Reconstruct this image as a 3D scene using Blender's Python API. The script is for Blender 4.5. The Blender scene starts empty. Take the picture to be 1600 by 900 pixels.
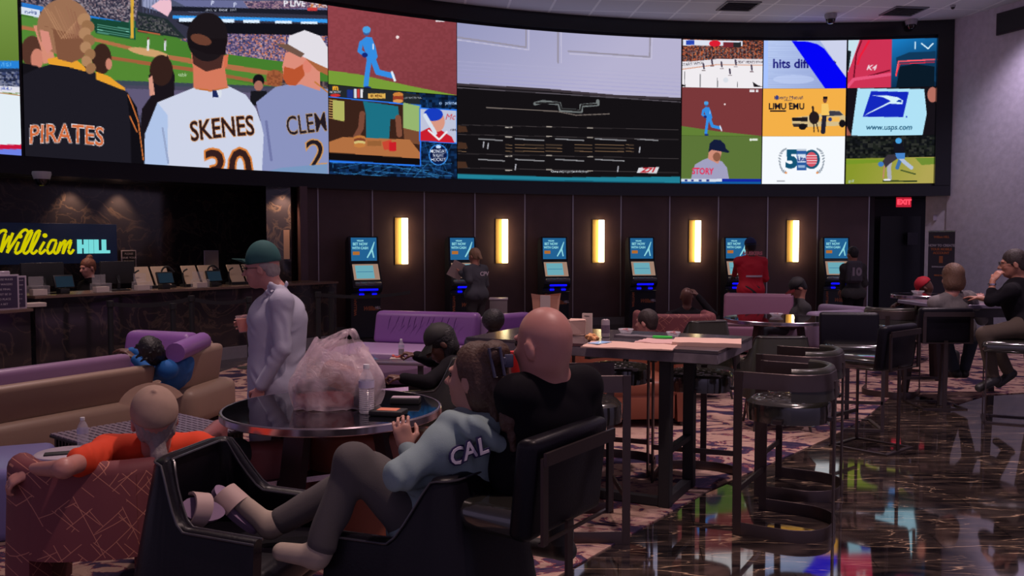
import bpy, bmesh, math, random
import numpy as np
from mathutils import Vector, Matrix
random.seed(7); rng = np.random.default_rng(7)
S = bpy.context.scene
COL = S.collection
# ------------------------------------------------------------------ camera, world, exposure
F_PX = 1400.0
TANP = 72.0 / 1400.0
PITCH = math.atan(TANP)
CAMZ = 1.7
cd = bpy.data.cameras.new('camera'); cam = bpy.data.objects.new('camera', cd); COL.objects.link(cam)
cd.sensor_width = 36.0; cd.lens = F_PX / 1600.0 * 36.0; cd.clip_start = 0.05; cd.clip_end = 200
cam.location = (0, 0, CAMZ); cam.rotation_euler = (math.pi / 2 - PITCH, 0, 0)
S.camera = cam
S.view_settings.view_transform = 'Standard'; S.view_settings.look = 'None'
S.view_settings.exposure = 0.0; S.view_settings.gamma = 1.0; S.view_settings.use_curve_mapping = False
w = bpy.data.worlds.new('world'); S.world = w; w.use_nodes = True
w.node_tree.nodes['Background'].inputs[0].default_value = (0.60, 0.47, 0.78, 1)
w.node_tree.nodes['Background'].inputs[1].default_value = 0.35
S.cycles.max_bounces = 6; S.cycles.transparent_max_bounces = 8
S.cycles.sample_clamp_indirect = 4.0

def spot(name, loc, aim, power, color, size=0.3, angle=80):
    l = bpy.data.lights.new(name, 'SPOT'); l.energy = power; l.color = color
    l.shadow_soft_size = size; l.spot_size = math.radians(angle); l.spot_blend = 0.8
    o = bpy.data.objects.new(name, l); COL.objects.link(o); o.location = loc
    o.rotation_euler = (Vector(aim) - Vector(loc)).to_track_quat('-Z', 'Y').to_euler()
    return o
# recessed downlights of the room (high ceiling, warm); added violet fill comes from the world colour
for i, (x, y, pw, c) in enumerate([(-1.6, 6.6, 420, (1.0, 0.74, 0.70)), (2.2, 7.0, 520, (1.0, 0.74, 0.72)),
                                   (5.6, 10.5, 520, (1.0, 0.74, 0.84)), (-4.2, 9.5, 360, (1.0, 0.74, 0.76)),
                                   (0.9, 3.0, 420, (1.0, 0.70, 0.66)), (0.8, 12.0, 360, (1.0, 0.70, 0.74)),
                                   (4.2, 5.6, 420, (0.95, 0.72, 0.86))]):
    spot('downlight', (x, y, 6.04), (x, y, 0), pw * 1.25, c, 0.12, 95)

def ray(px, py):
    u = (px - 800) / F_PX; v = (450 - py) / F_PX
    c, s = math.cos(PITCH), math.sin(PITCH)
    return Vector((u, c + v * s, -s + v * c))
def P(px, py, D):                       # point seen at this pixel, D metres in front
    d = ray(px, py); t = D / d.y
    return Vector((d.x * t, D, CAMZ + d.z * t))
KD = 1400.0 / 1150.0
def Q(px, py, d): return P(px, py, d * KD)
def G(px, py, z=0.0):                   # point seen at this pixel, at height z
    d = ray(px, py); t = (z - CAMZ) / d.z
    return Vector((d.x * t, d.y * t, z))
def GW(px, py, a, b):                   # point seen at this pixel on the vertical plane through a,b
    n = Vector((b[1] - a[1], a[0] - b[0])); d = ray(px, py)
    t = (n.x * a[0] + n.y * a[1]) / (n.x * d.x + n.y * d.y)
    return Vector((d.x * t, d.y * t, CAMZ + d.z * t))
def proj(X, Y, Z):
    c, s = math.cos(PITCH), math.sin(PITCH)
    zf = Y * c - (Z - CAMZ) * s; yu = Y * s + (Z - CAMZ) * c
    return 800 + F_PX * X / zf, 450 - F_PX * yu / zf

# ------------------------------------------------------------------ materials
def lin(c):
    return tuple(((x / 12.92) if x <= 0.04045 else ((x + 0.055) / 1.055) ** 2.4) for x in c)
def rgb(r, g, b): return lin((r / 255., g / 255., b / 255.))
_M = {}
def mat(name, col=(0.5, 0.5, 0.5), rough=0.5, metal=0.0, emis=None, es=0.0, noise=0.0, nscale=20.0, bump=0.0, bscale=60.0,
        spec=0.5, alpha=1.0, trans=0.0, coat=0.0, sheen=0.0, sss=0.0, col2=None):
    if name in _M: return _M[name]
    m = bpy.data.materials.new(name); m.use_nodes = True
    nt = m.node_tree; b = nt.nodes['Principled BSDF']
    b.inputs['Base Color'].default_value = (*col, 1); b.inputs['Roughness'].default_value = rough
    b.inputs['Metallic'].default_value = metal; b.inputs['Specular IOR Level'].default_value = spec
    if alpha < 1: b.inputs['Alpha'].default_value = alpha
    if trans: b.inputs['Transmission Weight'].default_value = trans
    if coat: b.inputs['Coat Weight'].default_value = coat
    if sheen: b.inputs['Sheen Weight'].default_value = sheen
    if sss:
        b.inputs['Subsurface Weight'].default_value = sss; b.inputs['Subsurface Radius'].default_value = (0.02, 0.008, 0.005)
    if emis is not None:
        b.inputs['Emission Color'].default_value = (*emis, 1); b.inputs['Emission Strength'].default_value = es
    if noise or col2:
        tc = nt.nodes.new('ShaderNodeTexCoord'); n = nt.nodes.new('ShaderNodeTexNoise')
        n.inputs['Scale'].default_value = nscale; n.inputs['Detail'].default_value = 4
        nt.links.new(tc.outputs['Object'], n.inputs['Vector'])
        mx = nt.nodes.new('ShaderNodeMix'); mx.data_type = 'RGBA'
        c2 = col2 if col2 else tuple(x * (1 - noise) for x in col)
        mx.inputs[6].default_value = (*col, 1); mx.inputs[7].default_value = (*c2, 1)
        nt.links.new(n.outputs['Fac'], mx.inputs[0]); nt.links.new(mx.outputs[2], b.inputs['Base Color'])
    if bump:
        tc = nt.nodes.new('ShaderNodeTexCoord'); n = nt.nodes.new('ShaderNodeTexNoise')
        n.inputs['Scale'].default_value = bscale; n.inputs['Detail'].default_value = 5
        nt.links.new(tc.outputs['Object'], n.inputs['Vector'])
        bp = nt.nodes.new('ShaderNodeBump'); bp.inputs['Strength'].default_value = bump; bp.inputs['Distance'].default_value = 0.01
        nt.links.new(n.outputs['Fac'], bp.inputs['Height']); nt.links.new(bp.outputs['Normal'], b.inputs['Normal'])
    _M[name] = m; return m
def emit(name, col, st=1.0):
    if name in _M: return _M[name]
    m = bpy.data.materials.new(name); m.use_nodes = True; nt = m.node_tree
    nt.nodes.clear(); e = nt.nodes.new('ShaderNodeEmission'); o = nt.nodes.new('ShaderNodeOutputMaterial')
    e.inputs[0].default_value = (*col, 1); e.inputs[1].default_value = st
    nt.links.new(e.outputs[0], o.inputs[0]); _M[name] = m; return m

# ------------------------------------------------------------------ object helpers
def link(name, me, m, parent=None, smooth=True, mw=None):
    o = bpy.data.objects.new(name, me); COL.objects.link(o)
    if m is not None:
        for x in (m if isinstance(m, (list, tuple)) else [m]): me.materials.append(x)
    if smooth:
        me.shade_smooth()
        try: me.set_sharp_from_angle(angle=math.radians(38))
        except Exception: pass
    if parent is not None: o.parent = parent
    if mw is not None: o.matrix_local = mw
    return o
def obj(name, bm, m, parent=None, smooth=True):
    bmesh.ops.recalc_face_normals(bm, faces=bm.faces)
    me = bpy.data.meshes.new(name); bm.to_mesh(me); bm.free()
    return link(name, me, m, parent, smooth)
def thing(name, label, cat, loc=(0, 0, 0), rz=0.0, group=None):
    o = bpy.data.objects.new(name, None); COL.objects.link(o); o.empty_display_size = 0.1
    o.location = loc; o.rotation_euler = (0, 0, rz); o['label'] = label; o['category'] = cat
    if group: o['group'] = group
    return o
def tag(o, label, cat, group=None):
    o['label'] = label; o['category'] = cat
    if group: o['group'] = group
    return o
def struct(o): o['kind'] = 'structure'; return o
def dup(root, loc, rz, label, group=None):
    r = root.copy(); COL.objects.link(r); r.location = loc; r.rotation_euler = (0, 0, rz); r['label'] = label
    if group: r['group'] = group
    for ch in list(root.children):
        c = ch.copy(); COL.objects.link(c); c.parent = r
        for g in list(ch.children):
            d = g.copy(); COL.objects.link(d); d.parent = c
    return r
def B(): return bmesh.new()
def bbox(bm, c, s, bev=0.0, seg=2, rot=None):          # bevelled box: centre, size
    g = bmesh.ops.create_cube(bm, size=1.0); vs = g['verts']
    for v in vs: v.co = Vector((v.co.x * s[0], v.co.y * s[1], v.co.z * s[2]))
    es = list({e for v in vs for e in v.link_edges})
    if bev > 0:
        r = bmesh.ops.bevel(bm, geom=es, offset=bev, segments=seg, profile=0.5, affect='EDGES')
        vs = list({v for f in r['faces'] for v in f.verts} | {v for v in vs if v.is_valid})
    for v in vs:
        if rot is not None: v.co = rot @ v.co
        v.co += Vector(c)
    return vs
def box(name, c, s, m, parent=None, bev=0.0, seg=2, rot=None):
    bm = B(); bbox(bm, c, s, bev, seg, rot); return obj(name, bm, m, parent)
def frame_of(d, hint=Vector((0, 0, 1))):
    d = d.normalized()
    if abs(d.dot(hint)) > 0.98: hint = Vector((1, 0, 0))
    a = d.cross(hint).normalized(); b = a.cross(d).normalized(); return a, b
def tube(bm, pts, r, n=8, closed=False, flat=None, hint=Vector((0, 0, 1))):
    """sweep: r = radius or list; flat=(w,h) gives a rectangular bar (w sideways, h along hint)"""
    pts = [Vector(p) for p in pts]; N = len(pts); rings = []
    for i, p in enumerate(pts):
        if closed: d = pts[(i + 1) % N] - pts[i - 1]
        else: d = pts[min(i + 1, N - 1)] - pts[max(i - 1, 0)]
        a, b = frame_of(d, hint); ri = r[i] if isinstance(r, (list, tuple)) else r
        if flat: ring = [p + a * sx * flat[0] / 2 + b * sy * flat[1] / 2 for sx, sy in ((-1, -1), (1, -1), (1, 1), (-1, 1))]
        else: ring = [p + a * math.cos(2 * math.pi * k / n) * ri + b * math.sin(2 * math.pi * k / n) * ri for k in range(n)]
        rings.append([bm.verts.new(q) for q in ring])
    m = len(rings[0])
    for i in range(N if closed else N - 1):
        A, C = rings[i], rings[(i + 1) % N]
        for k in range(m): bm.faces.new((A[k], A[(k + 1) % m], C[(k + 1) % m], C[k]))
    if not closed: bm.faces.new(rings[0][::-1]); bm.faces.new(rings[-1])
    return rings
def lathe(bm, prof, n=32, c=(0, 0, 0)):
    c = Vector(c); rings = []
    for r, z in prof:
        if r < 1e-5: rings.append([bm.verts.new(c + Vector((0, 0, z)))])
        else: rings.append([bm.verts.new(c + Vector((r * math.cos(2 * math.pi * k / n), r * math.sin(2 * math.pi * k / n), z))) for k in range(n)])
    for A, C in zip(rings, rings[1:]):
        if len(A) == 1 and len(C) == 1: continue
        for k in range(n):
            k2 = (k + 1) % n
            if len(A) == 1: bm.faces.new((A[0], C[k2], C[k]))
            elif len(C) == 1: bm.faces.new((A[k], A[k2], C[0]))
            else: bm.faces.new((A[k], A[k2], C[k2], C[k]))
def prism(bm, poly, h0, h1, axis='z'):                 # extrude a 2D polygon
    def mk(x, y, h): return Vector((x, y, h)) if axis == 'z' else (Vector((h, x, y)) if axis == 'x' else Vector((x, h, y)))
    a = [bm.verts.new(mk(x, y, h0)) for x, y in poly]; b = [bm.verts.new(mk(x, y, h1)) for x, y in poly]
    n = len(poly)
    for i in range(n): bm.faces.new((a[i], a[(i + 1) % n], b[(i + 1) % n], b[i]))
    bm.faces.new(a[::-1]); bm.faces.new(b)
def wrap(bm, plan, zb, zt, th, lean=0.0, nround=5, closed=False):
    """upholstered wall following a plan path; zt may be a list; rounded top; leans outwards (to the right-hand side of the path)"""
    pl = [Vector((p[0], p[1])) for p in plan]; N = len(pl); rings = []
    for i in range(N):
        if closed: d = (pl[(i + 1) % N] - pl[i - 1]).normalized()
        else: d = (pl[min(i + 1, N - 1)] - pl[max(i - 1, 0)]).normalized()
        n = Vector((d.y, -d.x)); t = zt[i] if isinstance(zt, (list, tuple)) else zt
        b = zb[i] if isinstance(zb, (list, tuple)) else zb
        L = lean[i] if isinstance(lean, (list, tuple)) else lean
        thk = th[i] if isinstance(th, (list, tuple)) else th
        sec = [(-thk / 2, b)]; r = min(thk / 2, (t - b) / 2)
        for k in range(nround + 1):
            a = math.pi - math.pi * k / nround; sec.append((math.cos(a) * thk / 2, t - r + math.sin(a) * r))
        sec.append((thk / 2, b)); ring = []
        for o, z in sec:
            f = (z - b) / max(t - b, 1e-6); q = pl[i] + n * (o + L * f); ring.append(bm.verts.new((q.x, q.y, z)))
        rings.append(ring)
    m = len(rings[0])
    for i in range(N if closed else N - 1):
        A, C = rings[i], rings[(i + 1) % N]
        for k in range(m): bm.faces.new((A[k], A[(k + 1) % m], C[(k + 1) % m], C[k]))
    if not closed: bm.faces.new(rings[0][::-1]); bm.faces.new(rings[-1])
    return rings
def smoothpath(pts, n=8):                              # Catmull-Rom
    pts = [Vector(p) for p in pts]; out = []
    for i in range(len(pts) - 1):
        p0 = pts[max(i - 1, 0)]; p1 = pts[i]; p2 = pts[i + 1]; p3 = pts[min(i + 2, len(pts) - 1)]
        for k in range(n):
            t = k / n
            out.append(0.5 * ((2 * p1) + (p2 - p0) * t + (2 * p0 - 5 * p1 + 4 * p2 - p3) * t * t + (3 * p1 - p0 - 3 * p2 + p3) * t ** 3))
    out.append(pts[-1]); return out

# text: flat (slightly raised) lettering built as a mesh
def text_mesh(s, size=1.0, shear=0.0, offset=0.0, extrude=0.0, align='CENTER', spacing=1.0):
    c = bpy.data.curves.new('t', 'FONT'); c.body = s; c.size = size; c.shear = shear; c.offset = offset
    c.extrude = extrude; c.align_x = align; c.align_y = 'CENTER'; c.space_character = spacing; c.resolution_u = 3; c.space_line = 1.0
    o = bpy.data.objects.new('t', c); COL.objects.link(o)
    dg = bpy.context.evaluated_depsgraph_get(); me = bpy.data.meshes.new_from_object(o.evaluated_get(dg))
    COL.objects.unlink(o); bpy.data.objects.remove(o); bpy.data.curves.remove(c)
    return me
def sign_text(name, s, size, m, origin, xdir, ndir, parent=None, **kw):
    me = text_mesh(s, size, extrude=kw.pop('extrude', 0.001), **kw)
    x = Vector(xdir).normalized(); n = Vector(ndir).normalized(); y = n.cross(x).normalized()
    M = Matrix(((x.x, y.x, n.x, origin[0]), (x.y, y.y, n.y, origin[1]), (x.z, y.z, n.z, origin[2]), (0, 0, 0, 1)))
    me.transform(M); me.materials.clear(); return link(name, me, m, parent, smooth=False)

# ------------------------------------------------------------------ signed-distance modelling (bodies, cloth, soft things)
def cap(a, b, ra, rb=None, k=0.02, sq=None): return ('cap', Vector(a), Vector(b), ra, ra if rb is None else rb, k, sq)
def ell(c, r, k=0.02, fr=None): return ('ell', Vector(c), r, fr, k)
def neg(p): return ('neg', p)
def _grid_eval(F, org, h, prim, sub=False):
    nx, ny, nz = F.shape
    if prim[0] == 'neg': return _grid_eval(F, org, h, prim[1], True)
    if prim[0] == 'cap':
        _, a, b, ra, rb, k, sq = prim; R = max(ra, rb) + k + 2 * h
        lo = [min(a[i], b[i]) - R for i in range(3)]; hi = [max(a[i], b[i]) + R for i in range(3)]
    else:
        _, c, r, fr, k = prim; R = max(r) + k + 2 * h
        lo = [c[i] - R for i in range(3)]; hi = [c[i] + R for i in range(3)]
    i0 = [max(0, int((lo[i] - org[i]) / h)) for i in range(3)]; i1 = [min(F.shape[i], int((hi[i] - org[i]) / h) + 2) for i in range(3)]
    if any(i1[i] <= i0[i] for i in range(3)): return
    X = (org[0] + h * np.arange(i0[0], i1[0]))[:, None, None].astype(np.float32)
    Y = (org[1] + h * np.arange(i0[1], i1[1]))[None, :, None].astype(np.float32)
    Z = (org[2] + h * np.arange(i0[2], i1[2]))[None, None, :].astype(np.float32)
    if prim[0] == 'cap':
        d = b - a; dx, dy, dz = X - a.x, Y - a.y, Z - a.z
        L2 = max(d.length_squared, 1e-9)
        t = np.clip((dx * d.x + dy * d.y + dz * d.z) / L2, 0, 1)
        qx, qy, qz = dx - t * d.x, dy - t * d.y, dz - t * d.z
        if sq is not None:                              # sq = (axis, factor): section squashed along that axis
            ax, f = sq; s = qx * ax.x + qy * ax.y + qz * ax.z; g = (1 / f - 1)
            qx = qx + s * g * ax.x; qy = qy + s * g * ax.y; qz = qz + s * g * ax.z
        D = np.sqrt(qx * qx + qy * qy + qz * qz) - (ra + t * (rb - ra))
        if sq is not None: D = D * (0.5 + 0.5 * sq[1])
    else:
        dx, dy, dz = X - c.x, Y - c.y, Z - c.z
        if fr is None: u, v, w_ = dx / r[0], dy / r[1], dz / r[2]
        else:
            s, f, up = fr
            u = (dx * s.x + dy * s.y + dz * s.z) / r[0]; v = (dx * f.x + dy * f.y + dz * f.z) / r[1]; w_ = (dx * up.x + dy * up.y + dz * up.z) / r[2]
        q = np.sqrt(u * u + v * v + w_ * w_); D = (q - 1) * min(r) * 0.5 + (q - 1) * (sum(r) / 3) * 0.5
    sl = F[i0[0]:i1[0], i0[1]:i1[1], i0[2]:i1[2]]
    if sub: np.maximum(sl, -D, out=sl); return
    if k > 0:
        hh = np.maximum(k - np.abs(sl - D), 0) / k; sl[:] = np.minimum(sl, D) - hh * hh * k * 0.25
    else: np.minimum(sl, D, out=sl)
def _bounds(prims):
    lo = np.full(3, 1e9); hi = -lo
    for p in prims:
        if p[0] == 'neg': continue
        if p[0] == 'cap':
            R = max(p[3], p[4]); A = np.array([p[1], p[2]]); lo = np.minimum(lo, A.min(0) - R); hi = np.maximum(hi, A.max(0) + R)
        else: R = max(p[2]); c = np.array(p[1]); lo = np.minimum(lo, c - R); hi = np.maximum(hi, c + R)
    return lo, hi
def sdf_mesh(prims, h=0.01, cuts=(), wrinkle=0.0, wfreq=40.0, noisefn=None, name='body'):
    lo, hi = _bounds(prims); pad = 3 * h + 0.01; org = lo - pad; n = np.ceil((hi - lo + 2 * pad) / h).astype(int) + 1
    F = np.full(tuple(n), 1.0, np.float32)
    for p in prims: _grid_eval(F, org, h, p)
    X = (org[0] + h * np.arange(n[0]))[:, None, None]; Y = (org[1] + h * np.arange(n[1]))[None, :, None]; Z = (org[2] + h * np.arange(n[2]))[None, None, :]
    if wrinkle:
        W = np.sin(wfreq * (X * 0.8 + Z * 0.6) + 2.3 * np.sin(wfreq * 0.31 * (Y - Z)) + 1.7 * np.sin(wfreq * 0.23 * (X + Y)))
        W = W * (0.5 + 0.5 * np.sin(wfreq * 0.17 * (Y * 1.3 + Z - X) + 1.0)); F += (wrinkle * W).astype(np.float32)
    if noisefn is not None: F += noisefn(X, Y, Z).astype(np.float32)
    for (p0, nn) in cuts:
        p0 = Vector(p0); nn = Vector(nn).normalized()
        F = np.maximum(F, ((X - p0.x) * nn.x + (Y - p0.y) * nn.y + (Z - p0.z) * nn.z).astype(np.float32))
    F[0] = F[-1] = 1; F[:, 0] = F[:, -1] = 1; F[:, :, 0] = F[:, :, -1] = 1
    ins = F < 0; cx, cy, cz = n[0] - 1, n[1] - 1, n[2] - 1
    cnt = np.zeros((cx, cy, cz), np.int8)
    for i in (0, 1):
        for j in (0, 1):
            for k in (0, 1): cnt += ins[i:i + cx, j:j + cy, k:k + cz]
    I, J, K = np.nonzero((cnt > 0) & (cnt < 8)); idx = np.full((cx, cy, cz), -1, np.int64); idx[I, J, K] = np.arange(len(I))
    acc = np.zeros((len(I), 3)); num = np.zeros(len(I))
    cs = [(0, 0, 0), (1, 0, 0), (0, 1, 0), (1, 1, 0), (0, 0, 1), (1, 0, 1), (0, 1, 1), (1, 1, 1)]
    es = [(0, 1), (2, 3), (4, 5), (6, 7), (0, 2), (1, 3), (4, 6), (5, 7), (0, 4), (1, 5), (2, 6), (3, 7)]
    for a, b in es:
        ca, cb = np.array(cs[a]), np.array(cs[b]); fa = F[I + ca[0], J + ca[1], K + ca[2]]; fb = F[I + cb[0], J + cb[1], K + cb[2]]
        m = (fa < 0) != (fb < 0); t = np.where(m, fa / np.where(m, fa - fb, 1), 0)
        acc += np.where(m[:, None], ca + t[:, None] * (cb - ca), 0); num += m
    V = org + h * (np.stack([I, J, K], 1) + acc / np.maximum(num, 1)[:, None]); Q = []
    for ax in range(3):
        sl0 = [slice(None)] * 3; sl1 = [slice(None)] * 3; sl0[ax] = slice(0, -1); sl1[ax] = slice(1, None)
        ch = ins[tuple(sl0)] != ins[tuple(sl1)]; A = np.stack(np.nonzero(ch), 1)
        b, c = (ax + 1) % 3, (ax + 2) % 3
        A = A[(A[:, b] > 0) & (A[:, c] > 0) & (A[:, b] < n[b] - 1) & (A[:, c] < n[c] - 1)]
        def g(db, dc):
            T = A.copy(); T[:, b] += db; T[:, c] += dc; return idx[T[:, 0], T[:, 1], T[:, 2]]
        q = np.stack([g(-1, -1), g(0, -1), g(0, 0), g(-1, 0)], 1)
        s = ins[A[:, 0], A[:, 1], A[:, 2]]; q[~s] = q[~s][:, ::-1]; Q.append(q)
    Q = np.concatenate(Q); Q = Q[(Q >= 0).all(1)]
    me = bpy.data.meshes.new(name); me.vertices.add(len(V)); me.vertices.foreach_set('co', V.ravel().astype(np.float32))
    me.loops.add(len(Q) * 4); me.loops.foreach_set('vertex_index', Q.ravel().astype(np.int32))
    me.polygons.add(len(Q)); me.polygons.foreach_set('loop_start', np.arange(0, len(Q) * 4, 4, dtype=np.int32))
    me.update(calc_edges=True); me.validate(); return me
def soft(name, prims, m, parent=None, **kw):
    me = sdf_mesh(prims, name=name, **kw); o = bpy.data.objects.new(name, me); COL.objects.link(o); me.materials.append(m); me.shade_smooth()
    if parent is not None:
        o.parent = parent; o.matrix_parent_inverse = parent.matrix_world.inverted() if parent.matrix_world != Matrix() else Matrix()
    return o
def hang(o, parent):                                   # parent an object whose mesh is in world coordinates
    o.parent = parent; L = Matrix.Translation(parent.location) @ parent.rotation_euler.to_matrix().to_4x4()
    o.matrix_parent_inverse = L.inverted(); return o
# ------------------------------------------------------------------ screen wall geometry
CX, CY, CR = 5.70, 2.66, 15.85
Z0, Z1 = CAMZ + 1.19, CAMZ + 4.10
def arc_hit(px, R=CR, cx=CX, cy=CY):
    k = (px - 800) / F_PX                                # azimuth of the column near mid height
    a = 1 + k * k; b = -2 * (k * cx + cy); c = cx * cx + cy * cy - R * R
    D = (-b + math.sqrt(b * b - 4 * a * c)) / (2 * a); return math.atan2(D - cy, k * D - cx)
def arc_pt(a, R=CR, cx=CX, cy=CY): return cx + R * math.cos(a), cy + R * math.sin(a)
def col_angle(px, zref=None):
    """angle of the arc column seen at photo column px, at height zref"""
    z = (Z0 + Z1) / 2 if zref is None else zref
    lo, hi = math.radians(60), math.radians(175)
    for _ in range(50):
        m = (lo + hi) / 2; x, y = arc_pt(m); q = proj(x, y, z)[0]
        if q > px: lo = m
        else: hi = m
    return (lo + hi) / 2

# screen picture painter --------------------------------------------------
class Canvas:
    def __init__(s, a0, a1, z0, z1, cell=0.0145, ss=2):
        s.a0, s.a1, s.z0, s.z1 = a0, a1, z0, z1; s.nx = max(8, int(abs(a1 - a0) * CR / cell)); s.ny = max(8, int((z1 - z0) / cell)); s.ss = ss
        aa = a0 + (a1 - a0) * (np.arange(s.nx * ss) + 0.5) / (s.nx * ss); zz = z0 + (z1 - z0) * (np.arange(s.ny * ss) + 0.5) / (s.ny * ss)
        A, Z = np.meshgrid(aa, zz); X = CX + CR * np.cos(A); Y = CY + CR * np.sin(A); c, sn = math.cos(PITCH), math.sin(PITCH)
        zf = Y * c - (Z - CAMZ) * sn; s.px = 800 + F_PX * X / zf; s.py = 450 - F_PX * (Y * sn + (Z - CAMZ) * c) / zf
        s.U = (A - a0) / (a1 - a0); s.V = (Z - z0) / (z1 - z0); s.c = np.zeros(A.shape + (3,)); s.fill((20, 20, 24))
    def fill(s, col): s.c[:] = np.array(col) / 255.
    def put(s, m, col, al=1.0):
        s.c[m] = s.c[m] * (1 - al) + np.array(col) / 255. * al
    def mask(s, pts):
        x = s.px; y = s.py; p = np.array(pts, float); m = np.zeros(x.shape, bool); lo, hi = p.min(0), p.max(0)
        bb = (x >= lo[0]) & (x <= hi[0]) & (y >= lo[1]) & (y <= hi[1])
        if not bb.any(): return m
        xx, yy = x[bb], y[bb]; r = np.zeros(xx.shape, bool); j = len(p) - 1
        for i in range(len(p)):
            xi, yi, xj, yj = *p[i], *p[j]
            if yi != yj: r ^= ((yi > yy) != (yj > yy)) & (xx < (xj - xi) * (yy - yi) / (yj - yi) + xi)
            j = i
        m[bb] = r; return m
    def poly(s, pts, col, al=1.0): s.put(s.mask(pts), col, al)
    def ell(s, cx, cy, rx, ry, col, al=1.0, ang=0.0):
        dx, dy = s.px - cx, s.py - cy; ca, sa = math.cos(ang), math.sin(ang)
        s.put(((dx * ca + dy * sa) / rx) ** 2 + ((-dx * sa + dy * ca) / ry) ** 2 < 1, col, al)
    def rect(s, x0, y0, x1, y1, col, al=1.0): s.put((s.px >= x0) & (s.px < x1) & (s.py >= y0) & (s.py < y1), col, al)
    def line(s, pts, w, col, al=1.0):
        for (x0, y0), (x1, y1) in zip(pts, pts[1:]):
            dx, dy = x1 - x0, y1 - y0; L = max(dx * dx + dy * dy, 1e-9); t = np.clip(((s.px - x0) * dx + (s.py - y0) * dy) / L, 0, 1)
            s.put((s.px - x0 - t * dx) ** 2 + (s.py - y0 - t * dy) ** 2 < (w / 2) ** 2, col, al)
    def grad(s, pts, c0, c1, x0, y0, x1, y1):
        m = s.mask(pts) if pts is not None else np.ones(s.px.shape, bool); dx, dy = x1 - x0, y1 - y0
        t = np.clip(((s.px - x0) * dx + (s.py - y0) * dy) / (dx * dx + dy * dy), 0, 1)[..., None]
        s.c[m] = ((1 - t) * np.array(c0) + t * np.array(c1))[m] / 255.
    def crowd(s, pts, cols, size=3.0, al=1.0, seed=1, dens=1.0):
        m = s.mask(pts); r = np.random.default_rng(seed); gx = (s.px / size).astype(int); gy = (s.py / (size * 0.8)).astype(int)
        H = ((gx * 73856093) ^ (gy * 19349663) ^ (seed * 83492791)) % 9973; ci = np.array(cols) / 255.; pick = r.integers(0, len(cols), 9973); on = r.random(9973) < dens
        m = m & on[H]; s.c[m] = s.c[m] * (1 - al) + ci[pick[H[m]]] * al
    def text(s, t, x, y, size, col, shear=0.0, bold=0.0, rot=0.0, sx=1.0, arc=0.0, al=1.0):
        me = text_mesh(t, 1.0, shear, bold); me.calc_loop_triangles(); v = np.array([q.co[:2] for q in me.vertices])
        if len(v) == 0: return
        v = v * size; v[:, 0] *= sx; v[:, 1] += arc * (v[:, 0] ** 2); cr, sr = math.cos(rot), math.sin(rot)
        q = np.stack([x + v[:, 0] * cr + v[:, 1] * sr, y + v[:, 0] * sr - v[:, 1] * cr], 1); m = np.zeros(s.px.shape, bool)
        lo, hi = q.min(0), q.max(0); bb = np.nonzero((s.px >= lo[0]) & (s.px <= hi[0]) & (s.py >= lo[1]) & (s.py <= hi[1])); xx, yy = s.px[bb], s.py[bb]; r = np.zeros(len(xx), bool)
        for tr in me.loop_triangles:
            a, b, c = q[tr.vertices[0]], q[tr.vertices[1]], q[tr.vertices[2]]
            f = lambda p, o: (o[0] - p[0]) * (yy - p[1]) - (o[1] - p[1]) * (xx - p[0])
            d1, d2, d3 = f(a, b), f(b, c), f(c, a); r |= ((d1 >= 0) & (d2 >= 0) & (d3 >= 0)) | ((d1 <= 0) & (d2 <= 0) & (d3 <= 0))
        m[bb] = r; s.put(m, col, al); bpy.data.meshes.remove(me)
    def build(s, name, label, mtl):
        ss = s.ss; c = s.c.reshape(s.ny, ss, s.nx, ss, 3).mean((1, 3)); c = np.where(c <= 0.04045, c / 12.92, ((c + 0.055) / 1.055) ** 2.4)
        aa = s.a0 + (s.a1 - s.a0) * np.arange(s.nx + 1) / s.nx; zz = s.z0 + (s.z1 - s.z0) * np.arange(s.ny + 1) / s.ny; A, Z = np.meshgrid(aa, zz)
        V = np.stack([CX + CR * np.cos(A), CY + CR * np.sin(A), Z], -1).reshape(-1, 3); w_ = s.nx + 1
        I, J = np.meshgrid(np.arange(s.nx), np.arange(s.ny)); b = (J * w_ + I).ravel(); Q = np.stack([b, b + 1, b + 1 + w_, b + w_], 1)
        me = bpy.data.meshes.new(name); me.vertices.add(len(V)); me.vertices.foreach_set('co', V.ravel().astype(np.float32)); me.loops.add(len(Q) * 4)
        me.loops.foreach_set('vertex_index', Q.ravel().astype(np.int32)); me.polygons.add(len(Q)); me.polygons.foreach_set('loop_start', np.arange(0, len(Q) * 4, 4, dtype=np.int32)); me.update(calc_edges=True)
        at = me.color_attributes.new('picture', 'FLOAT_COLOR', 'CORNER'); cc = np.repeat(np.concatenate([c.reshape(-1, 3), np.ones((len(Q), 1))], 1), 4, 0); at.data.foreach_set('color', cc.ravel().astype(np.float32))
        o = bpy.data.objects.new(name, me); COL.objects.link(o); me.materials.append(mtl); tag(o, label, 'screen'); return o
def led_material():
    m = bpy.data.materials.new('led_picture'); m.use_nodes = True; nt = m.node_tree; nt.nodes.clear()
    a = nt.nodes.new('ShaderNodeVertexColor'); a.layer_name = 'picture'; e = nt.nodes.new('ShaderNodeEmission'); o = nt.nodes.new('ShaderNodeOutputMaterial')
    e.inputs[1].default_value = 1.0; nt.links.new(a.outputs[0], e.inputs[0]); nt.links.new(e.outputs[0], o.inputs[0]); return m
LED = led_material()

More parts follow.
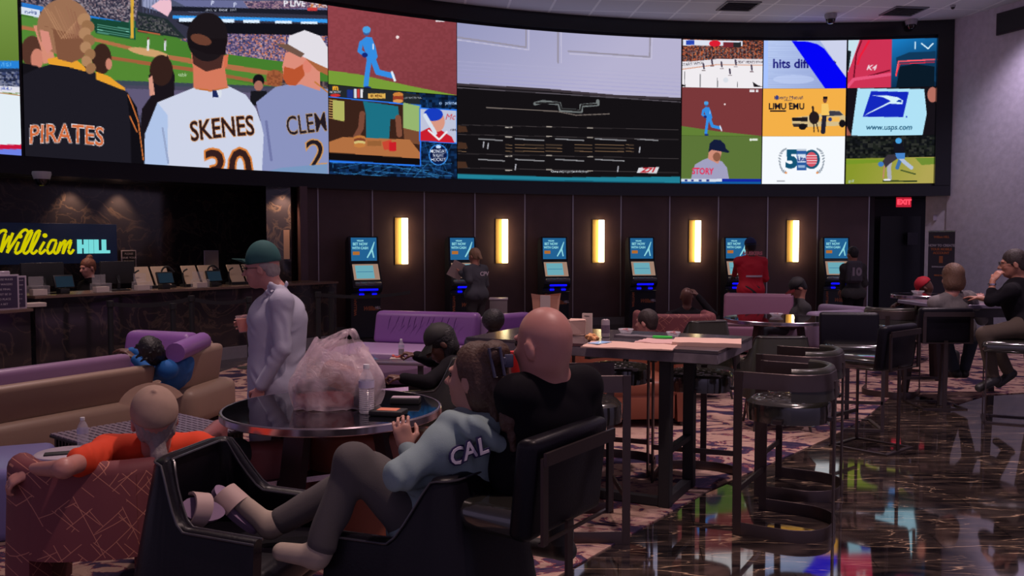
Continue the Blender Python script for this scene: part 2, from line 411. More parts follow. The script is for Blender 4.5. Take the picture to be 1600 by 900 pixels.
# ------------------------------------------------------------------ floor, carpet
def floor_material():
    m = bpy.data.materials.new('black_gold_marble'); m.use_nodes = True; nt = m.node_tree; b = nt.nodes['Principled BSDF']; N = nt.nodes.new; Lk = nt.links.new
    tc = N('ShaderNodeTexCoord'); mp = N('ShaderNodeMapping'); mp.inputs['Rotation'].default_value = (0, 0, 0.15); mp.inputs['Scale'].default_value = (0.8, 2.2, 1); Lk(tc.outputs['Object'], mp.inputs[0])
    n1 = N('ShaderNodeTexNoise'); n1.inputs['Scale'].default_value = 2.5; n1.inputs['Detail'].default_value = 7; n1.inputs['Distortion'].default_value = 1.5; Lk(mp.outputs[0], n1.inputs['Vector'])
    r1 = N('ShaderNodeValToRGB'); r1.color_ramp.elements[0].position = 0.35; r1.color_ramp.elements[0].color = (0.006, 0.005, 0.006, 1); r1.color_ramp.elements[1].position = 0.75; r1.color_ramp.elements[1].color = (0.06, 0.042, 0.035, 1); Lk(n1.outputs['Fac'], r1.inputs[0])
    fac = None
    for sc, wd, rot in ((2.6, 0.010, 0.2), (5.5, 0.008, -0.25)):
        mp2 = N('ShaderNodeMapping'); mp2.inputs['Scale'].default_value = (0.40, 2.6, 1); mp2.inputs['Rotation'].default_value = (0, 0, rot); Lk(tc.outputs['Object'], mp2.inputs[0])
        nz = N('ShaderNodeTexNoise'); nz.inputs['Scale'].default_value = 2.0; nz.inputs['Detail'].default_value = 5; Lk(mp2.outputs[0], nz.inputs['Vector'])
        mxv = N('ShaderNodeMix'); mxv.data_type = 'VECTOR'; mxv.inputs[0].default_value = 0.35; Lk(mp2.outputs[0], mxv.inputs[4]); Lk(nz.outputs['Color'], mxv.inputs[5])
        vo = N('ShaderNodeTexVoronoi'); vo.feature = 'DISTANCE_TO_EDGE'; vo.inputs['Scale'].default_value = sc; Lk(mxv.outputs[1], vo.inputs['Vector'])
        lt = N('ShaderNodeMapRange'); lt.inputs['From Min'].default_value = 0; lt.inputs['From Max'].default_value = wd * 1.5; lt.inputs['To Min'].default_value = 1; lt.inputs['To Max'].default_value = 0; Lk(vo.outputs['Distance'], lt.inputs[0])
        nn = N('ShaderNodeTexNoise'); nn.inputs['Scale'].default_value = 1.7 + sc * 0.3; Lk(tc.outputs['Object'], nn.inputs['Vector']); gt = N('ShaderNodeMapRange'); gt.inputs['From Min'].default_value = 0.47; gt.inputs['From Max'].default_value = 0.58; Lk(nn.outputs['Fac'], gt.inputs[0])
        mu = N('ShaderNodeMath'); mu.operation = 'MULTIPLY'; Lk(lt.outputs[0], mu.inputs[0]); Lk(gt.outputs[0], mu.inputs[1])
        if fac is None: fac = mu
        else: ad = N('ShaderNodeMath'); ad.operation = 'MAXIMUM'; Lk(fac.outputs[0], ad.inputs[0]); Lk(mu.outputs[0], ad.inputs[1]); fac = ad
    mx = N('ShaderNodeMix'); mx.data_type = 'RGBA'; Lk(fac.outputs[0], mx.inputs[0]); Lk(r1.outputs[0], mx.inputs[6]); mx.inputs[7].default_value = (0.50, 0.34, 0.22, 1)
    bk = N('ShaderNodeTexBrick'); bk.offset = 0.5; bk.inputs['Scale'].default_value = 1.0; bk.inputs['Brick Width'].default_value = 0.9; bk.inputs['Row Height'].default_value = 0.3; bk.inputs['Mortar Size'].default_value = 0.0025
    bk.inputs['Color1'].default_value = (1, 1, 1, 1); bk.inputs['Color2'].default_value = (1, 1, 1, 1); bk.inputs['Mortar'].default_value = (0.15, 0.15, 0.15, 1)
    mp3 = N('ShaderNodeMapping'); mp3.inputs['Rotation'].default_value = (0, 0, 0.12); Lk(tc.outputs['Object'], mp3.inputs[0]); Lk(mp3.outputs[0], bk.inputs['Vector'])
    m2 = N('ShaderNodeMix'); m2.data_type = 'RGBA'; m2.blend_type = 'MULTIPLY'; m2.inputs[0].default_value = 1; Lk(mx.outputs[2], m2.inputs[6]); Lk(bk.outputs['Color'], m2.inputs[7]); Lk(m2.outputs[2], b.inputs['Base Color'])
    b.inputs['Roughness'].default_value = 0.045; b.inputs['Specular IOR Level'].default_value = 0.9; b.inputs['IOR'].default_value = 2.2
    wv = N('ShaderNodeTexNoise'); wv.inputs['Scale'].default_value = 1.6; Lk(tc.outputs['Object'], wv.inputs['Vector']); bp = N('ShaderNodeBump'); bp.inputs['Strength'].default_value = 0.04; bp.inputs['Distance'].default_value = 0.02; Lk(wv.outputs['Fac'], bp.inputs['Height']); Lk(bp.outputs[0], b.inputs['Normal'])
    return m
def carpet_material():
    m = bpy.data.materials.new('abstract_carpet'); m.use_nodes = True; nt = m.node_tree; b = nt.nodes['Principled BSDF']; N = nt.nodes.new; Lk = nt.links.new
    tc = N('ShaderNodeTexCoord'); mp = N('ShaderNodeMapping'); mp.inputs['Scale'].default_value = (1.0, 1.5, 1); mp.inputs['Rotation'].default_value = (0, 0, 0.3); Lk(tc.outputs['Object'], mp.inputs[0])
    n = N('ShaderNodeTexNoise'); n.inputs['Scale'].default_value = 2.5; n.inputs['Detail'].default_value = 6; n.inputs['Roughness'].default_value = 0.62; n.inputs['Distortion'].default_value = 1.1; Lk(mp.outputs[0], n.inputs['Vector'])
    r = N('ShaderNodeValToRGB'); cr = r.color_ramp; cr.interpolation = 'CONSTANT'
    cols = [(0.0, (0.025, 0.018, 0.045)), (0.40, (0.045, 0.028, 0.06)), (0.455, (0.16, 0.045, 0.06)), (0.475, (0.31, 0.20, 0.165)), (0.52, (0.36, 0.235, 0.19)), (0.60, (0.28, 0.165, 0.15)), (0.64, (0.09, 0.05, 0.08)), (0.68, (0.31, 0.20, 0.16))]
    cr.elements[0].position = 0; cr.elements[0].color = (*cols[0][1], 1); cr.elements[1].position = cols[1][0]; cr.elements[1].color = (*cols[1][1], 1)
    for p, c in cols[2:]: e = cr.elements.new(p); e.color = (*c, 1)
    Lk(n.outputs['Fac'], r.inputs[0]); Lk(r.outputs[0], b.inputs['Base Color']); b.inputs['Roughness'].default_value = 0.95; b.inputs['Specular IOR Level'].default_value = 0.1
    n2 = N('ShaderNodeTexNoise'); n2.inputs['Scale'].default_value = 150; Lk(tc.outputs['Object'], n2.inputs['Vector']); bp = N('ShaderNodeBump'); bp.inputs['Strength'].default_value = 0.3; bp.inputs['Distance'].default_value = 0.01; Lk(n2.outputs['Fac'], bp.inputs['Height']); Lk(bp.outputs[0], b.inputs['Normal'])
    return m
MARBLE = floor_material()
o = struct(box('floor', (1, 10, -0.1), (34, 30, 0.2), MARBLE))
# carpet: lies on the marble; its edge runs diagonally past the viewer and turns right beyond the last stools
cp = [G(1020, 817), G(1104, 769), G(1296, 685), G(1350, 655), G(1392, 621), G(1440, 619), G(1490, 634), G(1540, 618), G(1640, 612)]
q0 = cp[0] - (cp[1] - cp[0]) * 5
dz = [G(430, 553), G(345, 582), G(200, 640)]
poly = [(-9, 0.2), (q0.x, q0.y)] + [(p.x, p.y) for p in cp] + [(8.6, 11.0), (8.8, 15.0), (-1.9, 15.0)] + [(p.x, p.y) for p in dz] + [(-9, 7)]
bm = B(); prism(bm, poly, 0.0005, 0.008); struct(obj('floor_carpet', bm, carpet_material(), smooth=False))
# ------------------------------------------------------------------ ceiling
def ceiling_material():
    m = bpy.data.materials.new('ceiling_tiles'); m.use_nodes = True; nt = m.node_tree; b = nt.nodes['Principled BSDF']; N = nt.nodes.new; Lk = nt.links.new
    tc = N('ShaderNodeTexCoord'); mp = N('ShaderNodeMapping'); mp.inputs['Rotation'].default_value = (0, 0, -0.10); Lk(tc.outputs['Object'], mp.inputs[0])
    bk = N('ShaderNodeTexBrick'); bk.offset = 0.0; bk.inputs['Scale'].default_value = 1; bk.inputs['Brick Width'].default_value = 0.82; bk.inputs['Row Height'].default_value = 0.82; bk.inputs['Mortar Size'].default_value = 0.024
    bk.inputs['Color1'].default_value = (0.68, 0.68, 0.74, 1); bk.inputs['Color2'].default_value = (0.72, 0.72, 0.78, 1); bk.inputs['Mortar'].default_value = (0.95, 0.95, 0.98, 1); Lk(mp.outputs[0], bk.inputs['Vector']); Lk(bk.outputs['Color'], b.inputs['Base Color'])
    b.inputs['Roughness'].default_value = 0.8; return m
struct(box('ceiling', (1, 10, 6.18), (34, 30, 0.1), ceiling_material()))
BLACK = mat('black_gloss_housing', (0.010, 0.010, 0.013), 0.22); MATBLK = mat('matt_black', (0.012, 0.012, 0.014), 0.6)
def arc_slab(name, a0, a1, R0, R1, z0, z1, m, n=60, cx=CX, cy=CY):
    bm = B(); rr = []
    for i in range(n + 1):
        a = a0 + (a1 - a0) * i / n; c_, s_ = math.cos(a), math.sin(a)
        rr.append([bm.verts.new((cx + R * c_, cy + R * s_, z)) for R, z in ((R0, z0), (R1, z0), (R1, z1), (R0, z1))])
    for A, C in zip(rr, rr[1:]):
        for k in range(4): bm.faces.new((A[k], A[(k + 1) % 4], C[(k + 1) % 4], C[k]))
    bm.faces.new(rr[0][::-1]); bm.faces.new(rr[-1]); return obj(name, bm, m)
aL = math.radians(163); aR = col_angle(1486); aS = col_angle(1461)
struct(arc_slab('wall_screen_housing', aL, aR, CR + 0.02, CR + 0.35, 2.63, 6.12, BLACK))
struct(arc_slab('trim_1', aL, aR, CR - 0.10, CR + 0.02, 2.63, Z0 - 0.06, BLACK)); struct(arc_slab('trim_2', aL, aR, CR - 0.10, CR + 0.02, Z1 + 0.05, 6.13, BLACK))
struct(arc_slab('trim_3', aR, aS, CR - 0.10, CR + 0.02, Z0 - 0.05, Z1 + 0.05, BLACK, 6))
# soffit between housing and the panelled wall, reaching over the betting counter
SOFF = mat('dark_soffit', (0.022, 0.020, 0.026), 0.35)
bm = B(); pl = [arc_pt(aL + (aR - aL) * i / 40, CR + 0.3) for i in range(41)]; pl += [(10.6, 20.5), (-6, 22.5), (-16, 22.5), (-16, 6)]
prism(bm, pl, 2.635, 2.75); struct(obj('ceiling_soffit', bm, SOFF, smooth=False))
# ------------------------------------------------------------------ panelled back wall
WX, WY, WR = CX, CY, CR + 0.32
WOOD = mat('dark_gloss_panel', (0.14, 0.072, 0.080), 0.42, noise=0.5, nscale=3, spec=0.6, bump=0.02, bscale=2.0)
STEEL = mat('seam_metal', (0.55, 0.52, 0.56), 0.35, 0.8)
def wang(px, z=1.9):
    lo, hi = math.radians(60), math.radians(165)
    for _ in range(50):
        m = (lo + hi) / 2; x, y = arc_pt(m, WR, WX, WY)
        if proj(x, y, z)[0] > px: lo = m
        else: hi = m
    return (lo + hi) / 2
seams = [497, 582, 663, 742, 820, 895, 970, 1046, 1122, 1199, 1277, 1357]
sa = [wang(p) for p in seams]
struct(arc_slab('wall_back', wang(470), wang(1357), WR, WR + 0.2, 0, 2.66, WOOD, 40, WX, WY))
for i, a in enumerate(sa):
    x, y = arc_pt(a, WR - 0.004, WX, WY); struct(box('trim_%d' % (10 + i), (x, y, 1.40), (0.021, 0.012, 2.46), STEEL, rot=Matrix.Rotation(a - math.pi / 2, 3, 'Z')))
STONE = mat('pale_stone_base', (0.24, 0.22, 0.25), 0.5, noise=0.2)
struct(arc_slab('baseboard_back', wang(470), wang(1357), WR - 0.02, WR, 0, 0.155, STONE, 40, WX, WY))
# right: dark doorway recess, pale return wall, lilac textured side wall
x0, y0 = arc_pt(wang(1357), WR, WX, WY)
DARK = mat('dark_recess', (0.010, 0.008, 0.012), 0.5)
pA = Vector((x0, y0)); pB = Vector(P(1445, 380, 18.6)[:2]); pC = Vector(P(1484, 380, 18.2)[:2])
def vwall(name, a, b, z0, z1, m, th=0.12):
    a, b = Vector(a), Vector(b); d = b - a; ang = math.atan2(d.y, d.x); n = Vector((-d.y, d.x)).normalized() * th / 2; c = (a + b) / 2 + n
    return struct(box(name, (c.x, c.y, (z0 + z1) / 2), (d.length, th, z1 - z0), m, rot=Matrix.Rotation(ang, 3, 'Z')))
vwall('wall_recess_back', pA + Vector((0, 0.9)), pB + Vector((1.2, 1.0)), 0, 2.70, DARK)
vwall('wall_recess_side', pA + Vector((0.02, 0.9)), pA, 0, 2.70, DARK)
def lilac_material():
    return mat('lilac_plaster', (0.70, 0.62, 0.72), 0.75, noise=0.35, nscale=9.0, bump=0.5, bscale=9)
LILAC = lilac_material()
o_ = vwall('door_1', Vector(P(1375, 380, 19.2)[:2]), Vector(P(1438, 380, 19.2)[:2]), 0.0, 2.25, mat('dark_door', (0.006, 0.006, 0.010), 0.3), 0.05)
box('notice', P(1426, 373, 19.05), (0.22, 0.01, 0.26), mat('dim_notice', (0.06, 0.06, 0.08), 0.5), o_).name = 'notice_plate'
vwall('wall_return', pB, pC, 0, 2.70, LILAC)
r0 = Vector(P(1486, 38, 18.2)[:2]); r1 = r0 + Vector((0.59, -1.6)) * 9
vwall('wall_right', r0, r1, 0, 6.14, LILAC, 0.2)
for k_, (t_, pw_) in enumerate(((2.2, 260), (5.5, 300))):
    q_ = r0 + (r1 - r0).normalized() * t_; n_ = Vector((-1.6, -0.59)).normalized(); s_ = q_ + n_ * 1.1; spot('right_wall_fill', (s_.x, s_.y, 6.05), (q_.x, q_.y, 2.2), pw_, (0.86, 0.74, 1.0), 0.2, 100)  # unseen fill spots added to brighten the lilac wall, no fixture there
# ------------------------------------------------------------------ pictures on the LED wall
zt, zb_ = Z1, Z0
def cv(px0, px1, z0=Z0, z1=Z1): return Canvas(col_angle(px0), col_angle(px1), z0, z1)
ORG = (226, 118, 40); SKN = (214, 140, 118)
# 1 far left: ball field over an ice rink
c = cv(-150, 29.0)
c.fill((112, 140, 62)); c.grad(None, (120, 150, 70), (100, 128, 52), 0, 0, 0, 95)
c.rect(-200, 95, 60, 107, (40, 130, 215)); c.text('/151', 10, 101, 9, (120, 200, 255)); c.rect(-200, 107, 60, 140, (40, 50, 78)); c.crowd([(-200, 112), (40, 112), (40, 140), (-200, 134)], [(60, 70, 110), (30, 36, 60), (120, 125, 150)], 3)
c.poly([(-200, 125), (40, 136), (40, 146), (-200, 136)], (225, 225, 235)); c.text('All-elec', 10, 138.5, 6, (40, 60, 160)); c.poly([(-200, 140), (40, 147), (40, 300), (-200, 300)], (228, 238, 246)); c.line([(-60, 138), (40, 150)], 2, (190, 150, 110))
c.rect(-200, 226, 60, 233, (200, 20, 60)); c.rect(-200, 233, 60, 262, (110, 130, 230)); c.build('video_screen', 'narrow lit screen cut by the left edge, green field above white ice', LED)
# 2 big ball park picture
c = cv(35, 512.5)
c.fill((70, 120, 48)); c.grad([(30, 25), (515, 95), (515, 150), (30, 150)], (86, 138, 58), (70, 125, 45), 30, 30, 300, 140)
c.poly([(-5, -40), (520, -40), (520, 92), (380, 84), (200, 40), (30, 20)], (52, 52, 70))
c.crowd([(30, -40), (225, -40), (210, 40), (150, 26), (30, 4)], [(92, 82, 96), (60, 56, 74), (130, 110, 118), (40, 42, 60), (150, 140, 150)], 2.2, 1, 3)
c.poly([(222, -40), (262, -40), (262, 22), (222, 10)], (150, 156, 190)); 
for i in range(8): c.line([(224 + i * 5, -40), (224 + i * 5, 20)], 1, (90, 98, 130))
c.poly([(250, 0), (276, 0), (262, 26), (236, 10)], (236, 190, 205)); c.poly([(265, -40), (520, -40), (520, 12), (300, 20), (268, 12)], (78, 84, 110)); c.poly([(270, 0), (520, 2), (520, 18), (290, 10)], (104, 108, 150))
c.text('P', 332, 5, 10, (210, 215, 240), bold=0.02); c.text('P', 367, 8, 10, (210, 215, 240), bold=0.02); c.crowd([(380, 2), (520, 0), (520, 12), (390, 15)], [(120, 90, 120), (70, 60, 90), (160, 130, 140)], 2, 1, 5)
c.poly([(268, 10), (520, 16), (520, 24), (268, 17)], (26, 28, 40)); c.text('SKYLINE  BANK   FIVE', 345, 16, 5, (220, 225, 240))
c.poly([(270, 24), (520, 30), (520, 36), (270, 29)], (52, 150, 235)); [c.rect(x, 28 + (x - 280) * 0.03, x + 26, 34 + (x - 280) * 0.03, (220, 238, 255)) for x in (280, 340, 380, 430, 470)]
c.poly([(275, 34), (520, 38), (520, 70), (420, 58), (340, 60)], (18, 18, 26)); c.crowd([(330, 52), (520, 56), (520, 118), (440, 96), (350, 84), (280, 62)], [(96, 84, 130), (140, 110, 140), (70, 64, 110), (180, 150, 165), (60, 60, 96), (200, 120, 90)], 2.2, 1, 8)
c.poly([(34, 4), (205, 36), (205, 44), (34, 12)], (40, 120, 205)); c.poly([(33, 10), (62, 16), (62, 28), (33, 22)], (215, 225, 240)); c.text('Vueling', 47, 19, 7, (30, 50, 120), shear=0.3)
c.poly([(140, 28), (212, 36), (212, 62), (150, 52)], (24, 70, 52)); [c.line([(152, 38 + 4 * k), (202, 46 + 4 * k)], 1, (120, 190, 170)) for k in range(4)]; c.poly([(202, 30), (212, 33), (212, 60), (202, 58)], (30, 90, 70))
c.rect(204, -40, 209, 60, (216, 170, 60)); c.poly([(215, 18), (262, 30), (290, 60), (215, 50)], (34, 44, 46)); c.crowd([(215, 24), (255, 30), (280, 56), (215, 44)], [(50, 50, 60), (90, 90, 90), (30, 40, 40)], 2, 1, 9); c.line([(216, 48), (250, 54)], 2, (180, 90, 60))
# infield
c.poly([(34, 40), (120, 52), (250, 84), (420, 110), (515, 130), (515, 142), (420, 124), (250, 96), (130, 62), (34, 48)], (176, 110, 72)); c.poly([(34, 46), (130, 60), (250, 90), (300, 100), (420, 118), (420, 130), (34, 90)], (82, 134, 52))
c.ell(232, 82, 32, 6, (206, 160, 110), ang=0.18); c.poly([(150, 84), (300, 106), (440, 132), (440, 137), (300, 112), (150, 90)], (160, 96, 60)); c.poly([(34, 88), (150, 92), (300, 113), (430, 138), (430, 146), (34, 146)], (84, 134, 50))
c.line([(232, 62), (231, 78)], 3.5, (225, 225, 230)); c.ell(231.5, 60, 2, 2, (120, 70, 50)); c.line([(258, 64), (258, 78)], 3, (210, 210, 218)); c.ell(258, 62, 1.7, 1.7, (90, 60, 50))
c.poly([(34, 120), (430, 135), (420, 150), (34, 140)], (60, 70, 84)); c.text('ssbk', 285, 117, 8, (220, 230, 215)); c.poly([(34, 130), (430, 138), (430, 200), (34, 200)], (72, 70, 92)); c.poly([(186, 138), (430, 146), (430, 180), (186, 180)], (96, 88, 118))
c.crowd([(440, 120), (515, 128), (515, 150), (440, 140)], [(60, 50, 60), (110, 90, 90), (40, 40, 50)], 3, 1, 12)
# spectators between
c.ell(50, 80, 17, 24, (84, 52, 42)); c.ell(58, 92, 10, 16, (205, 130, 110)); c.poly([(34, 98), (60, 104), (66, 130), (34, 130)], (20, 18, 24))
c.ell(159, 92, 15, 24, (58, 36, 30)); c.ell(170, 100, 5, 9, (200, 130, 110)); c.poly([(140, 112), (172, 120), (196, 140), (196, 170), (140, 170)], (232, 160, 50))
c.poly([(232, 118), (262, 86), (273, 118), (272, 150), (284, 270), (214, 270), (222, 170), (236, 150)], (26, 20, 26)); c.ell(252, 110, 18, 24, (52, 32, 28)); c.poly([(232, 122), (238, 118), (242, 148), (234, 150)], (214, 150, 130))
c.ell(404, 126, 9, 10, (20, 18, 24)); c.ell(404, 134, 7, 8, (170, 110, 95)); c.poly([(392, 142), (416, 142), (424, 165), (390, 165)], (24, 24, 30)); c.ell(429, 122, 13, 13, (150, 84, 52)); c.crowd([(418, 110), (442, 110), (442, 134), (418, 134)], [(170, 96, 60), (120, 64, 42)], 3, 0.5, 4)
# woman in the black jacket
c.poly([(34, 118), (60, 106), (96, 96), (136, 104), (170, 130), (196, 142), (212, 168), (222, 205), (228, 300), (34, 300)], (29, 27, 36)); c.poly([(198, 142), (214, 168), (226, 250), (228, 300), (206, 300), (204, 200)], (16, 14, 20)); c.line([(200, 148), (207, 165), (216, 190), (224, 250)], 2, (214, 120, 60)); c.line([(203, 182), (214, 206)], 2, (220, 120, 60))
c.poly([(52, 40), (70, 38), (80, 60), (86, 96), (68, 100), (64, 76)], SKN); c.ell(74, 58, 9, 18, (224, 138, 128)); c.poly([(74, 92), (94, 88), (118, 92), (136, 108), (134, 112), (104, 104), (76, 100)], (232, 160, 48)); c.poly([(150, 112), (168, 118), (196, 138), (190, 140), (150, 124)], (232, 160, 48))
c.ell(100, 42, 42, 44, (156, 112, 84)); c.poly([(64, 40), (82, 44), (90, 92), (112, 98), (130, 90), (140, 60)], (128, 84, 62)); [c.line([(68 + 6 * i, 10 + (i % 3) * 4), (96 + 4 * i, 60), (120, 32)], 1.5, (190 - 6 * i, 142 - 6 * i, 106 - 4 * i), 0.8) for i in range(9)]
c.poly([(62, 46), (76, 50), (82, 76), (74, 84), (66, 70)], (215, 140, 125))
for i in range(8): c.ell(134 + (3 if i % 2 else -3) + 1.2 * i * 0.6, 30 + i * 11, 11 - i * 0.5, 9, (176 - (i % 2) * 24, 132 - (i % 2) * 22, 96 - (i % 2) * 20), ang=0.6 if i % 2 else -0.6)
c.text('PIRATES', 104, 210, 41, (214, 206, 210), bold=0.035, rot=0.03, sx=0.80, arc=-0.0012); c.text('PIRATES', 104, 210, 41, (208, 104, 56), bold=0.005, rot=0.03, sx=0.80, arc=-0.0012)
# man in white jersey
c.poly([(246, 160), (290, 142), (306, 136), (356, 134), (384, 148), (400, 170), (414, 210), (414, 300), (262, 300), (262, 252), (256, 300), (226, 300), (228, 220)], (206, 212, 232)); c.poly([(226, 210), (246, 160), (262, 180), (262, 262), (226, 262)], (176, 196, 232)); c.line([(254, 200), (263, 255)], 3, (150, 165, 200)); c.line([(306, 138), (330, 142), (356, 136)], 2.5, (190, 110, 50))
c.poly([(297, 70), (352, 70), (352, 110), (356, 136), (330, 141), (302, 137), (302, 110)], (212, 120, 92)); c.poly([(300, 84), (350, 84), (346, 106), (322, 112), (302, 100)], (72, 42, 38)); c.poly([(350, 88), (357, 84), (355, 104), (350, 106)], (214, 110, 80)); c.ell(324, 58, 32, 38, (28, 22, 26)); c.poly([(294, 60), (355, 60), (352, 86), (322, 84), (296, 74)], (24, 18, 22)); c.ell(314, 62, 17, 8, (104, 62, 48), ang=0.3); c.rect(332, 141, 346, 152, (220, 225, 235)); c.poly([(332, 141), (338, 141), (342, 152), (332, 152)], (30, 40, 90))
c.text('SKENES', 347, 201, 43, (214, 140, 70), bold=0.035, rot=-0.10, sx=0.70, arc=-0.0006); c.text('SKENES', 347, 201, 43, (44, 26, 28), bold=0.012, rot=-0.10, sx=0.70, arc=-0.0006)
c.text('30', 356, 270, 92, (216, 128, 60), bold=0.045, rot=-0.03, sx=0.85); c.text('30', 356, 270, 92, (52, 30, 30), bold=0.01, rot=-0.03, sx=0.85)
# man in grey-blue jersey, white cap
c.poly([(400, 160), (430, 136), (470, 128), (515, 140), (515, 300), (408, 300), (412, 210)], (138, 146, 190)); c.line([(416, 190), (424, 250)], 4, (112, 118, 165)); c.poly([(446, 82), (470, 80), (488, 90), (500, 104), (500, 142), (470, 132), (452, 134), (443, 120), (441, 104)], (220, 140, 122)); c.poly([(444, 104), (460, 108), (474, 100), (476, 118), (462, 134), (448, 132), (442, 122)], (186, 84, 48)); c.ell(480, 104, 7, 10, (222, 130, 112))
c.poly([(470, 78), (512, 86), (512, 118), (496, 110), (478, 92)], (170, 100, 62)); c.poly([(448, 76), (452, 56), (476, 47), (500, 56), (512, 74), (512, 107), (492, 98), (468, 86)], (226, 222, 230)); c.poly([(430, 68), (450, 69), (476, 84), (470, 90), (446, 78)], (112, 84, 72)); c.line([(492, 128), (512, 144)], 2, (190, 120, 50))
c.text('CLEM', 479, 195, 42, (196, 150, 90), bold=0.024, rot=-0.12, sx=0.62); c.text('CLEM', 479, 195, 42, (34, 26, 34), bold=0.002, rot=-0.12, sx=0.62); c.text('2', 494, 244, 66, (206, 150, 90), bold=0.03, sx=1.0, rot=-0.1); c.text('2', 494, 244, 66, (34, 26, 34), bold=0.0, sx=1.0, rot=-0.1)
c.poly([(412, 300), (416, 268), (440, 262), (512, 256), (512, 300)], (120, 150, 190)); c.text('P LIVE', 460, 6, 13, (236, 236, 244), bold=0.03); c.rect(480, 12, 496, 17, (200, 60, 60)); c.crowd([(484, 3), (512, 1), (512, 12), (484, 12)], [(200, 120, 70), (120, 90, 110), (220, 200, 200)], 2)
c.build('video_screen', 'largest lit screen, ball park crowd seen from behind in lettered jerseys', LED)
def runner(c, ox, oy, k):
    L = lambda *p: [(ox + x * k, oy + y * k) for x, y in p]; b = (52, 140, 225); d = (36, 100, 190)
    c.line(L((8, 42), (4, 70), (2, 88)), 8.5 * k, b); c.line(L((14, 44), (22, 66), (46, 72)), 9.5 * k, b); c.line(L((46, 66), (51, 80)), 4 * k, (225, 235, 245)); c.ell(ox + 4 * k, oy + 93 * k, 7 * k, 3 * k, (30, 50, 120))
    c.poly(L((-6, 12), (2, 6), (12, 7), (18, 22), (22, 40), (16, 50), (4, 48), (0, 30)), b); c.line(L((-6, 16), (-9, 30), (0, 36)), 7 * k, b); c.ell(ox + 0 * k, oy + 37 * k, 5 * k, 4 * k, (20, 40, 120)); c.ell(ox + 3 * k, oy - 3 * k, 6 * k, 7 * k, (60, 90, 150)); c.ell(ox + 3 * k, oy - 6 * k, 7 * k, 6 * k, (74, 160, 225)); c.text('1', ox + 14 * k, oy + 23 * k, 13 * k, (235, 240, 250), bold=0.03)
# 3 runner on the warning track
c = cv(513.5, 713.5, Z0 + 1.56, Z1)
c.fill((140, 62, 70)); c.grad(None, (150, 68, 76), (124, 56, 62), 520, -40, 700, 150); c.crowd([(500, -60), (720, -60), (720, 160), (500, 160)], [(150, 70, 78), (128, 56, 62)], 4, 0.25, 3)
c.poly([(500, 108), (560, 116), (640, 134), (720, 150), (720, 200), (500, 200)], (120, 156, 56)); runner(c, 570, 52, 0.92); c.ell(621, 58, 2.6, 2.6, (240, 225, 225)); c.rect(681, 25, 695, 34, (235, 225, 230)); c.text('YES', 688, 29.5, 6.5, (120, 60, 70), bold=0.03); c.text('NY', 700.5, 30, 9, (240, 230, 235), bold=0.03)
c.build('video_screen', 'lit screen with a player in light blue running on a red track', LED)
# 4 burger advert and hockey card, one screen
c = cv(513.5, 713.5, Z0, Z0 + 1.55)
c.fill((10, 22, 44)); c.crowd([(500, 100), (720, 100), (720, 300), (500, 300)], [(10, 26, 52), (14, 44, 84), (8, 16, 30), (22, 60, 110)], 5, 0.7, 2); [c.line([(rng.uniform(515, 712), rng.uniform(246, 290)), (rng.uniform(515, 712), rng.uniform(246, 290))], 1, (60, 150, 215), 0.6) for _ in range(26)]; [c.line([(rng.uniform(655, 712), rng.uniform(150, 280)), (rng.uniform(655, 712), rng.uniform(150, 280))], 1, (40, 110, 180), 0.5) for _ in range(14)]
c.poly([(513, 128), (656, 148), (656, 166), (513, 152)], (36, 40, 44)); c.text('m', 524, 137, 12, (240, 170, 50), bold=0.05); c.text('MCRISPY', 524, 144, 4.5, (200, 210, 225), bold=0.02); c.ell(524, 149, 8, 2.5, (200, 50, 50)); c.rect(542, 140, 552, 153, (30, 50, 130)); [c.rect(553 + 5 * i, 139, 557 + 5 * i, 153, col) for i, col in enumerate([(210, 220, 230), (200, 60, 60), (225, 225, 230)])]
c.rect(575, 146, 602, 154, (222, 176, 84)); c.text('$5 MEAL', 588, 150, 5, (90, 50, 20), bold=0.02); c.ell(622, 148, 8, 4, (206, 130, 60)); c.rect(614, 150, 630, 157, (150, 60, 40)); c.ell(622, 158, 8, 3, (216, 150, 80)); c.text('at PARTICIPATING', 645, 153, 3.5, (210, 215, 225))
P4 = [(513, 152), (656, 166), (656, 258), (513, 250)]; c.poly([(511, 150), (658, 164), (658, 260), (511, 253)], (40, 120, 240)); c.poly(P4, (58, 34, 26)); c.poly([(630, 160), (656, 166), (656, 206), (630, 202)], (150, 180, 110)); c.poly([(630, 200), (656, 206), (656, 226), (632, 222)], (120, 74, 50)); c.poly([(520, 156), (538, 158), (538, 190), (520, 186)], (176, 176, 96))
[c.line([(514, 156 + 4 * k), (520, 157 + 4 * k)], 1.5, (190, 150, 90)) for k in range(8)]
c.poly([(567, 158), (622, 166), (624, 186), (610, 186), (608, 218), (572, 216), (572, 180)], (28, 112, 132)); c.line([(566, 178), (564, 200), (556, 214)], 9, (120, 72, 56)); c.line([(622, 184), (624, 210)], 9, (128, 78, 60)); c.poly([(513, 222), (536, 214), (640, 218), (656, 238), (656, 250), (513, 240)], (178, 112, 66)); c.poly([(513, 238), (600, 244), (656, 248), (656, 258), (513, 250)], (16, 12, 14))
[c.ell(562, 215 + 4 * k, 9, 3.5, col) for k, col in enumerate([(190, 120, 60), (120, 60, 40), (210, 190, 120), (196, 126, 64)])]; c.rect(574, 220, 596, 228, (150, 96, 54)); c.poly([(597, 222), (612, 218), (610, 234), (600, 234)], (200, 70, 50)); c.rect(608, 222, 619, 236, (200, 30, 40))
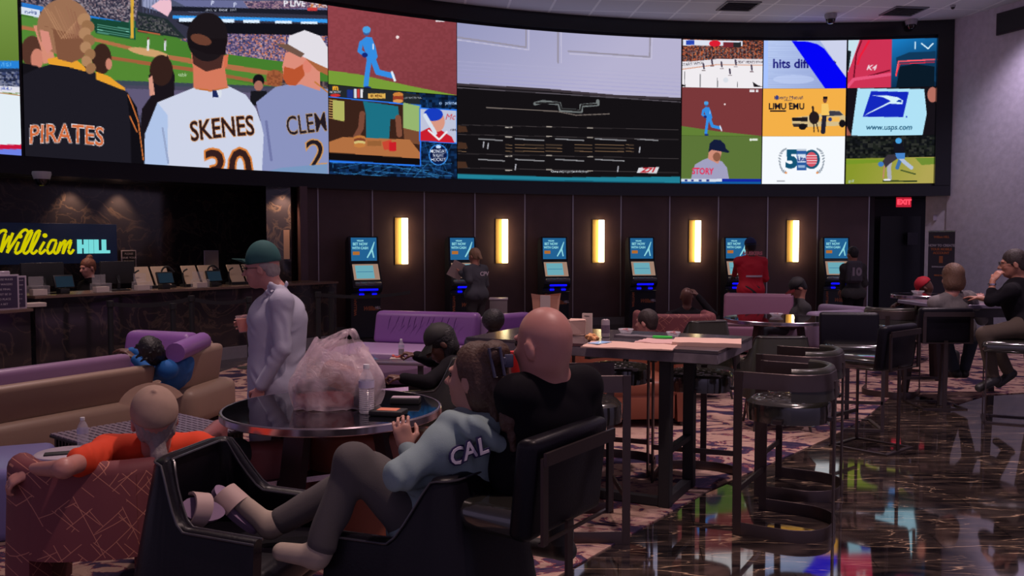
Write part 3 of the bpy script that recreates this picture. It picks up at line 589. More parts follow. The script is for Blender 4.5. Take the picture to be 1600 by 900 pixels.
c.poly([(655, 168), (715, 171), (715, 225), (655, 221)], (40, 120, 240)); c.poly([(657, 170), (713, 173), (713, 223), (657, 219)], (190, 195, 218)); c.text('Mc', 703, 183, 13, (200, 60, 70), shear=0.3); c.poly([(657, 206), (674, 198), (690, 204), (706, 214), (710, 223), (657, 220)], (200, 30, 45)); c.ell(683, 190, 12, 16, (216, 150, 130)); c.ell(677, 179, 15, 10, (24, 60, 190)); c.line([(664, 180), (680, 208)], 6, (214, 222, 236)); c.line([(670, 204), (686, 218), (698, 206)], 3, (235, 235, 240)); c.text('NHL', 709, 203, 5, (40, 30, 40))
c.ell(685, 242, 15, 16.5, (60, 150, 240)); c.ell(685, 242, 13.5, 15, (12, 26, 70)); [c.text(t, 685, y, 7.4, (240, 244, 250), bold=0.012, sx=0.78) for t, y in (('MONDAY', 236.5), ('NIGHT', 243), ('HOCKEY', 249.5))]; c.ell(685, 229.5, 4, 2.5, (200, 220, 250)); c.text('o  prime', 700, 161, 8, (170, 200, 240), bold=0.02)
c.build('video_screen', 'lit screen with a burger advert beside a small hockey portrait', LED)
# 5 dark pickup front
c = cv(714.5, 1063.5)
c.fill((20, 17, 20)); T = [(700, 0), (1070, 40), (1070, 155), (960, 150), (860, 143), (700, 132)]; c.poly([(700, -60), (1080, -60), (1080, 156), (960, 151), (860, 143), (700, 131)], (164, 164, 194)); c.grad([(700, -60), (1080, -60), (1080, 156), (960, 151), (860, 143), (700, 131)], (150, 152, 190), (182, 178, 208), 760, 0, 900, 150)
[c.line([(700, 95 + 6 * k), (1070, 118 + 6 * k)], 1.5, (176 - 4 * k, 174 - 4 * k, 206), 0.45) for k in range(6)]; [c.line(p, 2.5, (150, 144, 160)) for p in ([(700, 56), (822, 74), (822, 35)], [(888, 80), (1015, 89), (1016, 52)], [(872, 40), (872, 98)])]; [c.line(p, 1.5, (196, 192, 216)) for p in ([(700, 60), (826, 78), (826, 37)], [(890, 84), (1018, 92), (1019, 55)], [(877, 40), (877, 98)])]
c.line([(700, 131), (860, 141), (960, 150), (1070, 155)], 4, (60, 52, 58)); c.line([(700, 136), (860, 146), (1070, 160)], 1.5, (90, 84, 92))
c.line([(836, 162), (848, 159), (874, 162), (876, 172), (908, 174), (908, 165), (934, 163), (934, 158)], 5.5, (112, 118, 118)); c.line([(838, 161), (874, 161), (877, 171), (907, 173), (909, 164), (932, 163)], 2.5, (30, 28, 30)); c.line([(760, 168), (870, 174), (900, 180), (952, 178)], 1.5, (120, 110, 104))
for y, xs in ((218, ((748, 785), (805, 850), (868, 912), (930, 978), (992, 1028))), (250, ((748, 788), (805, 850), (868, 912), (930, 975)))): [c.line([(a, y - 1), (b, y + 1.5)], 1.8, (140, 140, 144)) for a, b in xs]
for y in (226, 231, 236): [c.line([(a, y), (b, y + 1)], 1.2, (112, 88, 66)) for a, b in ((716, 728), (790, 800), (805, 850), (853, 878), (898, 925), (930, 975), (978, 990))]
for y in (195, 210, 240, 262): c.line([(716, y), (1060, y + 8)], 1.0, (60, 54, 56)); c.line([(790, y + 4), (800, y + 4)], 1.6, (190, 180, 170)); c.line([(854, y + 3), (862, y + 3)], 1.6, (170, 160, 150)); c.line([(918, y + 5), (926, y + 5)], 1.6, (160, 150, 140))
[c.poly([(715, y), (728, y + 1), (731, y + 10), (715, y + 11)], (70, 46, 34)) for y in (196, 222, 252)]; [c.line([(x, y), (x - 1, y + 8)], 2, (170, 170, 178)) for x, y in ((756, 222), (763, 224), (806, 257), (966, 260), (1000, 230))]
c.text('Chevroletpropertiesthebigboys', 890, 268, 4.6, (210, 215, 220), bold=0.02); c.poly([(998, 262), (1030, 261), (1026, 271), (995, 270)], (214, 214, 220)); c.text('Z71', 1012, 266, 10, (190, 40, 50), bold=0.05, shear=0.4, sx=1.3)
c.poly([(700, 271), (790, 274), (880, 277), (1070, 276), (1070, 300), (700, 300)], (34, 128, 150)); c.line([(714, 280), (1064, 287)], 3, (20, 80, 100)); c.build('video_screen', 'wide lit screen with a black grille below a pale lilac wall', LED)
TH = (Z1 - Z0) / 3; zz = [Z0, Z0 + TH, Z0 + 2 * TH, Z1]
# 6 three tiles left column
c = cv(1065.5, 1190.5, zz[2] + .004, zz[3]); c.fill((240, 236, 240)); c.crowd([(1060, 50), (1195, 50), (1195, 96), (1060, 96)], [(150, 70, 50), (96, 50, 46), (60, 40, 44), (190, 100, 60), (120, 90, 90), (40, 34, 40)], 2.0, 1, 5)
c.poly([(1067, 62), (1160, 64), (1160, 72), (1067, 71)], (220, 225, 240)); c.rect(1072, 63, 1085, 70, (40, 70, 180)); c.ell(1117, 68, 9, 5, (220, 30, 50)); c.rect(1130, 66, 1146, 74, (120, 40, 50)); c.rect(1146, 66, 1158, 74, (40, 40, 44)); [c.line([(x, 76), (x, 94)], 0.7, (150, 140, 140), 0.6) for x in range(1070, 1190, 6)]
c.poly([(1060, 98), (1120, 92), (1195, 92), (1195, 102), (1120, 100), (1060, 108)], (232, 228, 234)); c.text('START WITH', 1082, 100, 6, (60, 60, 70), rot=-0.09); c.text('GREAT MEATS START', 1172, 97, 5.6, (60, 50, 60), sx=0.85); c.line([(1060, 109), (1120, 101), (1195, 102)], 1.4, (214, 150, 120))
for x, y in ((1112, 97), (1127, 101), (1149, 98), (1174, 106), (1140, 112), (1099, 104)): c.line([(x, y - 4), (x + 1, y + 3)], 2.6, (70, 60, 80)); c.line([(x - 2, y + 6), (x + 3, y + 6)], 1, (60, 30, 40))
[c.line([(x, 112 + k), (x, 136)], 1.0, (60, 60, 66)) for x, k in ((1070, 0), (1094, 4), (1121, 10), (1152, 16))]; c.ell(1134, 125, 4, 4, (220, 224, 232)); c.poly([(1064, 131), (1072, 134), (1064, 136)], (30, 24, 28)); c.poly([(1176, 128), (1184, 133), (1192, 136), (1178, 136)], (30, 24, 30)); c.build('video_screen', 'small lit screen with a white ice rink and crowd, top of its column', LED)
c = cv(1065.5, 1190.5, zz[1] + .004, zz[2]); c.fill((122, 56, 58)); c.poly([(1060, 196), (1120, 205), (1195, 213), (1195, 220), (1060, 220)], (98, 128, 54)); runner(c, 1102, 164, 0.50); c.ell(1132.5, 163, 1.4, 1.4, (240, 230, 230)); c.rect(1171, 140, 1179, 144, (230, 225, 230)); c.rect(1181, 140, 1185, 144, (230, 225, 230)); c.build('video_screen', 'small lit screen repeating the blue runner on a red track', LED)
c = cv(1065.5, 1190.5, zz[0], zz[1]); c.fill((92, 116, 56)); c.poly([(1079, 284), (1082, 268), (1086, 257), (1098, 250), (1106, 247), (1128, 252), (1136, 262), (1140, 284)], (160, 158, 190)); c.poly([(1108, 232), (1128, 236), (1125, 250), (1122, 256), (1106, 248)], (206, 140, 120)); c.ell(1120, 245, 6, 7, (140, 90, 70)); c.poly([(1107, 238), (1109, 224), (1116, 218), (1126, 219), (1133, 226), (1134, 232), (1140, 237), (1138, 239), (1128, 237), (1112, 234)], (20, 28, 58))
c.text('STORY', 1098, 268, 13.5, (220, 50, 90), bold=0.03, rot=0.02, sx=0.8); c.rect(1175, 216.5, 1184, 220, (220, 228, 215)); c.ell(1173, 218.4, 2, 2, (230, 235, 225)); c.rect(1064, 279.5, 1128, 284, (210, 220, 235)); [c.rect(x, 280.5, x + 4, 283.5, (40, 50, 130)) for x in (1070, 1080, 1092, 1104)]; c.rect(1128, 279.5, 1192, 284, (20, 40, 160)); c.rect(1064, 284, 1192, 288, (20, 90, 160)); c.build('video_screen', 'small lit screen with a player in a lettered grey shirt on grass', LED)
# middle column
c = cv(1192, 1321, zz[2] + .004, zz[3]); c.fill((170, 186, 232)); c.grad(None, (190, 208, 245), (150, 166, 215), 1192, 66, 1300, 134); [c.line([(1200, 66 + 3 * k), (1321, 66 + 3 * k)], 0.8, (140, 156, 210), 0.4) for k in range(24)]; c.rect(1190, 60, 1200, 140, (168, 195, 255)); c.poly([(1281, 63), (1325, 63), (1325, 126)], (205, 210, 235)); c.ell(1240, 124, 32, 7, (200, 214, 250), 0.5); c.text('hits different', 1257, 100, 20, (26, 26, 120), bold=0.022, sx=0.97)
c.poly([(1237, 64), (1262, 65), (1277, 69), (1288, 76), (1322, 121), (1322, 138), (1289, 138)], (4, 4, 246)); c.build('video_screen', 'small lit screen with dark lettering crossed by a broad blue band', LED)
c = cv(1192, 1321, zz[1] + .004, zz[2]); c.fill((244, 176, 72)); c.text('Liberty Mutual', 1232, 152.5, 7.6, (60, 50, 90)); c.ell(1214, 152.5, 2.6, 3.6, (50, 60, 130)); c.text('PRESENTS', 1232, 157, 3, (60, 50, 70)); c.text('LIMU EMU', 1229, 166.5, 14, (20, 16, 30), bold=0.022, sx=0.90); c.rect(1203, 172.6, 1228, 174.6, (20, 16, 30))
c.poly([(1237, 184), (1262, 181), (1282, 178), (1298, 172), (1312, 173), (1321, 182), (1321, 196), (1250, 199), (1238, 195)], (214, 190, 140)); c.poly([(1237, 184), (1262, 183), (1262, 190), (1238, 189)], (30, 26, 30)); c.poly([(1238, 193), (1262, 194), (1262, 199), (1240, 198)], (56, 46, 46)); c.poly([(1284, 178), (1298, 173), (1312, 174), (1318, 180), (1284, 182)], (60, 60, 72)); c.ell(1254, 198, 6, 5, (24, 20, 24)); c.ell(1316, 193, 5, 6, (24, 20, 24)); c.rect(1276, 183, 1312, 190, (244, 186, 90)); c.ell(1297, 186.5, 3, 3, (40, 60, 130))
c.line([(1288, 182), (1286, 206)], 7, (34, 34, 52)); c.poly([(1284, 162), (1294, 162), (1296, 180), (1283, 180)], (248, 200, 100)); c.ell(1289, 156, 3.2, 5, (120, 70, 52)); c.rect(1286, 151, 1293, 154.5, (30, 22, 26)); c.ell(1272, 184, 8, 10, (38, 28, 30)); c.line([(1271, 180), (1270, 167)], 3, (38, 28, 30)); c.line([(1271, 190), (1272, 206)], 1.6, (38, 28, 30)); c.line([(1275, 190), (1279, 206)], 1.6, (38, 28, 30)); c.build('video_screen', 'small lit orange screen with a yellow car and a standing figure', LED)
c = cv(1192, 1321, zz[0], zz[1]); c.fill((246, 250, 255)); c.text('5', 1237, 250, 38, (20, 84, 116), bold=0.05); c.ell(1268, 249, 13, 15, (20, 84, 116)); c.ell(1268, 249, 9, 11.5, (214, 84, 100)); [c.line([(1260, 243 + 4 * k), (1276, 243 + 4 * k)], 1, (246, 220, 224)) for k in range(4)]
c.rect(1245, 234, 1260, 266, (44, 92, 160)); c.rect(1245, 233, 1260, 236, (190, 200, 214)); c.rect(1246, 241, 1259, 254, (214, 226, 240)); c.text('Lite', 1252.5, 248.5, 10, (22, 50, 130), bold=0.03, sx=0.85); c.rect(1247, 258, 1258, 262, (150, 180, 215))
for sg, cx_ in ((1, 1228), (-1, 1277)):
    for k in range(12): a = math.radians(95 + k * 15); c.ell(cx_ - 0 + sg * 11 * math.cos(a) * 0.9, 251 - 18 * math.sin(a), 2.6, 1.2, (150, 160, 172), ang=sg * (a + 0.8))
c.ell(1228, 270, 2, 1.5, (230, 150, 90)); c.ell(1277, 270, 2, 1.5, (230, 150, 90)); c.line([(1214, 283), (1226, 283)], 1, (120, 120, 130)); c.build('video_screen', 'small lit white screen with a can between two large digits', LED)
# right column
c = cv(1323.5, 1461, zz[2] + .004, zz[3]); c.fill((20, 60, 100)); c.poly([(1320, 60), (1394, 60), (1392, 140), (1320, 140)], (206, 50, 84)); c.poly([(1322, 60), (1344, 60), (1330, 100), (1322, 120)], (200, 226, 238)); c.poly([(1322, 78), (1330, 80), (1326, 110), (1322, 112)], (24, 34, 40)); c.line([(1346, 64), (1338, 84), (1334, 122), (1346, 122), (1390, 110)], 2.2, (110, 14, 36)); c.line([(1358, 64), (1344, 88), (1340, 100)], 3, (236, 30, 60)); c.line([(1324, 136), (1334, 124), (1392, 116)], 5, (232, 84, 124)); c.text('K4', 1361, 106, 11, (236, 220, 226), bold=0.03, shear=0.3, sx=1.2)
c.grad([(1394, 60), (1465, 60), (1465, 140), (1392, 140)], (24, 120, 190), (10, 40, 70), 1400, 66, 1430, 130); c.poly([(1400, 90), (1420, 82), (1462, 80), (1462, 128), (1404, 132)], (16, 56, 90)); c.poly([(1406, 104), (1430, 100), (1460, 104), (1460, 138), (1400, 138)], (10, 26, 40)); c.line([(1400, 118), (1404, 96), (1460, 93)], 2.4, (255, 90, 104)); c.line([(1400, 118), (1406, 100), (1460, 97)], 1.2, (255, 40, 60)); c.line([(1430, 66), (1430, 76)], 2, (220, 245, 255)); c.line([(1440, 68), (1450, 76), (1458, 68)], 2, (220, 245, 255)); c.build('video_screen', 'small lit screen split between a red car and a blue car', LED)
c = cv(1323.5, 1461, zz[1] + .004, zz[2]); c.fill((22, 18, 24)); c.poly([(1340, 138), (1444, 139), (1448, 178), (1441, 213), (1330, 212)], (176, 226, 246)); c.poly([(1320, 190), (1330, 212), (1320, 212)], (160, 90, 76)); c.ell(1457, 148, 8, 12, (180, 110, 96))
c.poly([(1361, 142.5), (1420, 143.5), (1411, 183), (1348, 182.5)], (20, 40, 190)); c.poly([(1363, 149), (1385, 149), (1403, 152), (1411, 157), (1410, 163), (1390, 162), (1350, 181), (1357, 176), (1392, 158), (1380, 152)], (214, 240, 250)); c.poly([(1404, 156), (1408, 156), (1409, 160), (1400, 159)], (20, 60, 170)); c.ell(1416.5, 182.5, 1.3, 1.3, (20, 40, 190)); c.text('www.usps.com', 1389, 199, 12, (24, 78, 110), shear=0.15, bold=0.012, sx=0.98); c.build('video_screen', 'small lit screen with a blue eagle emblem on a pale box', LED)
c = cv(1323.5, 1461, zz[0], zz[1]); c.fill((18, 20, 22)); c.crowd([(1320, 213), (1465, 213), (1465, 250), (1320, 250)], [(14, 16, 18), (30, 34, 30), (20, 22, 26), (46, 48, 44)], 4, 1, 6); c.grad([(1320, 248), (1465, 245), (1465, 290), (1320, 290)], (136, 150, 44), (176, 164, 84), 1340, 248, 1440, 290); c.poly([(1320, 250), (1390, 249), (1390, 253), (1320, 257)], (120, 150, 40)); c.poly([(1430, 247), (1465, 246), (1465, 256), (1440, 258)], (110, 140, 50))
c.line([(1380, 283), (1432, 283)], 2.2, (40, 56, 30)); c.line([(1408, 266), (1430, 272)], 2, (60, 80, 40)); c.line([(1410, 240), (1402, 262)], 6, (60, 110, 170)); c.line([(1404, 244), (1414, 254), (1424, 262)], 6, (176, 190, 216)); c.poly([(1395, 221), (1410, 221), (1414, 240), (1398, 242)], (20, 20, 30)); c.ell(1404, 220, 5, 4.5, (70, 160, 225)); c.rect(1399, 239, 1414, 248, (70, 130, 200)); c.line([(1392, 246), (1389, 262), (1390, 279)], 6.5, (170, 172, 184)); c.poly([(1379, 252), (1386, 242), (1398, 241), (1402, 248), (1390, 256), (1384, 262)], (56, 50, 60)); c.ell(1376.5, 256.5, 4.5, 4, (64, 120, 190)); c.line([(1382, 260), (1380, 278)], 2, (190, 130, 110)); c.ell(1386, 281, 6, 1.6, (230, 230, 235)); c.text('golf', 1330, 283, 6, (190, 210, 230)); c.build('video_screen', 'small lit screen with a player bending on a golf green', LED)
# ------------------------------------------------------------------ people
SKINS = {'pink': mat('skin_pink', rgb(196, 138, 128), 0.45, sss=0.05, noise=0.12, nscale=14), 'tan': mat('skin_tan', rgb(176, 120, 100), 0.5, sss=0.05, noise=0.12, nscale=14),
         'brown': mat('skin_brown', rgb(96, 62, 52), 0.45, noise=0.15, nscale=14), 'pale': mat('skin_pale', rgb(190, 140, 126), 0.5, noise=0.15, nscale=12, sss=0.05)}
def hand_prims(w, d, n, side, curl=0.5, sc=1.0):
    """w wrist, d towards the fingers, n palm normal, side = direction of the thumb"""
    d = Vector(d).normalized(); n = Vector(n); n = (n - d * n.dot(d)).normalized(); s = d.cross(n).normalized()
    if s.dot(Vector(side)) < 0: s = -s
    pr = [cap(w, w + d * 0.03 * sc, 0.026 * sc, 0.030 * sc, 0.01, (n, 0.65)),
          cap(w + d * 0.035 * sc + s * 0.012 * sc, w + d * 0.085 * sc + s * 0.016 * sc, 0.026 * sc, 0.024 * sc, 0.012, (n, 0.55)),
          cap(w + d * 0.035 * sc - s * 0.014 * sc, w + d * 0.080 * sc - s * 0.020 * sc, 0.026 * sc, 0.022 * sc, 0.012, (n, 0.55))]
    for i, (o, L) in enumerate(((0.030, 0.9), (0.010, 1.0), (-0.011, 0.93), (-0.031, 0.75))):
        p = w + d * (0.088 - abs(o) * 0.15) * sc + s * o * sc; a = curl * 0.6; dd = (d + s * o * 2.0).normalized(); r = 0.0088 * sc
        for L0 in (0.040, 0.026, 0.020):
            q = p + (dd * math.cos(a) + n * math.sin(a)) * L0 * L * sc; pr.append(cap(p, q, r, r * 0.92, 0.004)); p = q; a += curl * 1.05; r *= 0.93
    p = w + d * 0.028 * sc + s * 0.026 * sc
    for dv, L0, r in (((d * 0.6 + s * 0.75 + n * 0.3), 0.038, 0.0125), ((d * 0.85 + s * (0.35 - 0.4 * curl) + n * (0.3 + 0.6 * curl)), 0.030, 0.0105), ((d * 0.9 + s * (0.1 - 0.5 * curl) + n * (0.3 + 0.7 * curl)), 0.024, 0.009)):
        q = p + dv.normalized() * L0 * sc; pr.append(cap(p, q, r * sc, r * 0.9 * sc, 0.006)); p = q
    return pr
def head_prims(c, f, u, hs=1.0):
    f = Vector(f).normalized(); u = Vector(u); u = (u - f * u.dot(f)).normalized(); s = f.cross(u); fr = (s, f, u)
    L = lambda a, b_, c_: c + (s * a + f * b_ + u * c_) * hs
    R = lambda *r: tuple(x * hs for x in r)
    pr = [ell(L(0, -0.012, 0.028), R(0.076, 0.094, 0.092), 0.02, fr), ell(L(0, 0.030, -0.038), R(0.060, 0.060, 0.078), 0.03, fr),
          ell(L(0, 0.045, -0.092), R(0.036, 0.034, 0.024), 0.025, fr), ell(L(0, -0.045, -0.03), R(0.058, 0.05, 0.06), 0.03, fr),
          cap(L(0, 0.088, 0.000), L(0, 0.112, -0.034), 0.009 * hs, 0.013 * hs, 0.012), ell(L(0.013, 0.098, -0.038), R(0.010, 0.010, 0.008), 0.006, fr), ell(L(-0.013, 0.098, -0.038), R(0.010, 0.010, 0.008), 0.006, fr),
          ell(L(0, 0.083, 0.020), R(0.050, 0.013, 0.011), 0.014, fr), ell(L(0.036, 0.062, -0.028), R(0.022, 0.02, 0.02), 0.02, fr), ell(L(-0.036, 0.062, -0.028), R(0.022, 0.02, 0.02), 0.02, fr),
          ell(L(0, 0.086, -0.061), R(0.024, 0.013, 0.006), 0.006, fr), ell(L(0, 0.083, -0.072), R(0.021, 0.013, 0.007), 0.006, fr)]
    for sg in (1, -1):
        pr.append(('neg', ell(L(sg * 0.031, 0.096, 0.002), R(0.016, 0.014, 0.010), 0.0, fr)))
        pr += [ell(L(sg * 0.080, -0.012, -0.012), R(0.010, 0.020, 0.031), 0.005, (s, (f * 0.97 - u * 0.2 + s * sg * -0.2).normalized(), u)),
               ('neg', ell(L(sg * 0.092, -0.006, -0.010), R(0.007, 0.011, 0.018), 0.0, fr))]
    return pr, fr, L
def person(label, J, skin, shirt=None, pants=None, shoes=None, hair=None, cap_=None, h=0.012, hs=1.0, fw=(0, 1, 0), up=(0, 0, 1), sleeve='long', bulk=1.0, nneck=None, hcut=0.062,
           hands=None, group=None, loc=None, eyes=False, shirt_hem=0.0, wr=0.0022, extra_body=(), extra_shirt=(), chestd=None, torso_r=None, hooded=False, shirt_cuts=(), armr=1.0, nohands=(), collar=False):
    V3 = {k: Vector(v) for k, v in J.items()}; c = V3['head']; f = Vector(fw).normalized(); u0 = Vector(up).normalized()
    root = thing('person', label, 'person', loc if loc is not None else (V3['hip_l'].x, V3['hip_l'].y, 0), 0, group)
    pr, fr, L = head_prims(c, f, u0, hs); s, f, u = fr
    sl, sr, hl, hr = V3['sh_l'], V3['sh_r'], V3['hip_l'], V3['hip_r']; neck = V3.get('neck', (sl + sr) / 2 + Vector((0, 0, 0.05)))
    sm, hm = (sl + sr) / 2, (hl + hr) / 2; side = (sr - sl).normalized(); spine = (sm - hm).normalized(); fwd = side.cross(spine).normalized(); fwd = -fwd if False else fwd
    W = (sr - sl).length; rT = torso_r if torso_r else max(0.12, W * 0.42) * bulk; cd_ = chestd if chestd else 0.66
    pr.append(cap(L(0, -0.018, -0.045), neck, 0.054 * hs, 0.062 * bulk, 0.03))
    torso = lambda e: [cap(sm - spine * 0.13, hm + spine * 0.10, rT + e, rT * 0.88 + e, 0.05, (fwd, cd_)), cap(hl, hr, 0.115 * bulk + e, None, 0.05),
                       cap(sl, sr, 0.055 + e, None, 0.04), cap(neck - spine * 0.02, sl, 0.045 + e * 0.8, 0.05 + e, 0.04), cap(neck - spine * 0.02, sr, 0.045 + e * 0.8, 0.05 + e, 0.04),
                       cap(sm - spine * 0.10 + side * W * 0.2, sm - spine * 0.10 - side * W * 0.2, 0.10 * bulk + e, None, 0.05, (fwd, 0.8))]
    pr += torso(-0.006)
    hd = hands or {}
    for sd in 'lr':
        sh, e_, w_ = V3['sh_' + sd], V3.get('el_' + sd), V3.get('wr_' + sd)
        if e_ is not None:
            pr += [cap(sh, e_, 0.048 * armr, 0.038 * armr, 0.03), cap(e_, w_, 0.038 * armr, 0.026 * armr, 0.02)]
            spec = hd.get(sd, {}); d = Vector(spec.get('d', (w_ - e_).normalized())); n = Vector(spec.get('n', (0, 0, -1))); sdv = Vector(spec.get('t', (0, 0, 1)))
            pr += hand_prims(w_, d, n, sdv, spec.get('curl', 0.35), spec.get('sc', 1.0))
        hp, kn, an = V3['hip_' + sd], V3.get('kn_' + sd), V3.get('an_' + sd)
        if kn is not None:
            pr += [cap(hp, kn, 0.082 * bulk, 0.056, 0.04), cap(kn, an, 0.054, 0.036, 0.03)]
            toe = V3.get('to_' + sd, an + Vector((f.x, f.y, 0)).normalized() * 0.16 + Vector((0, 0, -0.05)))
            pr += [cap(an + (an - kn).normalized() * 0.03, toe, 0.036, 0.026, 0.03)]
    pr += list(extra_body)
    hang(soft('body', pr, skin, h=h), root)
    if shirt:
        sp = torso(0.016)
        if shirt_hem: sp.append(cap(hm + spine * 0.10, hm - spine * shirt_hem, rT * 0.92 + 0.02, rT * 0.95 + 0.02, 0.05, (fwd, cd_)))
        for sd in 'lr':
            sh, e_, w_ = V3['sh_' + sd], V3.get('el_' + sd), V3.get('wr_' + sd)
            if e_ is None: continue
            if sleeve == 'long': sp += [cap(sh, e_, 0.068 * armr, 0.056 * armr, 0.035), cap(e_, e_.lerp(w_, 0.93), 0.055 * armr, 0.042 * armr, 0.02)]
            elif sleeve == 'short': sp += [cap(sh, sh.lerp(e_, 0.62), 0.068 * armr, 0.064 * armr, 0.035)]
            elif sleeve == 'rolled': sp += [cap(sh, e_, 0.068 * armr, 0.056 * armr, 0.035), cap(e_, e_.lerp(w_, 0.45), 0.055 * armr, 0.046 * armr, 0.02)]
        sp += list(extra_shirt)
        if collar: sp += [cap(neck + s * 0.055 + f * 0.03 + u * 0.02, neck - f * 0.06 + u * 0.035, 0.018, None, 0.012), cap(neck - s * 0.055 + f * 0.03 + u * 0.02, neck - f * 0.06 + u * 0.035, 0.018, None, 0.012)]
        nn_ = nneck or (0.015, 0.060 * bulk, 0.08); sp.append(('neg', cap(neck + spine * nn_[0], neck + spine * 0.3, nn_[1], nn_[2], 0)))
        hang(soft('shirt', sp, shirt, h=h, wrinkle=wr, wfreq=70, cuts=shirt_cuts), root)
    if pants:
        pp = [cap(hl, hr, 0.125 * bulk, None, 0.05), cap(hm, hm + spine * 0.09, rT * 0.9 + 0.008, None, 0.05, (fwd, cd_))]
        for sd in 'lr':
            hp, kn, an = V3['hip_' + sd], V3.get('kn_' + sd), V3.get('an_' + sd)
            if kn is not None: pp += [cap(hp, kn, 0.098 * bulk, 0.072, 0.05), cap(kn, kn.lerp(an, 0.93), 0.070, 0.056, 0.03)]
        hang(soft('trousers', pp, pants, h=h, wrinkle=wr, wfreq=40), root)
    if shoes:
        for sd in 'lr':
            kn, an = V3.get('kn_' + sd), V3.get('an_' + sd)
            if an is None: continue
            toe = V3.get('to_' + sd, an + Vector((f.x, f.y, 0)).normalized() * 0.16 + Vector((0, 0, -0.05))); dn = (an - kn).normalized()
            hang(soft('shoe', [cap(an + dn * 0.035 - (toe - an).normalized() * 0.03, toe, 0.046, 0.040, 0.02), cap(an + dn * 0.02, an - dn * 0.04, 0.047, 0.05, 0.02)], shoes, h=h), root)
    if hair:
        st, hm_ = hair[0], hair[1]; R = lambda *r: tuple(x * hs for x in r)
        if st == 'short': hp_ = [ell(L(0, -0.016, 0.036), R(0.084, 0.100, 0.096), 0.0, fr), ell(L(0, -0.055, -0.02), R(0.066, 0.050, 0.062), 0.02, fr)]; ct = [(L(0, 0.066, 0.02), f - u * 0.55), (L(0, 0.0, -0.065), -u)]
        elif st == 'fringe': hp_ = [ell(L(0, -0.06, -0.02), R(0.074, 0.046, 0.052), 0.0, fr), ell(L(0, -0.02, 0.012), R(0.084, 0.085, 0.05), 0.01, fr)]; ct = [(L(0, -0.005, 0.0), f)]
        else: hp_ = [ell(L(0, -0.018, 0.036), R(0.088, 0.106, 0.100), 0.0, fr), ell(L(0, -0.05, -0.04), R(0.080, 0.062, 0.085), 0.03, fr)]; ct = [(L(0, hcut, 0.0), f - u * 0.45)]
        hp_ += list(hair[2](L, s, f, u) if len(hair) > 2 else [])
        nf = lambda X, Y, Z: 0.0025 * np.sin(300 * (X * s.x + Y * s.y + Z * s.z) + 4 * np.sin(30 * Z)) * 1.0
        hang(soft('hair', hp_, hm_, h=min(h, 0.010), noisefn=nf if len(hair) < 4 else hair[3], cuts=ct if st != 'free' else ()), root)
    if cap_:
        cm, back, ctilt = cap_[0], cap_[1], cap_[2] if len(cap_) > 2 else 0.0
        bf = -f if back else f; R = lambda *r: tuple(x * hs for x in r); bmat = cap_[3] if len(cap_) > 3 else cm
        hang(soft('cap_crown', [ell(L(0, -0.012, 0.045), R(0.089, 0.106, 0.098 + (cap_[4] if len(cap_) > 4 else 0)), 0, fr), ell(L(0, -0.012, 0.145), R(0.010, 0.010, 0.008), 0.004, fr)], cm, h=min(h, 0.009), cuts=[(L(0, 0, 0.030), -u * 1.0 - f * 0.10)]), root)
        bm = B(); rows = []
        for i in range(7):
            row = []
            for j in range(13):
                a = (j / 12 - 0.5) * 2.1; r0 = 0.098; r1 = r0 + i / 6 * 0.075 * math.cos(a * 0.62) ** 0.6
                p = c + (s * math.sin(a) * r1 * 0.86 + bf * (math.cos(a) * r1 + (0.0 if not back else 0.01)) + u * (0.035 - 0.020 * i / 6 - 0.012 * (math.sin(a) ** 2) + ctilt * i / 6)) * hs
                row.append(bm.verts.new(p))
            rows.append(row)
        for i in range(6):
            for j in range(12): bm.faces.new((rows[i][j], rows[i][j + 1], rows[i + 1][j + 1], rows[i + 1][j]))
        bmesh.ops.solidify(bm, geom=list(bm.faces), thickness=0.007); hang(obj('cap_brim', bm, bmat), root)
    if eyes:
        for sg in (1, -1):
            hang(soft('eye', [ell(L(sg * 0.031, 0.079, 0.002), (0.011 * hs,) * 3, 0, fr)], mat('eye', (0.05, 0.03, 0.025), 0.1), h=0.0025), root)
    root['_fr'] = 0; del root['_fr']
    return root, fr, L
def glasses(root, L, s, f, u, m):
    bm = B()
    for sg in (1, -1):
        ring = [L(sg * 0.033 + 0.024 * math.cos(a), 0.105, 0.002 + 0.019 * math.sin(a)) for a in [2 * math.pi * k / 12 for k in range(12)]]
        tube(bm, ring, 0.0022, 5, True); tube(bm, [L(sg * 0.057, 0.103, 0.004), L(sg * 0.086, 0.0, 0.004), L(sg * 0.084, -0.02, -0.006)], 0.0022, 5)
    tube(bm, [L(-0.009, 0.105, 0.004), L(0.009, 0.105, 0.004)], 0.0022, 5); hang(obj('glasses', bm, m), root)
# ------------------------------------------------------------------ furniture materials
BLKLEA = mat('black_leather', (0.006, 0.005, 0.009), 0.36, spec=0.22, bump=0.08, bscale=90)
OLVLEA = mat('olive_black_leather', (0.030, 0.029, 0.024), 0.30, spec=0.4, bump=0.08, bscale=80)
GLSLEA = mat('glossy_seat_leather', (0.022, 0.021, 0.018), 0.15, spec=1.0, coat=1.0)
BRONZE = mat('bronze_metal', (0.105, 0.078, 0.076), 0.34, 0.85, noise=0.2, nscale=6)
DKBRZ = mat('dark_bronze', (0.055, 0.042, 0.048), 0.42, 0.7)
CHROME = mat('polished_rim', (0.55, 0.48, 0.55), 0.18, 0.95)
PIPE = mat('piping', (0.035, 0.032, 0.042), 0.3, spec=0.8)
DKWOOD = mat('dark_wood', (0.045, 0.032, 0.034), 0.4, noise=0.5, nscale=8)
VIOLET = mat('violet_leather', rgb(140, 92, 166), 0.42, noise=0.12, nscale=4, bump=0.1, bscale=14)
LILACL = mat('lilac_leather', rgb(170, 140, 182), 0.42, noise=0.1, nscale=4)
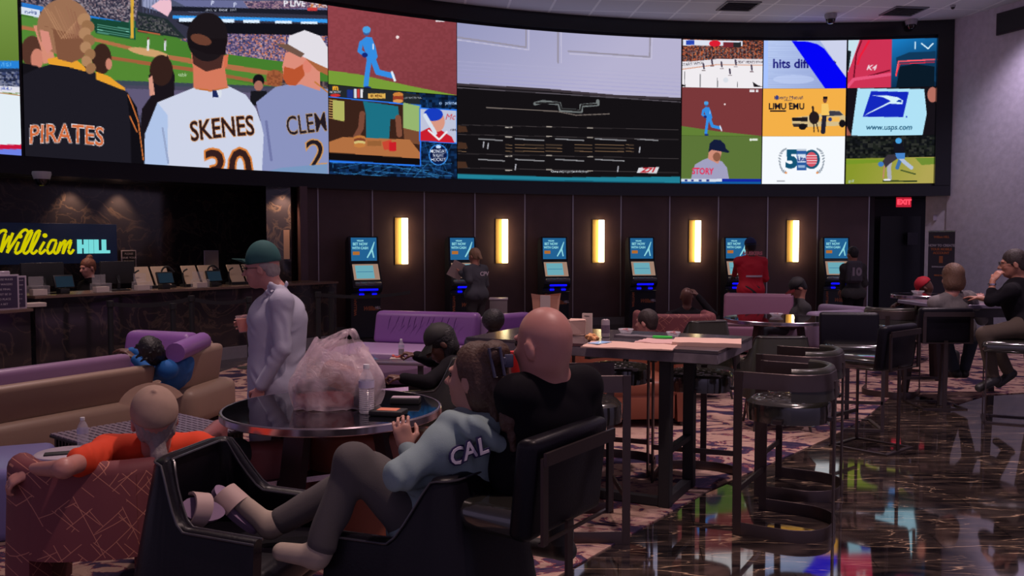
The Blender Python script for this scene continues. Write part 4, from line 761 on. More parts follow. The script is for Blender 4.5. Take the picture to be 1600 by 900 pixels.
BEIGE = mat('beige_leather', rgb(154, 128, 112), 0.48, noise=0.12, nscale=3, bump=0.05, bscale=20)
TERRA = mat('terracotta_leather', rgb(136, 76, 56), 0.45, noise=0.15, nscale=5)
ROSE = mat('rose_leather', rgb(146, 86, 88), 0.45, noise=0.15, nscale=5)
BLKGLASS = mat('black_glass', (0.004, 0.004, 0.006), 0.04, spec=0.9)
def heading(hx, hy): return math.atan2(-hx, hy)
def U_plan(w, d, r, front, n=7):
    """path from the front-left arm tip round the back to the front-right tip; local front is +y; right-hand side of travel is outside"""
    pts = [(w / 2, front)]; pts += [(w / 2, front - (front + d - r) * k / 14) for k in range(1, 14)]
    pts += [(w / 2 - r + r * math.cos(a), -d + r - r * math.sin(a)) for a in [k * math.pi / 2 / n for k in range(n + 1)]]
    m = [(w / 2 - r - (w - 2 * r) * k / 8, -d) for k in range(1, 8)]
    return pts + m + [(-x, y) for x, y in reversed(pts)]
# --- black shell armchair
def make_armchair(label, loc, rz, group=None, leather=BLKLEA):
    t = thing('armchair', label, 'armchair', loc, rz, group); pl = U_plan(0.60, 0.28, 0.16, 0.27)
    def ht(y, x):
        b = min(1, max(0, (-y + 0.0) / 0.17)); b = b * b * (3 - 2 * b); return 0.63 + 0.23 * b - 0.02 * max(0, y) / 0.27
    zt = [ht(y, x) for x, y in pl]; ln = [0.03 + 0.07 * (z - 0.63) / 0.23 for z in zt]
    bm = B(); wrap(bm, pl, 0.30, zt, 0.055, ln); obj('shell', bm, leather, t)
    bm = B(); bbox(bm, (0, 0.01, 0.40), (0.54, 0.54, 0.15), 0.055, 4); obj('seat_cushion', bm, leather, t)
    bm = B(); bbox(bm, (0, 0.0, 0.31), (0.52, 0.50, 0.05), 0.02); obj('seat_base', bm, leather, t)
    def rim(off):
        out = []
        for i, (x, y) in enumerate(pl):
            d = (Vector(pl[min(i + 1, len(pl) - 1)]) - Vector(pl[max(i - 1, 0)])).normalized(); n = Vector((d.y, -d.x)); q = Vector((x, y)) + n * (off + ln[i]); out.append((q.x, q.y, zt[i] - 0.012))
        return out
    bm = B(); tube(bm, rim(0.030), 0.0055, 6); tube(bm, rim(-0.030), 0.0045, 6); obj('piping', bm, PIPE, t)
    for sx in (-1, 1):
        for sy in (-1, 1):
            bm = B(); tube(bm, [(sx * 0.21, sy * 0.19, 0.30), (sx * 0.25, sy * 0.24, 0.0)], [0.018, 0.012], 8); obj('leg', bm, DKWOOD, t)
    return t
# --- barrel-back counter stool (flat-bar frame, buttoned round seat)
def tufted(bm, w, d, z0, z1, N=26):
    rows = []; f = lambda u, e: math.copysign(abs(math.cos(u)) ** e, math.cos(u)); g = lambda u, e: math.copysign(abs(math.sin(u)) ** e, math.sin(u)); M = 72
    prof = [(0.90, z0), (0.985, z0 + 0.01), (1.0, (z0 + z1) / 2), (0.985, z1 - 0.014), (0.93, z1 - 0.003)] + [(0.93 * (1 - k / 22), z1) for k in range(1, 22)]
    for r, z in prof:
        row = []
        for k in range(M):
            a = 2 * math.pi * k / M; x = w / 2 * r * f(a, 0.75); y = d / 2 * r * g(a, 0.75); zz_ = z
            if r < 0.92: zz_ = z - 0.013 * (abs(math.cos(x * 36 + y * 36) * math.cos(x * 36 - y * 36)) ** 7) + 0.022 * (1 - r * r)
            row.append(bm.verts.new((x, y, zz_)))
        rows.append(row)
    for A, C in zip(rows, rows[1:]):
        for k in range(M): bm.faces.new((A[k], A[(k + 1) % M], C[(k + 1) % M], C[k]))
    bm.faces.new(rows[0][::-1]); cv_ = bm.verts.new((0, 0, z1)); R = rows[-1]
    for k in range(M): bm.faces.new((R[k], R[(k + 1) % M], cv_))
def make_barrel(label, loc, rz, group):
    t = thing('bar_stool', label, 'bar stool', loc, rz, group); pl = U_plan(0.56, 0.26, 0.22, 0.22, 9)
    bm = B(); wrap(bm, pl, 0.86, 0.955, 0.010, 0.012); obj('back_band', bm, BRONZE, t)
    inner = [(x * 0.93, y * 0.93) for x, y in pl[15:-15]]
    bm = B(); wrap(bm, inner, 0.80, 0.985, 0.05, 0.02); obj('back_pad', bm, OLVLEA, t)
    bm = B(); tufted(bm, 0.48, 0.47, 0.65, 0.775); o = obj('seat', bm, GLSLEA, t)
    for sx in (-1, 1):
        bm = B(); tube(bm, [(sx * 0.28, 0.22, 0.0), (sx * 0.28, 0.22, 0.955)], 0, flat=(0.012, 0.045), hint=Vector((0, 1, 0))); obj('upright', bm, BRONZE, t)
    bm = B(); tube(bm, [(0, -0.262, 0.0), (0, -0.262, 0.90)], 0, flat=(0.045, 0.010), hint=Vector((0, 1, 0))); obj('upright', bm, BRONZE, t)
    bm = B(); wrap(bm, pl, 0.0, 0.075, 0.008, 0); obj('base_band', bm, BRONZE, t)
    bm = B(); tube(bm, [(-0.28, 0.22, 0.26), (0.28, 0.22, 0.26)], 0, flat=(0.012, 0.035)); obj('footrest', bm, BRONZE, t)
    bm = B(); bbox(bm, (0, 0, 0.675), (0.54, 0.05, 0.022)); bbox(bm, (0, 0.0, 0.6752), (0.05, 0.50, 0.022)); obj('seat_support', bm, BRONZE, t)
    return t
# --- panel-back counter stool
def make_panel(label, loc, rz, group, front=OLVLEA):
    t = thing('bar_stool', label, 'bar stool', loc, rz, group)
    bm = B(); bbox(bm, (0, 0.03, 0.72), (0.50, 0.46, 0.11), 0.045, 4); obj('seat', bm, GLSLEA, t)
    bm = B(); vs = bbox(bm, (0, -0.225, 0.855), (0.54, 0.085, 0.36), 0.032, 4)
    for v in vs: v.co.y -= max(0, v.co.z - 0.7) * 0.10 - 0.10 * (abs(v.co.x) / 0.27) ** 2 * 0.35
    obj('backrest', bm, BLKLEA, t)
    bm = B(); yb = -0.285
    bbox(bm, (0, yb - 0.012, 0.972), (0.50, 0.012, 0.045)); bbox(bm, (0, yb + 0.010, 0.680), (0.50, 0.012, 0.010))
    bbox(bm, (-0.235, yb, 0.825), (0.032, 0.012, 0.30), rot=None); bbox(bm, (0.235, yb, 0.825), (0.032, 0.012, 0.30)); obj('back_frame', bm, BRONZE, t)
    for x, y in ((-0.21, 0.22), (0.21, 0.22)):
        bm = B(); tube(bm, [(x, y, 0.0), (x, y, 0.68)], 0, flat=(0.030, 0.012), hint=Vector((0, 1, 0))); obj('leg', bm, BRONZE, t)
    bm = B(); tube(bm, [(0, -0.245, 0.0), (0, -0.245, 0.70)], 0, flat=(0.040, 0.012), hint=Vector((0, 1, 0))); obj('leg', bm, BRONZE, t)
    bm = B()
    for a, b in (((-0.225, 0.22), (0.225, 0.22)), ((-0.225, -0.25), (0.225, -0.25)), ((-0.21, 0.22), (-0.21, -0.25)), ((0.21, 0.22), (0.21, -0.25))): tube(bm, [(*a, 0.007), (*b, 0.007)], 0, flat=(0.034, 0.012))
    obj('floor_frame', bm, BRONZE, t)
    bm = B(); tube(bm, [(-0.21, 0.22, 0.25), (0.21, 0.22, 0.25)], 0, flat=(0.012, 0.03)); obj('footrest', bm, BRONZE, t)
    return t
# --- round table with black glass top and splayed legs
def make_round_table(label, loc, r, h, group=None, leg=DKBRZ, spread=1.0, lw=0.085, rot=0.5):
    t = thing('round_table', label, 'table', loc, rot, group)
    bm = B(); lathe(bm, [(0, h - 0.012), (r - 0.016, h - 0.012), (r - 0.016, h - 0.001), (0, h - 0.001)], 64); obj('table_top', bm, BLKGLASS, t)
    bm = B(); lathe(bm, [(r - 0.016, h - 0.045), (r - 0.004, h - 0.045), (r, h - 0.040), (r, h - 0.006), (r - 0.006, h), (r - 0.017, h), (r - 0.017, h - 0.045)], 64); obj('rim', bm, CHROME, t)
    bm = B(); lathe(bm, [(0, h - 0.04), (r - 0.02, h - 0.04), (r - 0.02, h - 0.013), (0, h - 0.013)], 48); bbox(bm, (0, 0, h - 0.07), (r * 1.1, 0.09, 0.05)); bbox(bm, (0, 0, h - 0.0701), (0.09, r * 1.1, 0.05)); obj('underframe', bm, DKWOOD, t)
    for k in range(4):
        a = k * math.pi / 2; d = Vector((math.cos(a), math.sin(a), 0))
        bm = B(); tube(bm, [d * r * 0.52 + Vector((0, 0, h - 0.06)), d * r * 0.74 * spread], 0, flat=(lw, lw * 0.5), hint=d); obj('leg', bm, leg, t)
    return t
# --- long high table
def make_high_table():
    a, b = G(728, 527, 1.05), G(1122, 549, 1.05); c_ = G(1190, 530, 1.05); d = (b - a); L = d.length; ang = math.atan2(d.y, d.x); ctr = (a + c_) / 2; Wd = 0.95
    n = Vector((-d.y, d.x, 0)).normalized(); ctr = (a + b) / 2 + n * Wd / 2
    t = thing('high_table', 'long dark high table strewn with papers in the middle of the room', 'table', (ctr.x, ctr.y, 0), ang)
    top = mat('worn_table_top', (0.085, 0.070, 0.082), 0.14, noise=0.45, nscale=5, spec=0.7); edge = mat('chipped_table_edge', (0.30, 0.25, 0.28), 0.5, col2=(0.015, 0.012, 0.015), nscale=9)
    bm = B(); bbox(bm, (0, 0, 1.041), (L, Wd, 0.018)); obj('table_top', bm, top, t); bm = B(); bbox(bm, (0, 0, 1.0), (L - 0.004, Wd - 0.004, 0.064), 0.004, 1); obj('table_edge', bm, edge, t)
    for x in (L / 2 - 0.38, -L / 2 + 0.38):
        for y in (-0.27, 0.27):
            bm = B(); bbox(bm, (x, y, 0.485), (0.075, 0.075, 0.966), 0.004, 1); obj('leg', bm, MATBLK, t)
        bm = B(); bbox(bm, (x, 0, 0.04), (0.06, 0.48, 0.06)); obj('crossbar', bm, MATBLK, t); bm = B(); bbox(bm, (x, 0, 0.36), (0.05, 0.48, 0.035)); obj('crossbar', bm, MATBLK, t)
    bm = B(); bbox(bm, (0, -0.27, 0.04), (L - 0.84, 0.06, 0.05)); obj('foot_rail', bm, MATBLK, t)
    return t, ctr, ang, L, Wd
HT, hctr, hang_, HL, HW = make_high_table()
def on_high(px, py): return G(px, py, 1.05)
# the two kinds of stools around it
def barrel_at(front_near, front_far, label, first=[None], grp='barrel-backed stools around the high table'):
    """front_near / front_far: floor points of the two front uprights; the stool's front looks to the left of near->far"""
    a, b = Vector(front_near), Vector(front_far); d = (b - a).normalized(); f = Vector((-d.y, d.x, 0)); c = (a + b) / 2 - f * 0.22; rz = heading(f.x, f.y)
    if first[0] is None: first[0] = make_barrel(label, (c.x, c.y, 0), rz, grp); return first[0]
    return dup(first[0], (c.x, c.y, 0), rz, label, grp)
def barrel_c(c, f, label): f = Vector((*f, 0)).normalized(); d = Vector((f.y, -f.x, 0)); c = Vector((c[0], c[1], 0)); return barrel_at(c + f * 0.22 - d * 0.28, c + f * 0.22 + d * 0.28, label)
n1 = G(1151, 835); dd = Vector((0.40, 0.68, 0)).normalized() * 0.56
barrel_at(n1, n1 + dd, 'bronze barrel-backed stool on the marble, nearest of the stools, right of the table')
barrel_at(n1 + Vector((0.34, 0.80, 0)), n1 + Vector((0.34, 0.80, 0)) + dd, 'barrel-backed stool standing directly behind the nearest barrel-backed stool')
p3 = G(978, 850); barrel_at(p3 + Vector((-0.05, 0.0, 0)) + Vector((0.02, 0.56, 0)), p3 + Vector((-0.0, 0.0, 0)), 'barrel-backed stool partly hidden by the bald man in black')
barrel_c(G(962, 585, 0.75).xy + Vector((0.05, 0.30)), (-0.35, -0.93), 'far stool at the long table with round seat, left one of two')
barrel_c(G(1092, 597, 0.75).xy + Vector((0.06, 0.30)), (-0.35, -0.93), 'far stool at the long table with round seat, right one of two')
barrel_c(G(1392, 512, 0.75).xy, (0.5, 0.85), 'barrel-backed stool in the rear, in front of the lilac armchairs')
PGRP = 'panel-backed leather stools'
c0, c1 = G(1385, 713), G(1425, 700); bd = (c1 - c0).normalized(); fd = Vector((-bd.y, bd.x, 0)); m_ = (c0 + c1) / 2 + fd * 0.26
ps = make_panel('panel-backed leather stool on the marble with a pale glossy seat', (m_.x, m_.y, 0), heading(fd.x, fd.y), PGRP)
def panel_c(c, f, label, dz=0.0): return dup(ps, (c[0], c[1], dz), heading(*f), label, PGRP)
sL, sR = G(830, 716, 0.985), G(958, 668, 0.985); bd = (sR - sL).normalized(); fd = Vector((-bd.y, bd.x, 0)); BM_C = (sL + sR) / 2 + fd * 0.27; BM_F = fd
panel_c(BM_C, (fd.x, fd.y), 'panel-backed leather stool with the bald man in black on it')
c = P(1334, 540, 8.25); panel_c((c.x, c.y), (-0.15, -1.0), 'olive leather stool facing the viewer beyond the glossy-seated stool')
c = G(1482, 489, 0.985); GW_C = Vector((c.x, c.y + 0.27, 0)); panel_c(GW_C, (0.02, 1), 'panel-backed stool carrying the woman in the grey wool top')
c = G(1590, 545, 0.70); RM_C = Vector((c.x, c.y + 0.1, 0)); panel_c(RM_C, (-0.9, 0.42), 'stool at the right edge under the man in black')
# round low tables
T1 = G(520, 635, 0.75); TAB1 = make_round_table('round black glass table holding the carrier bag, in the foreground', (T1.x, T1.y, 0), (690 - 350) / 2 * 0.95 / (635 - 378), 0.75, 'round glass-topped tables', lw=0.13, rot=1.17)
T2 = G(1217, 497, 0.75); TAB2 = make_round_table('round black glass table in the rear with an ashtray on it', (T2.x, T2.y, 0), 84.5 * 0.95 / (497 - 378), 0.75, 'round glass-topped tables', leg=BRONZE)
T3 = G(1440, 460, 1.05); make_round_table('small high round table near the banner stand', (T3.x, T3.y, 0), 0.36, 1.05)
# armchairs
ac = make_armchair('black leather armchair holding a pair of pale slides', (-1.14, 3.60, 0), heading(1.0, -0.24), None)
def scale_chair(o, s): o.scale = s
ac.scale = (1.10, 1.06, 1.0)
wc = dup(ac, (-0.28, 3.44, 0), heading(-0.84, 0.54), 'black leather armchair with the woman in the pale hoodie sitting in it')
a = make_armchair('olive-black leather armchair seen beyond the far end of the papers', (*Q(1096, 520, 8.0).xy, 0), heading(-0.3, 1), 'rear leather armchairs', OLVLEA)
dup(a, (*Q(1214, 560, 6.7).xy, 0), heading(0.05, 1), 'black armchair back rising between high table and round rear table', 'rear leather armchairs')
dup(a, (-0.56, 6.75, 0), heading(-1, 0.05), 'olive leather armchair under the crouched person in the black cap', 'rear leather armchairs')
# patterned and plain tub chairs
def pattern_material():
    m = bpy.data.materials.new('maroon_line_fabric'); m.use_nodes = True; nt = m.node_tree; b = nt.nodes['Principled BSDF']; N = nt.nodes.new; Lk = nt.links.new
    tc = N('ShaderNodeTexCoord'); sp = N('ShaderNodeSeparateXYZ'); Lk(tc.outputs['Object'], sp.inputs[0]); ad = N('ShaderNodeMath'); ad.operation = 'MULTIPLY_ADD'; ad.inputs[1].default_value = 0.7; Lk(sp.outputs['Y'], ad.inputs[0]); Lk(sp.outputs['X'], ad.inputs[2]); cb = N('ShaderNodeCombineXYZ'); Lk(ad.outputs[0], cb.inputs[0]); Lk(sp.outputs['Z'], cb.inputs[1]); out = None
    for rot, bw, rh, loc_ in ((0.72, 0.20, 0.075, 0.0), (-0.66, 0.17, 0.085, 0.3), (1.15, 0.30, 0.16, 0.7)):
        mp = N('ShaderNodeMapping'); mp.inputs['Rotation'].default_value = (0, 0, rot); mp.inputs['Location'].default_value = (loc_, loc_, 0); Lk(cb.outputs[0], mp.inputs[0])
        v = N('ShaderNodeTexBrick'); v.inputs['Scale'].default_value = 1.0; v.inputs['Brick Width'].default_value = bw; v.inputs['Row Height'].default_value = rh; v.inputs['Mortar Size'].default_value = 0.0016; v.inputs['Mortar Smooth'].default_value = 0.0; Lk(mp.outputs[0], v.inputs['Vector'])
        g = N('ShaderNodeTexNoise'); g.inputs['Scale'].default_value = 7.0; g.inputs['Detail'].default_value = 0; mp2 = N('ShaderNodeMapping'); mp2.inputs['Location'].default_value = (loc_ * 9, 2, 1); Lk(cb.outputs[0], mp2.inputs[0]); Lk(mp2.outputs[0], g.inputs['Vector']); gt = N('ShaderNodeMath'); gt.operation = 'GREATER_THAN'; gt.inputs[1].default_value = 0.46; Lk(g.outputs['Fac'], gt.inputs[0])
        r = N('ShaderNodeMath'); r.operation = 'MULTIPLY'; Lk(v.outputs['Fac'], r.inputs[0]); Lk(gt.outputs[0], r.inputs[1])
        if out is None: out = r
        else: mm = N('ShaderNodeMath'); mm.operation = 'MAXIMUM'; Lk(out.outputs[0], mm.inputs[0]); Lk(r.outputs[0], mm.inputs[1]); out = mm
    mx = N('ShaderNodeMix'); mx.data_type = 'RGBA'; mx.inputs[6].default_value = (*rgb(120, 60, 66), 1); mx.inputs[7].default_value = (*rgb(196, 130, 110), 1); Lk(out.outputs[0], mx.inputs[0]); Lk(mx.outputs[2], b.inputs['Base Color']); b.inputs['Roughness'].default_value = 0.7
    return m
PATT = pattern_material()
def make_tub(label, loc, rz, m, w=0.82, d=0.42, h=0.72, grp=None, patt=False, th=0.11, front=0.34, slope=0.0, name='tub_chair'):
    t = thing(name, label, 'armchair', loc, rz, grp); pl = U_plan(w, d, min(w, d * 2) * 0.42, front, 9); zt = [h - slope * max(0, (y + d * 0.4)) for x, y in pl]
    if patt:                                            # cut-out under the back
        n = len(pl); zb = [0.37 if abs(x) < w * 0.24 and y < -d * 0.7 else 0.03 for x, y in pl]; pl2, zb2, zt2 = [], [], []
        for i in range(n):
            pl2.append(pl[i]); zb2.append(zb[i]); zt2.append(zt[i])
            if i < n - 1 and zb[i] != zb[i + 1]:
                q = Vector(pl[i]).lerp(Vector(pl[i + 1]), 0.5); pl2.append((q.x, q.y)); zb2.append(zb[i]); zt2.append(zt[i]); q = Vector(pl[i]).lerp(Vector(pl[i + 1]), 0.55); pl2.append((q.x, q.y)); zb2.append(zb[i + 1]); zt2.append(zt[i])
        pl, zb, zt = pl2, zb2, zt2
    else: zb = 0.05
    bm = B(); wrap(bm, pl, zb, zt, th, 0.03, 7); obj('shell', bm, m, t)
    bm = B(); bbox(bm, (0, 0.02, 0.36 if not patt else 0.45), (w - th * 1.2, d + front - 0.06, 0.16 if not patt else 0.13), 0.05, 4); obj('seat_cushion', bm, m, t)
    bm = B(); bbox(bm, (0, 0.06, 0.20 if not patt else 0.375), (w - th * 1.6, (d + front) * 0.8, 0.24 if not patt else 0.04), 0.02 if not patt else 0.005); obj('seat_base', bm, m, t)
    for sx in (-1, 1):
        for y in (front - 0.03, -d * 0.35):
            bm = B(); lathe(bm, [(0, 0), (0.018, 0), (0.022, 0.06), (0, 0.06)], 12, (sx * (w / 2 - 0.01), y, 0)); obj('foot', bm, DKWOOD, t)
    return t
tub_c = Q(150, 800, 3.48)
make_tub('maroon tub chair patterned with thin gold lines, with the orange-shirted man in it', (-1.85, 4.14, 0), heading(-0.12, 1), PATT, 0.77, 0.42, 0.77, None, True, slope=0.45)
x1 = G(385, 692, 0.60); make_tub('rose leather tub chair behind the foreground round table, left one', (x1.x - 0.05, x1.y + 0.34, 0), heading(-0.1, 1), ROSE, 0.62, 0.34, 0.60, 'tub chairs behind the foreground round table')
x2 = G(560, 684, 0.60); make_tub('orange-brown tub chair behind the foreground round table, right one', (x2.x + 0.02, x2.y + 0.36, 0), heading(0.2, 1), TERRA, 0.66, 0.36, 0.63, 'tub chairs behind the foreground round table', slope=0.2)
x3 = G(965, 548, 0.70); make_tub('terracotta leather tub seat beyond the long high table', (x3.x + 0.05, x3.y + 0.25, 0), heading(0.1, -1), TERRA, 1.05, 0.45, 0.70)
x4 = G(1062, 490, 0.80); make_tub('brown patterned tub chair behind the dark-haired seated man', (x4.x, x4.y + 0.3, 0), heading(0.0, 1), PATT, 0.95, 0.40, 0.80, None)
# ---- sofas
def slab(bm, a, b, z0, z1, th, lean=0.0, bev=0.05):
    """upholstered block between two plan points; its face leans by lean (m) to the left of a->b at the top"""
    a, b = Vector((a[0], a[1])), Vector((b[0], b[1])); d = b - a; L = d.length; ang = math.atan2(d.y, d.x); c = (a + b) / 2
    vs = bbox(bm, (0, 0, 0), (L, th, z1 - z0), bev, 4)
    for v in vs:
        v.co.y += lean * (v.co.z / (z1 - z0) + 0.5); v.co = Matrix.Rotation(ang, 3, 'Z') @ v.co + Vector((c.x, c.y, (z0 + z1) / 2))
def sofa_world(name, label, cat='sofa', grp=None): return thing(name, label, cat, (0, 0, 0), 0, grp)
# long beige sofa on the left, seen from behind
A = G(-60, 609, 0.66); Bp = G(243, 566, 0.66); d = (Bp - A).normalized(); n = Vector((-d.y, d.x, 0))
SF = sofa_world('sofa', 'long beige sofa seen from behind with violet cushions, at the left')
bm = B(); slab(bm, A + n * 0.14, Bp + n * 0.14, 0.33, 0.64, 0.16, -0.10, 0.05); obj('backrest', bm, BEIGE, SF)
bm = B(); slab(bm, A + n * 0.48, Bp + n * 0.48 + d * 0.05, 0.05, 0.36, 1.0, 0.0, 0.07); obj('seat_base', bm, BEIGE, SF)
bm = B(); slab(bm, A + n * 0.25, Bp + n * 0.25 - d * 0.1, 0.36, 0.735, 0.14, -0.02, 0.05); obj('back_cushion', bm, mat('mauve_leather', rgb(136, 104, 140), 0.4), SF)
E0 = G(286, 560, 0.66); E1 = G(345, 535, 0.72); de = (E1 - E0).normalized(); ne = Vector((-de.y, de.x, 0))
S2 = sofa_world('corner_sofa', 'beige corner sofa end with a violet bolster, beside the counter queue')
g0 = G(262, 655, 0.05); g1 = G(352, 640, 0.05)
bm = B(); slab(bm, E0 + ne * 0.1, E1 + ne * 0.1, 0.34, 0.72, 0.18, -0.06, 0.06); obj('backrest', bm, BEIGE, S2)
bm = B(); slab(bm, E0 + ne * 0.25 - de * 0.05, E1 + ne * 0.25 + de * 0.1, 0.04, 0.38, 0.75, 0.0, 0.09); obj('seat_base', bm, BEIGE, S2)
q0, q1 = G(294, 548, 0.76), G(335, 530, 0.78); bm = B(); tube(bm, [q0 + ne * 0.12 + Vector((0, 0, -0.02)), q1 + ne * 0.12 + Vector((0, 0, -0.02))], 0.085, 14); obj('bolster', bm, VIOLET, S2)
S3 = sofa_world('sofa', 'violet high-backed seat behind the sleeping person, beside the belt posts')
q0, q1 = G(190, 517, 0.80), G(290, 522, 0.80); u_ = (q1 - q0).normalized(); nn = Vector((-u_.y, u_.x, 0)); bm = B(); slab(bm, q0 + nn * .05, q1 + nn * .05, 0.40, 0.80, 0.2, 0.08, 0.07); obj('backrest', bm, VIOLET, S3)
bm = B(); slab(bm, q0 + nn * .16, q1 + nn * .16 + u_ * 0.10, 0.05, 0.72, 0.12, 0.08, 0.04); obj('back_shell', bm, BEIGE, S3); bm = B(); slab(bm, q0 - nn * .2, q1 - nn * .2, 0.05, 0.42, 0.5, 0, 0.06); obj('seat_base', bm, BEIGE, S3)
# violet bench sofa, mid distance
S4 = sofa_world('sofa', 'violet bench sofa with a creased backrest below the first betting machine')
q0, q1 = G(585, 486, 0.82), G(745, 490, 0.82); u_ = (q1 - q0).normalized(); nn = Vector((-u_.y, u_.x, 0)); bm = B(); slab(bm, q0 + nn * .02, q1 + nn * .02, 0.42, 0.82, 0.2, 0.10, 0.06); obj('backrest', bm, VIOLET, S4)
bm = B(); slab(bm, q0 + nn * .18, q1 + nn * .18 + u_ * 0.06, 0.05, 0.76, 0.12, 0.06, 0.04); obj('back_shell', bm, LILACL, S4)
f0 = G(545, 545, 0.42); bm = B(); c4 = (q0 + q1) / 2 - nn * 0.50; slab(bm, q0 - nn * .50 - u_ * 0.25, q1 - nn * .50 + u_ * 0.1, 0.05, 0.43, 0.95, 0, 0.06); obj('seat_base', bm, LILACL, S4)
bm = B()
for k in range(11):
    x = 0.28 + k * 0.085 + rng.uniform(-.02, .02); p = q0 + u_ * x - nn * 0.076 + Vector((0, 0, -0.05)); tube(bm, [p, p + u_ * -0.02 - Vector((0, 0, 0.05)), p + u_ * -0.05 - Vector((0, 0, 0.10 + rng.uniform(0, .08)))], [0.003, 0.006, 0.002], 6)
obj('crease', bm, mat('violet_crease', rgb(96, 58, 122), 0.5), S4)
S5 = sofa_world('sofa', 'pink sofa under the fifth betting machine with a seated man at its end')
q0, q1 = G(1131, 458, 0.90), G(1240, 460, 0.90); u_ = (q1 - q0).normalized(); nn = Vector((-u_.y, u_.x, 0)); PINKL = mat('pink_leather', rgb(150, 104, 130), 0.5, noise=0.1)
bm = B(); slab(bm, q0, q1, 0.42, 0.90, 0.2, 0.08, 0.05); obj('backrest', bm, PINKL, S5); bm = B(); slab(bm, q0 - nn * .3, q1 - nn * .3, 0.05, 0.44, 0.55, 0, 0.05); obj('seat_base', bm, PINKL, S5)
S5['label'] = 'pink sofa below the fifth betting machine from the left'
GREYL = mat('grey_lilac_leather', rgb(140, 122, 150), 0.48, noise=0.1)
def low_chair(label, c, f, m1, m2, w=0.95):
    t = thing('lounge_chair', label, 'armchair', (c[0], c[1], 0), heading(*f), 'lilac lounge chairs')
    bm = B(); bbox(bm, (0, 0, 0.22), (w, 0.85, 0.34), 0.06, 4); obj('seat_base', bm, m1, t); bm = B(); vs = bbox(bm, (0, -0.40, 0.52), (w, 0.20, 0.50), 0.06, 4); obj('backrest', bm, m2, t)
    for s_ in (-1, 1): bm = B(); bbox(bm, (s_ * (w / 2 - 0.07), 0.02, 0.46), (0.16, 0.82, 0.22), 0.06, 4); obj('armrest', bm, m1, t)
    return t
lc = low_chair('grey-lilac lounge chair just right of the rear round table', G(1275, 486, 0.72).xy + Vector((-0.1, -0.2)), (-0.5, 1), GREYL, GREYL)
c = Q(1352, 476, 10.9); dup(lc, (c.x, c.y, 0), heading(0.9, 0.5), 'grey-lilac lounge chair between two barrel-backed rear seats and the wall', 'lilac lounge chairs')
c = Q(826, 520, 9.3); S6 = low_chair('violet lounge chair behind the bald man, with a dark-haired head against it', (c.x, c.y, 0), (0.7, -0.7), VIOLET, VIOLET, 0.8)
c = Q(640, 600, 6.1); bm = B(); bbox(bm, (0, 0, 0.22), (0.9, 0.6, 0.42), 0.09, 5); o = obj('ottoman', bm, LILACL); o.location = (c.x - 0.02, c.y + 0.1, 0.01); o.rotation_euler = (0, 0, 0.5); tag(o, 'pale pink leather ottoman in front of the person in the black cap', 'ottoman')
c = G(10, 716, 0.42); bm = B(); bbox(bm, (0, 0, 0.21), (0.75, 0.75, 0.42), 0.06, 4); o = obj('ottoman', bm, mat('periwinkle_leather', rgb(120, 116, 170), 0.3)); o.location = (c.x - 0.15, c.y, 0.0); o.rotation_euler = (0, 0, 0.4); tag(o, 'glossy blue-violet leather ottoman at the left edge', 'ottoman')
# slatted low table
P1, P2, P3 = G(92, 681, 0.40), G(279, 645, 0.40), G(387, 669, 0.40); u1 = (P3 - P2); u2 = (P1 - P2); v1 = u1.normalized(); v2 = Vector((-v1.y, v1.x, 0)); v2 = v2 if v2.dot(u2) > 0 else -v2
L1, L2 = u1.length, u2.length; ang = math.atan2(v1.y, v1.x); c = P2 + v1 * L1 / 2 + v2 * L2 / 2
LT = thing('low_table', 'low table with a fine slatted grid top behind the orange-shirted man', 'table', (c.x, c.y, 0), ang); GM = mat('grey_slat', rgb(120, 104, 122), 0.35, noise=0.2); bm = B(); bbox(bm, (0, 0, 0.382), (L1, L2, 0.016)); obj('under_top', bm, MATBLK, LT)
bm = B(); nS = int(L2 / 0.045)
for k in range(nS): bbox(bm, (0, -L2 / 2 + (k + 0.5) * L2 / nS, 0.394), (L1, L2 / nS * 0.72, 0.012))
for k in range(12): bbox(bm, (-L1 / 2 + (k + 0.5) * L1 / 12, 0, 0.3945), (0.012, L2, 0.0125))
obj('slat_top', bm, GM, LT); bm = B()
for sx in (-1, 1):
    for k in range(30): bbox(bm, (sx * (L1 / 2 - 0.03), -L2 / 2 + 0.03 + k * (L2 - 0.06) / 29, 0.19), (0.015, 0.016, 0.37))
    for k in range(18): bbox(bm, (-L1 / 2 + 0.04 + k * (L1 - 0.08) / 17, sx * (L2 / 2 - 0.03), 0.19), (0.016, 0.015, 0.37))
obj('side_slats', bm, DKWOOD, LT)
# side tables
c = G(104, 706, 0.45); t = thing('side_table', 'round white side table beside the orange-shirted man, with a phone', 'table', (c.x, c.y, 0)); SIDE_C = c
WHT = mat('white_laminate', rgb(190, 176, 190), 0.3); bm = B(); lathe(bm, [(0, 0.42), (0.165, 0.42), (0.175, 0.43), (0.175, 0.445), (0.168, 0.45), (0, 0.45)], 40); obj('table_top', bm, WHT, t); bm = B(); lathe(bm, [(0.022, 0.42), (0.022, 0.02), (0.13, 0.015), (0.135, 0), (0, 0)], 28); obj('pedestal', bm, MATBLK, t)
c = G(484, 738, 0.40); t = thing('side_table', 'small square dark table with a pale metal edge between two armchairs', 'table', (c.x - 0.1, c.y + 0.05, 0), 0.5)
bm = B(); bbox(bm, (0, 0, 0.392), (0.40, 0.40, 0.012)); obj('table_top', bm, BLKGLASS, t); bm = B()
for s_ in (-1, 1): bbox(bm, (0, s_ * 0.205, 0.392), (0.42, 0.012, 0.03)); bbox(bm, (s_ * 0.205, 0, 0.3921), (0.012, 0.40, 0.03))
obj('edge_trim', bm, CHROME, t)
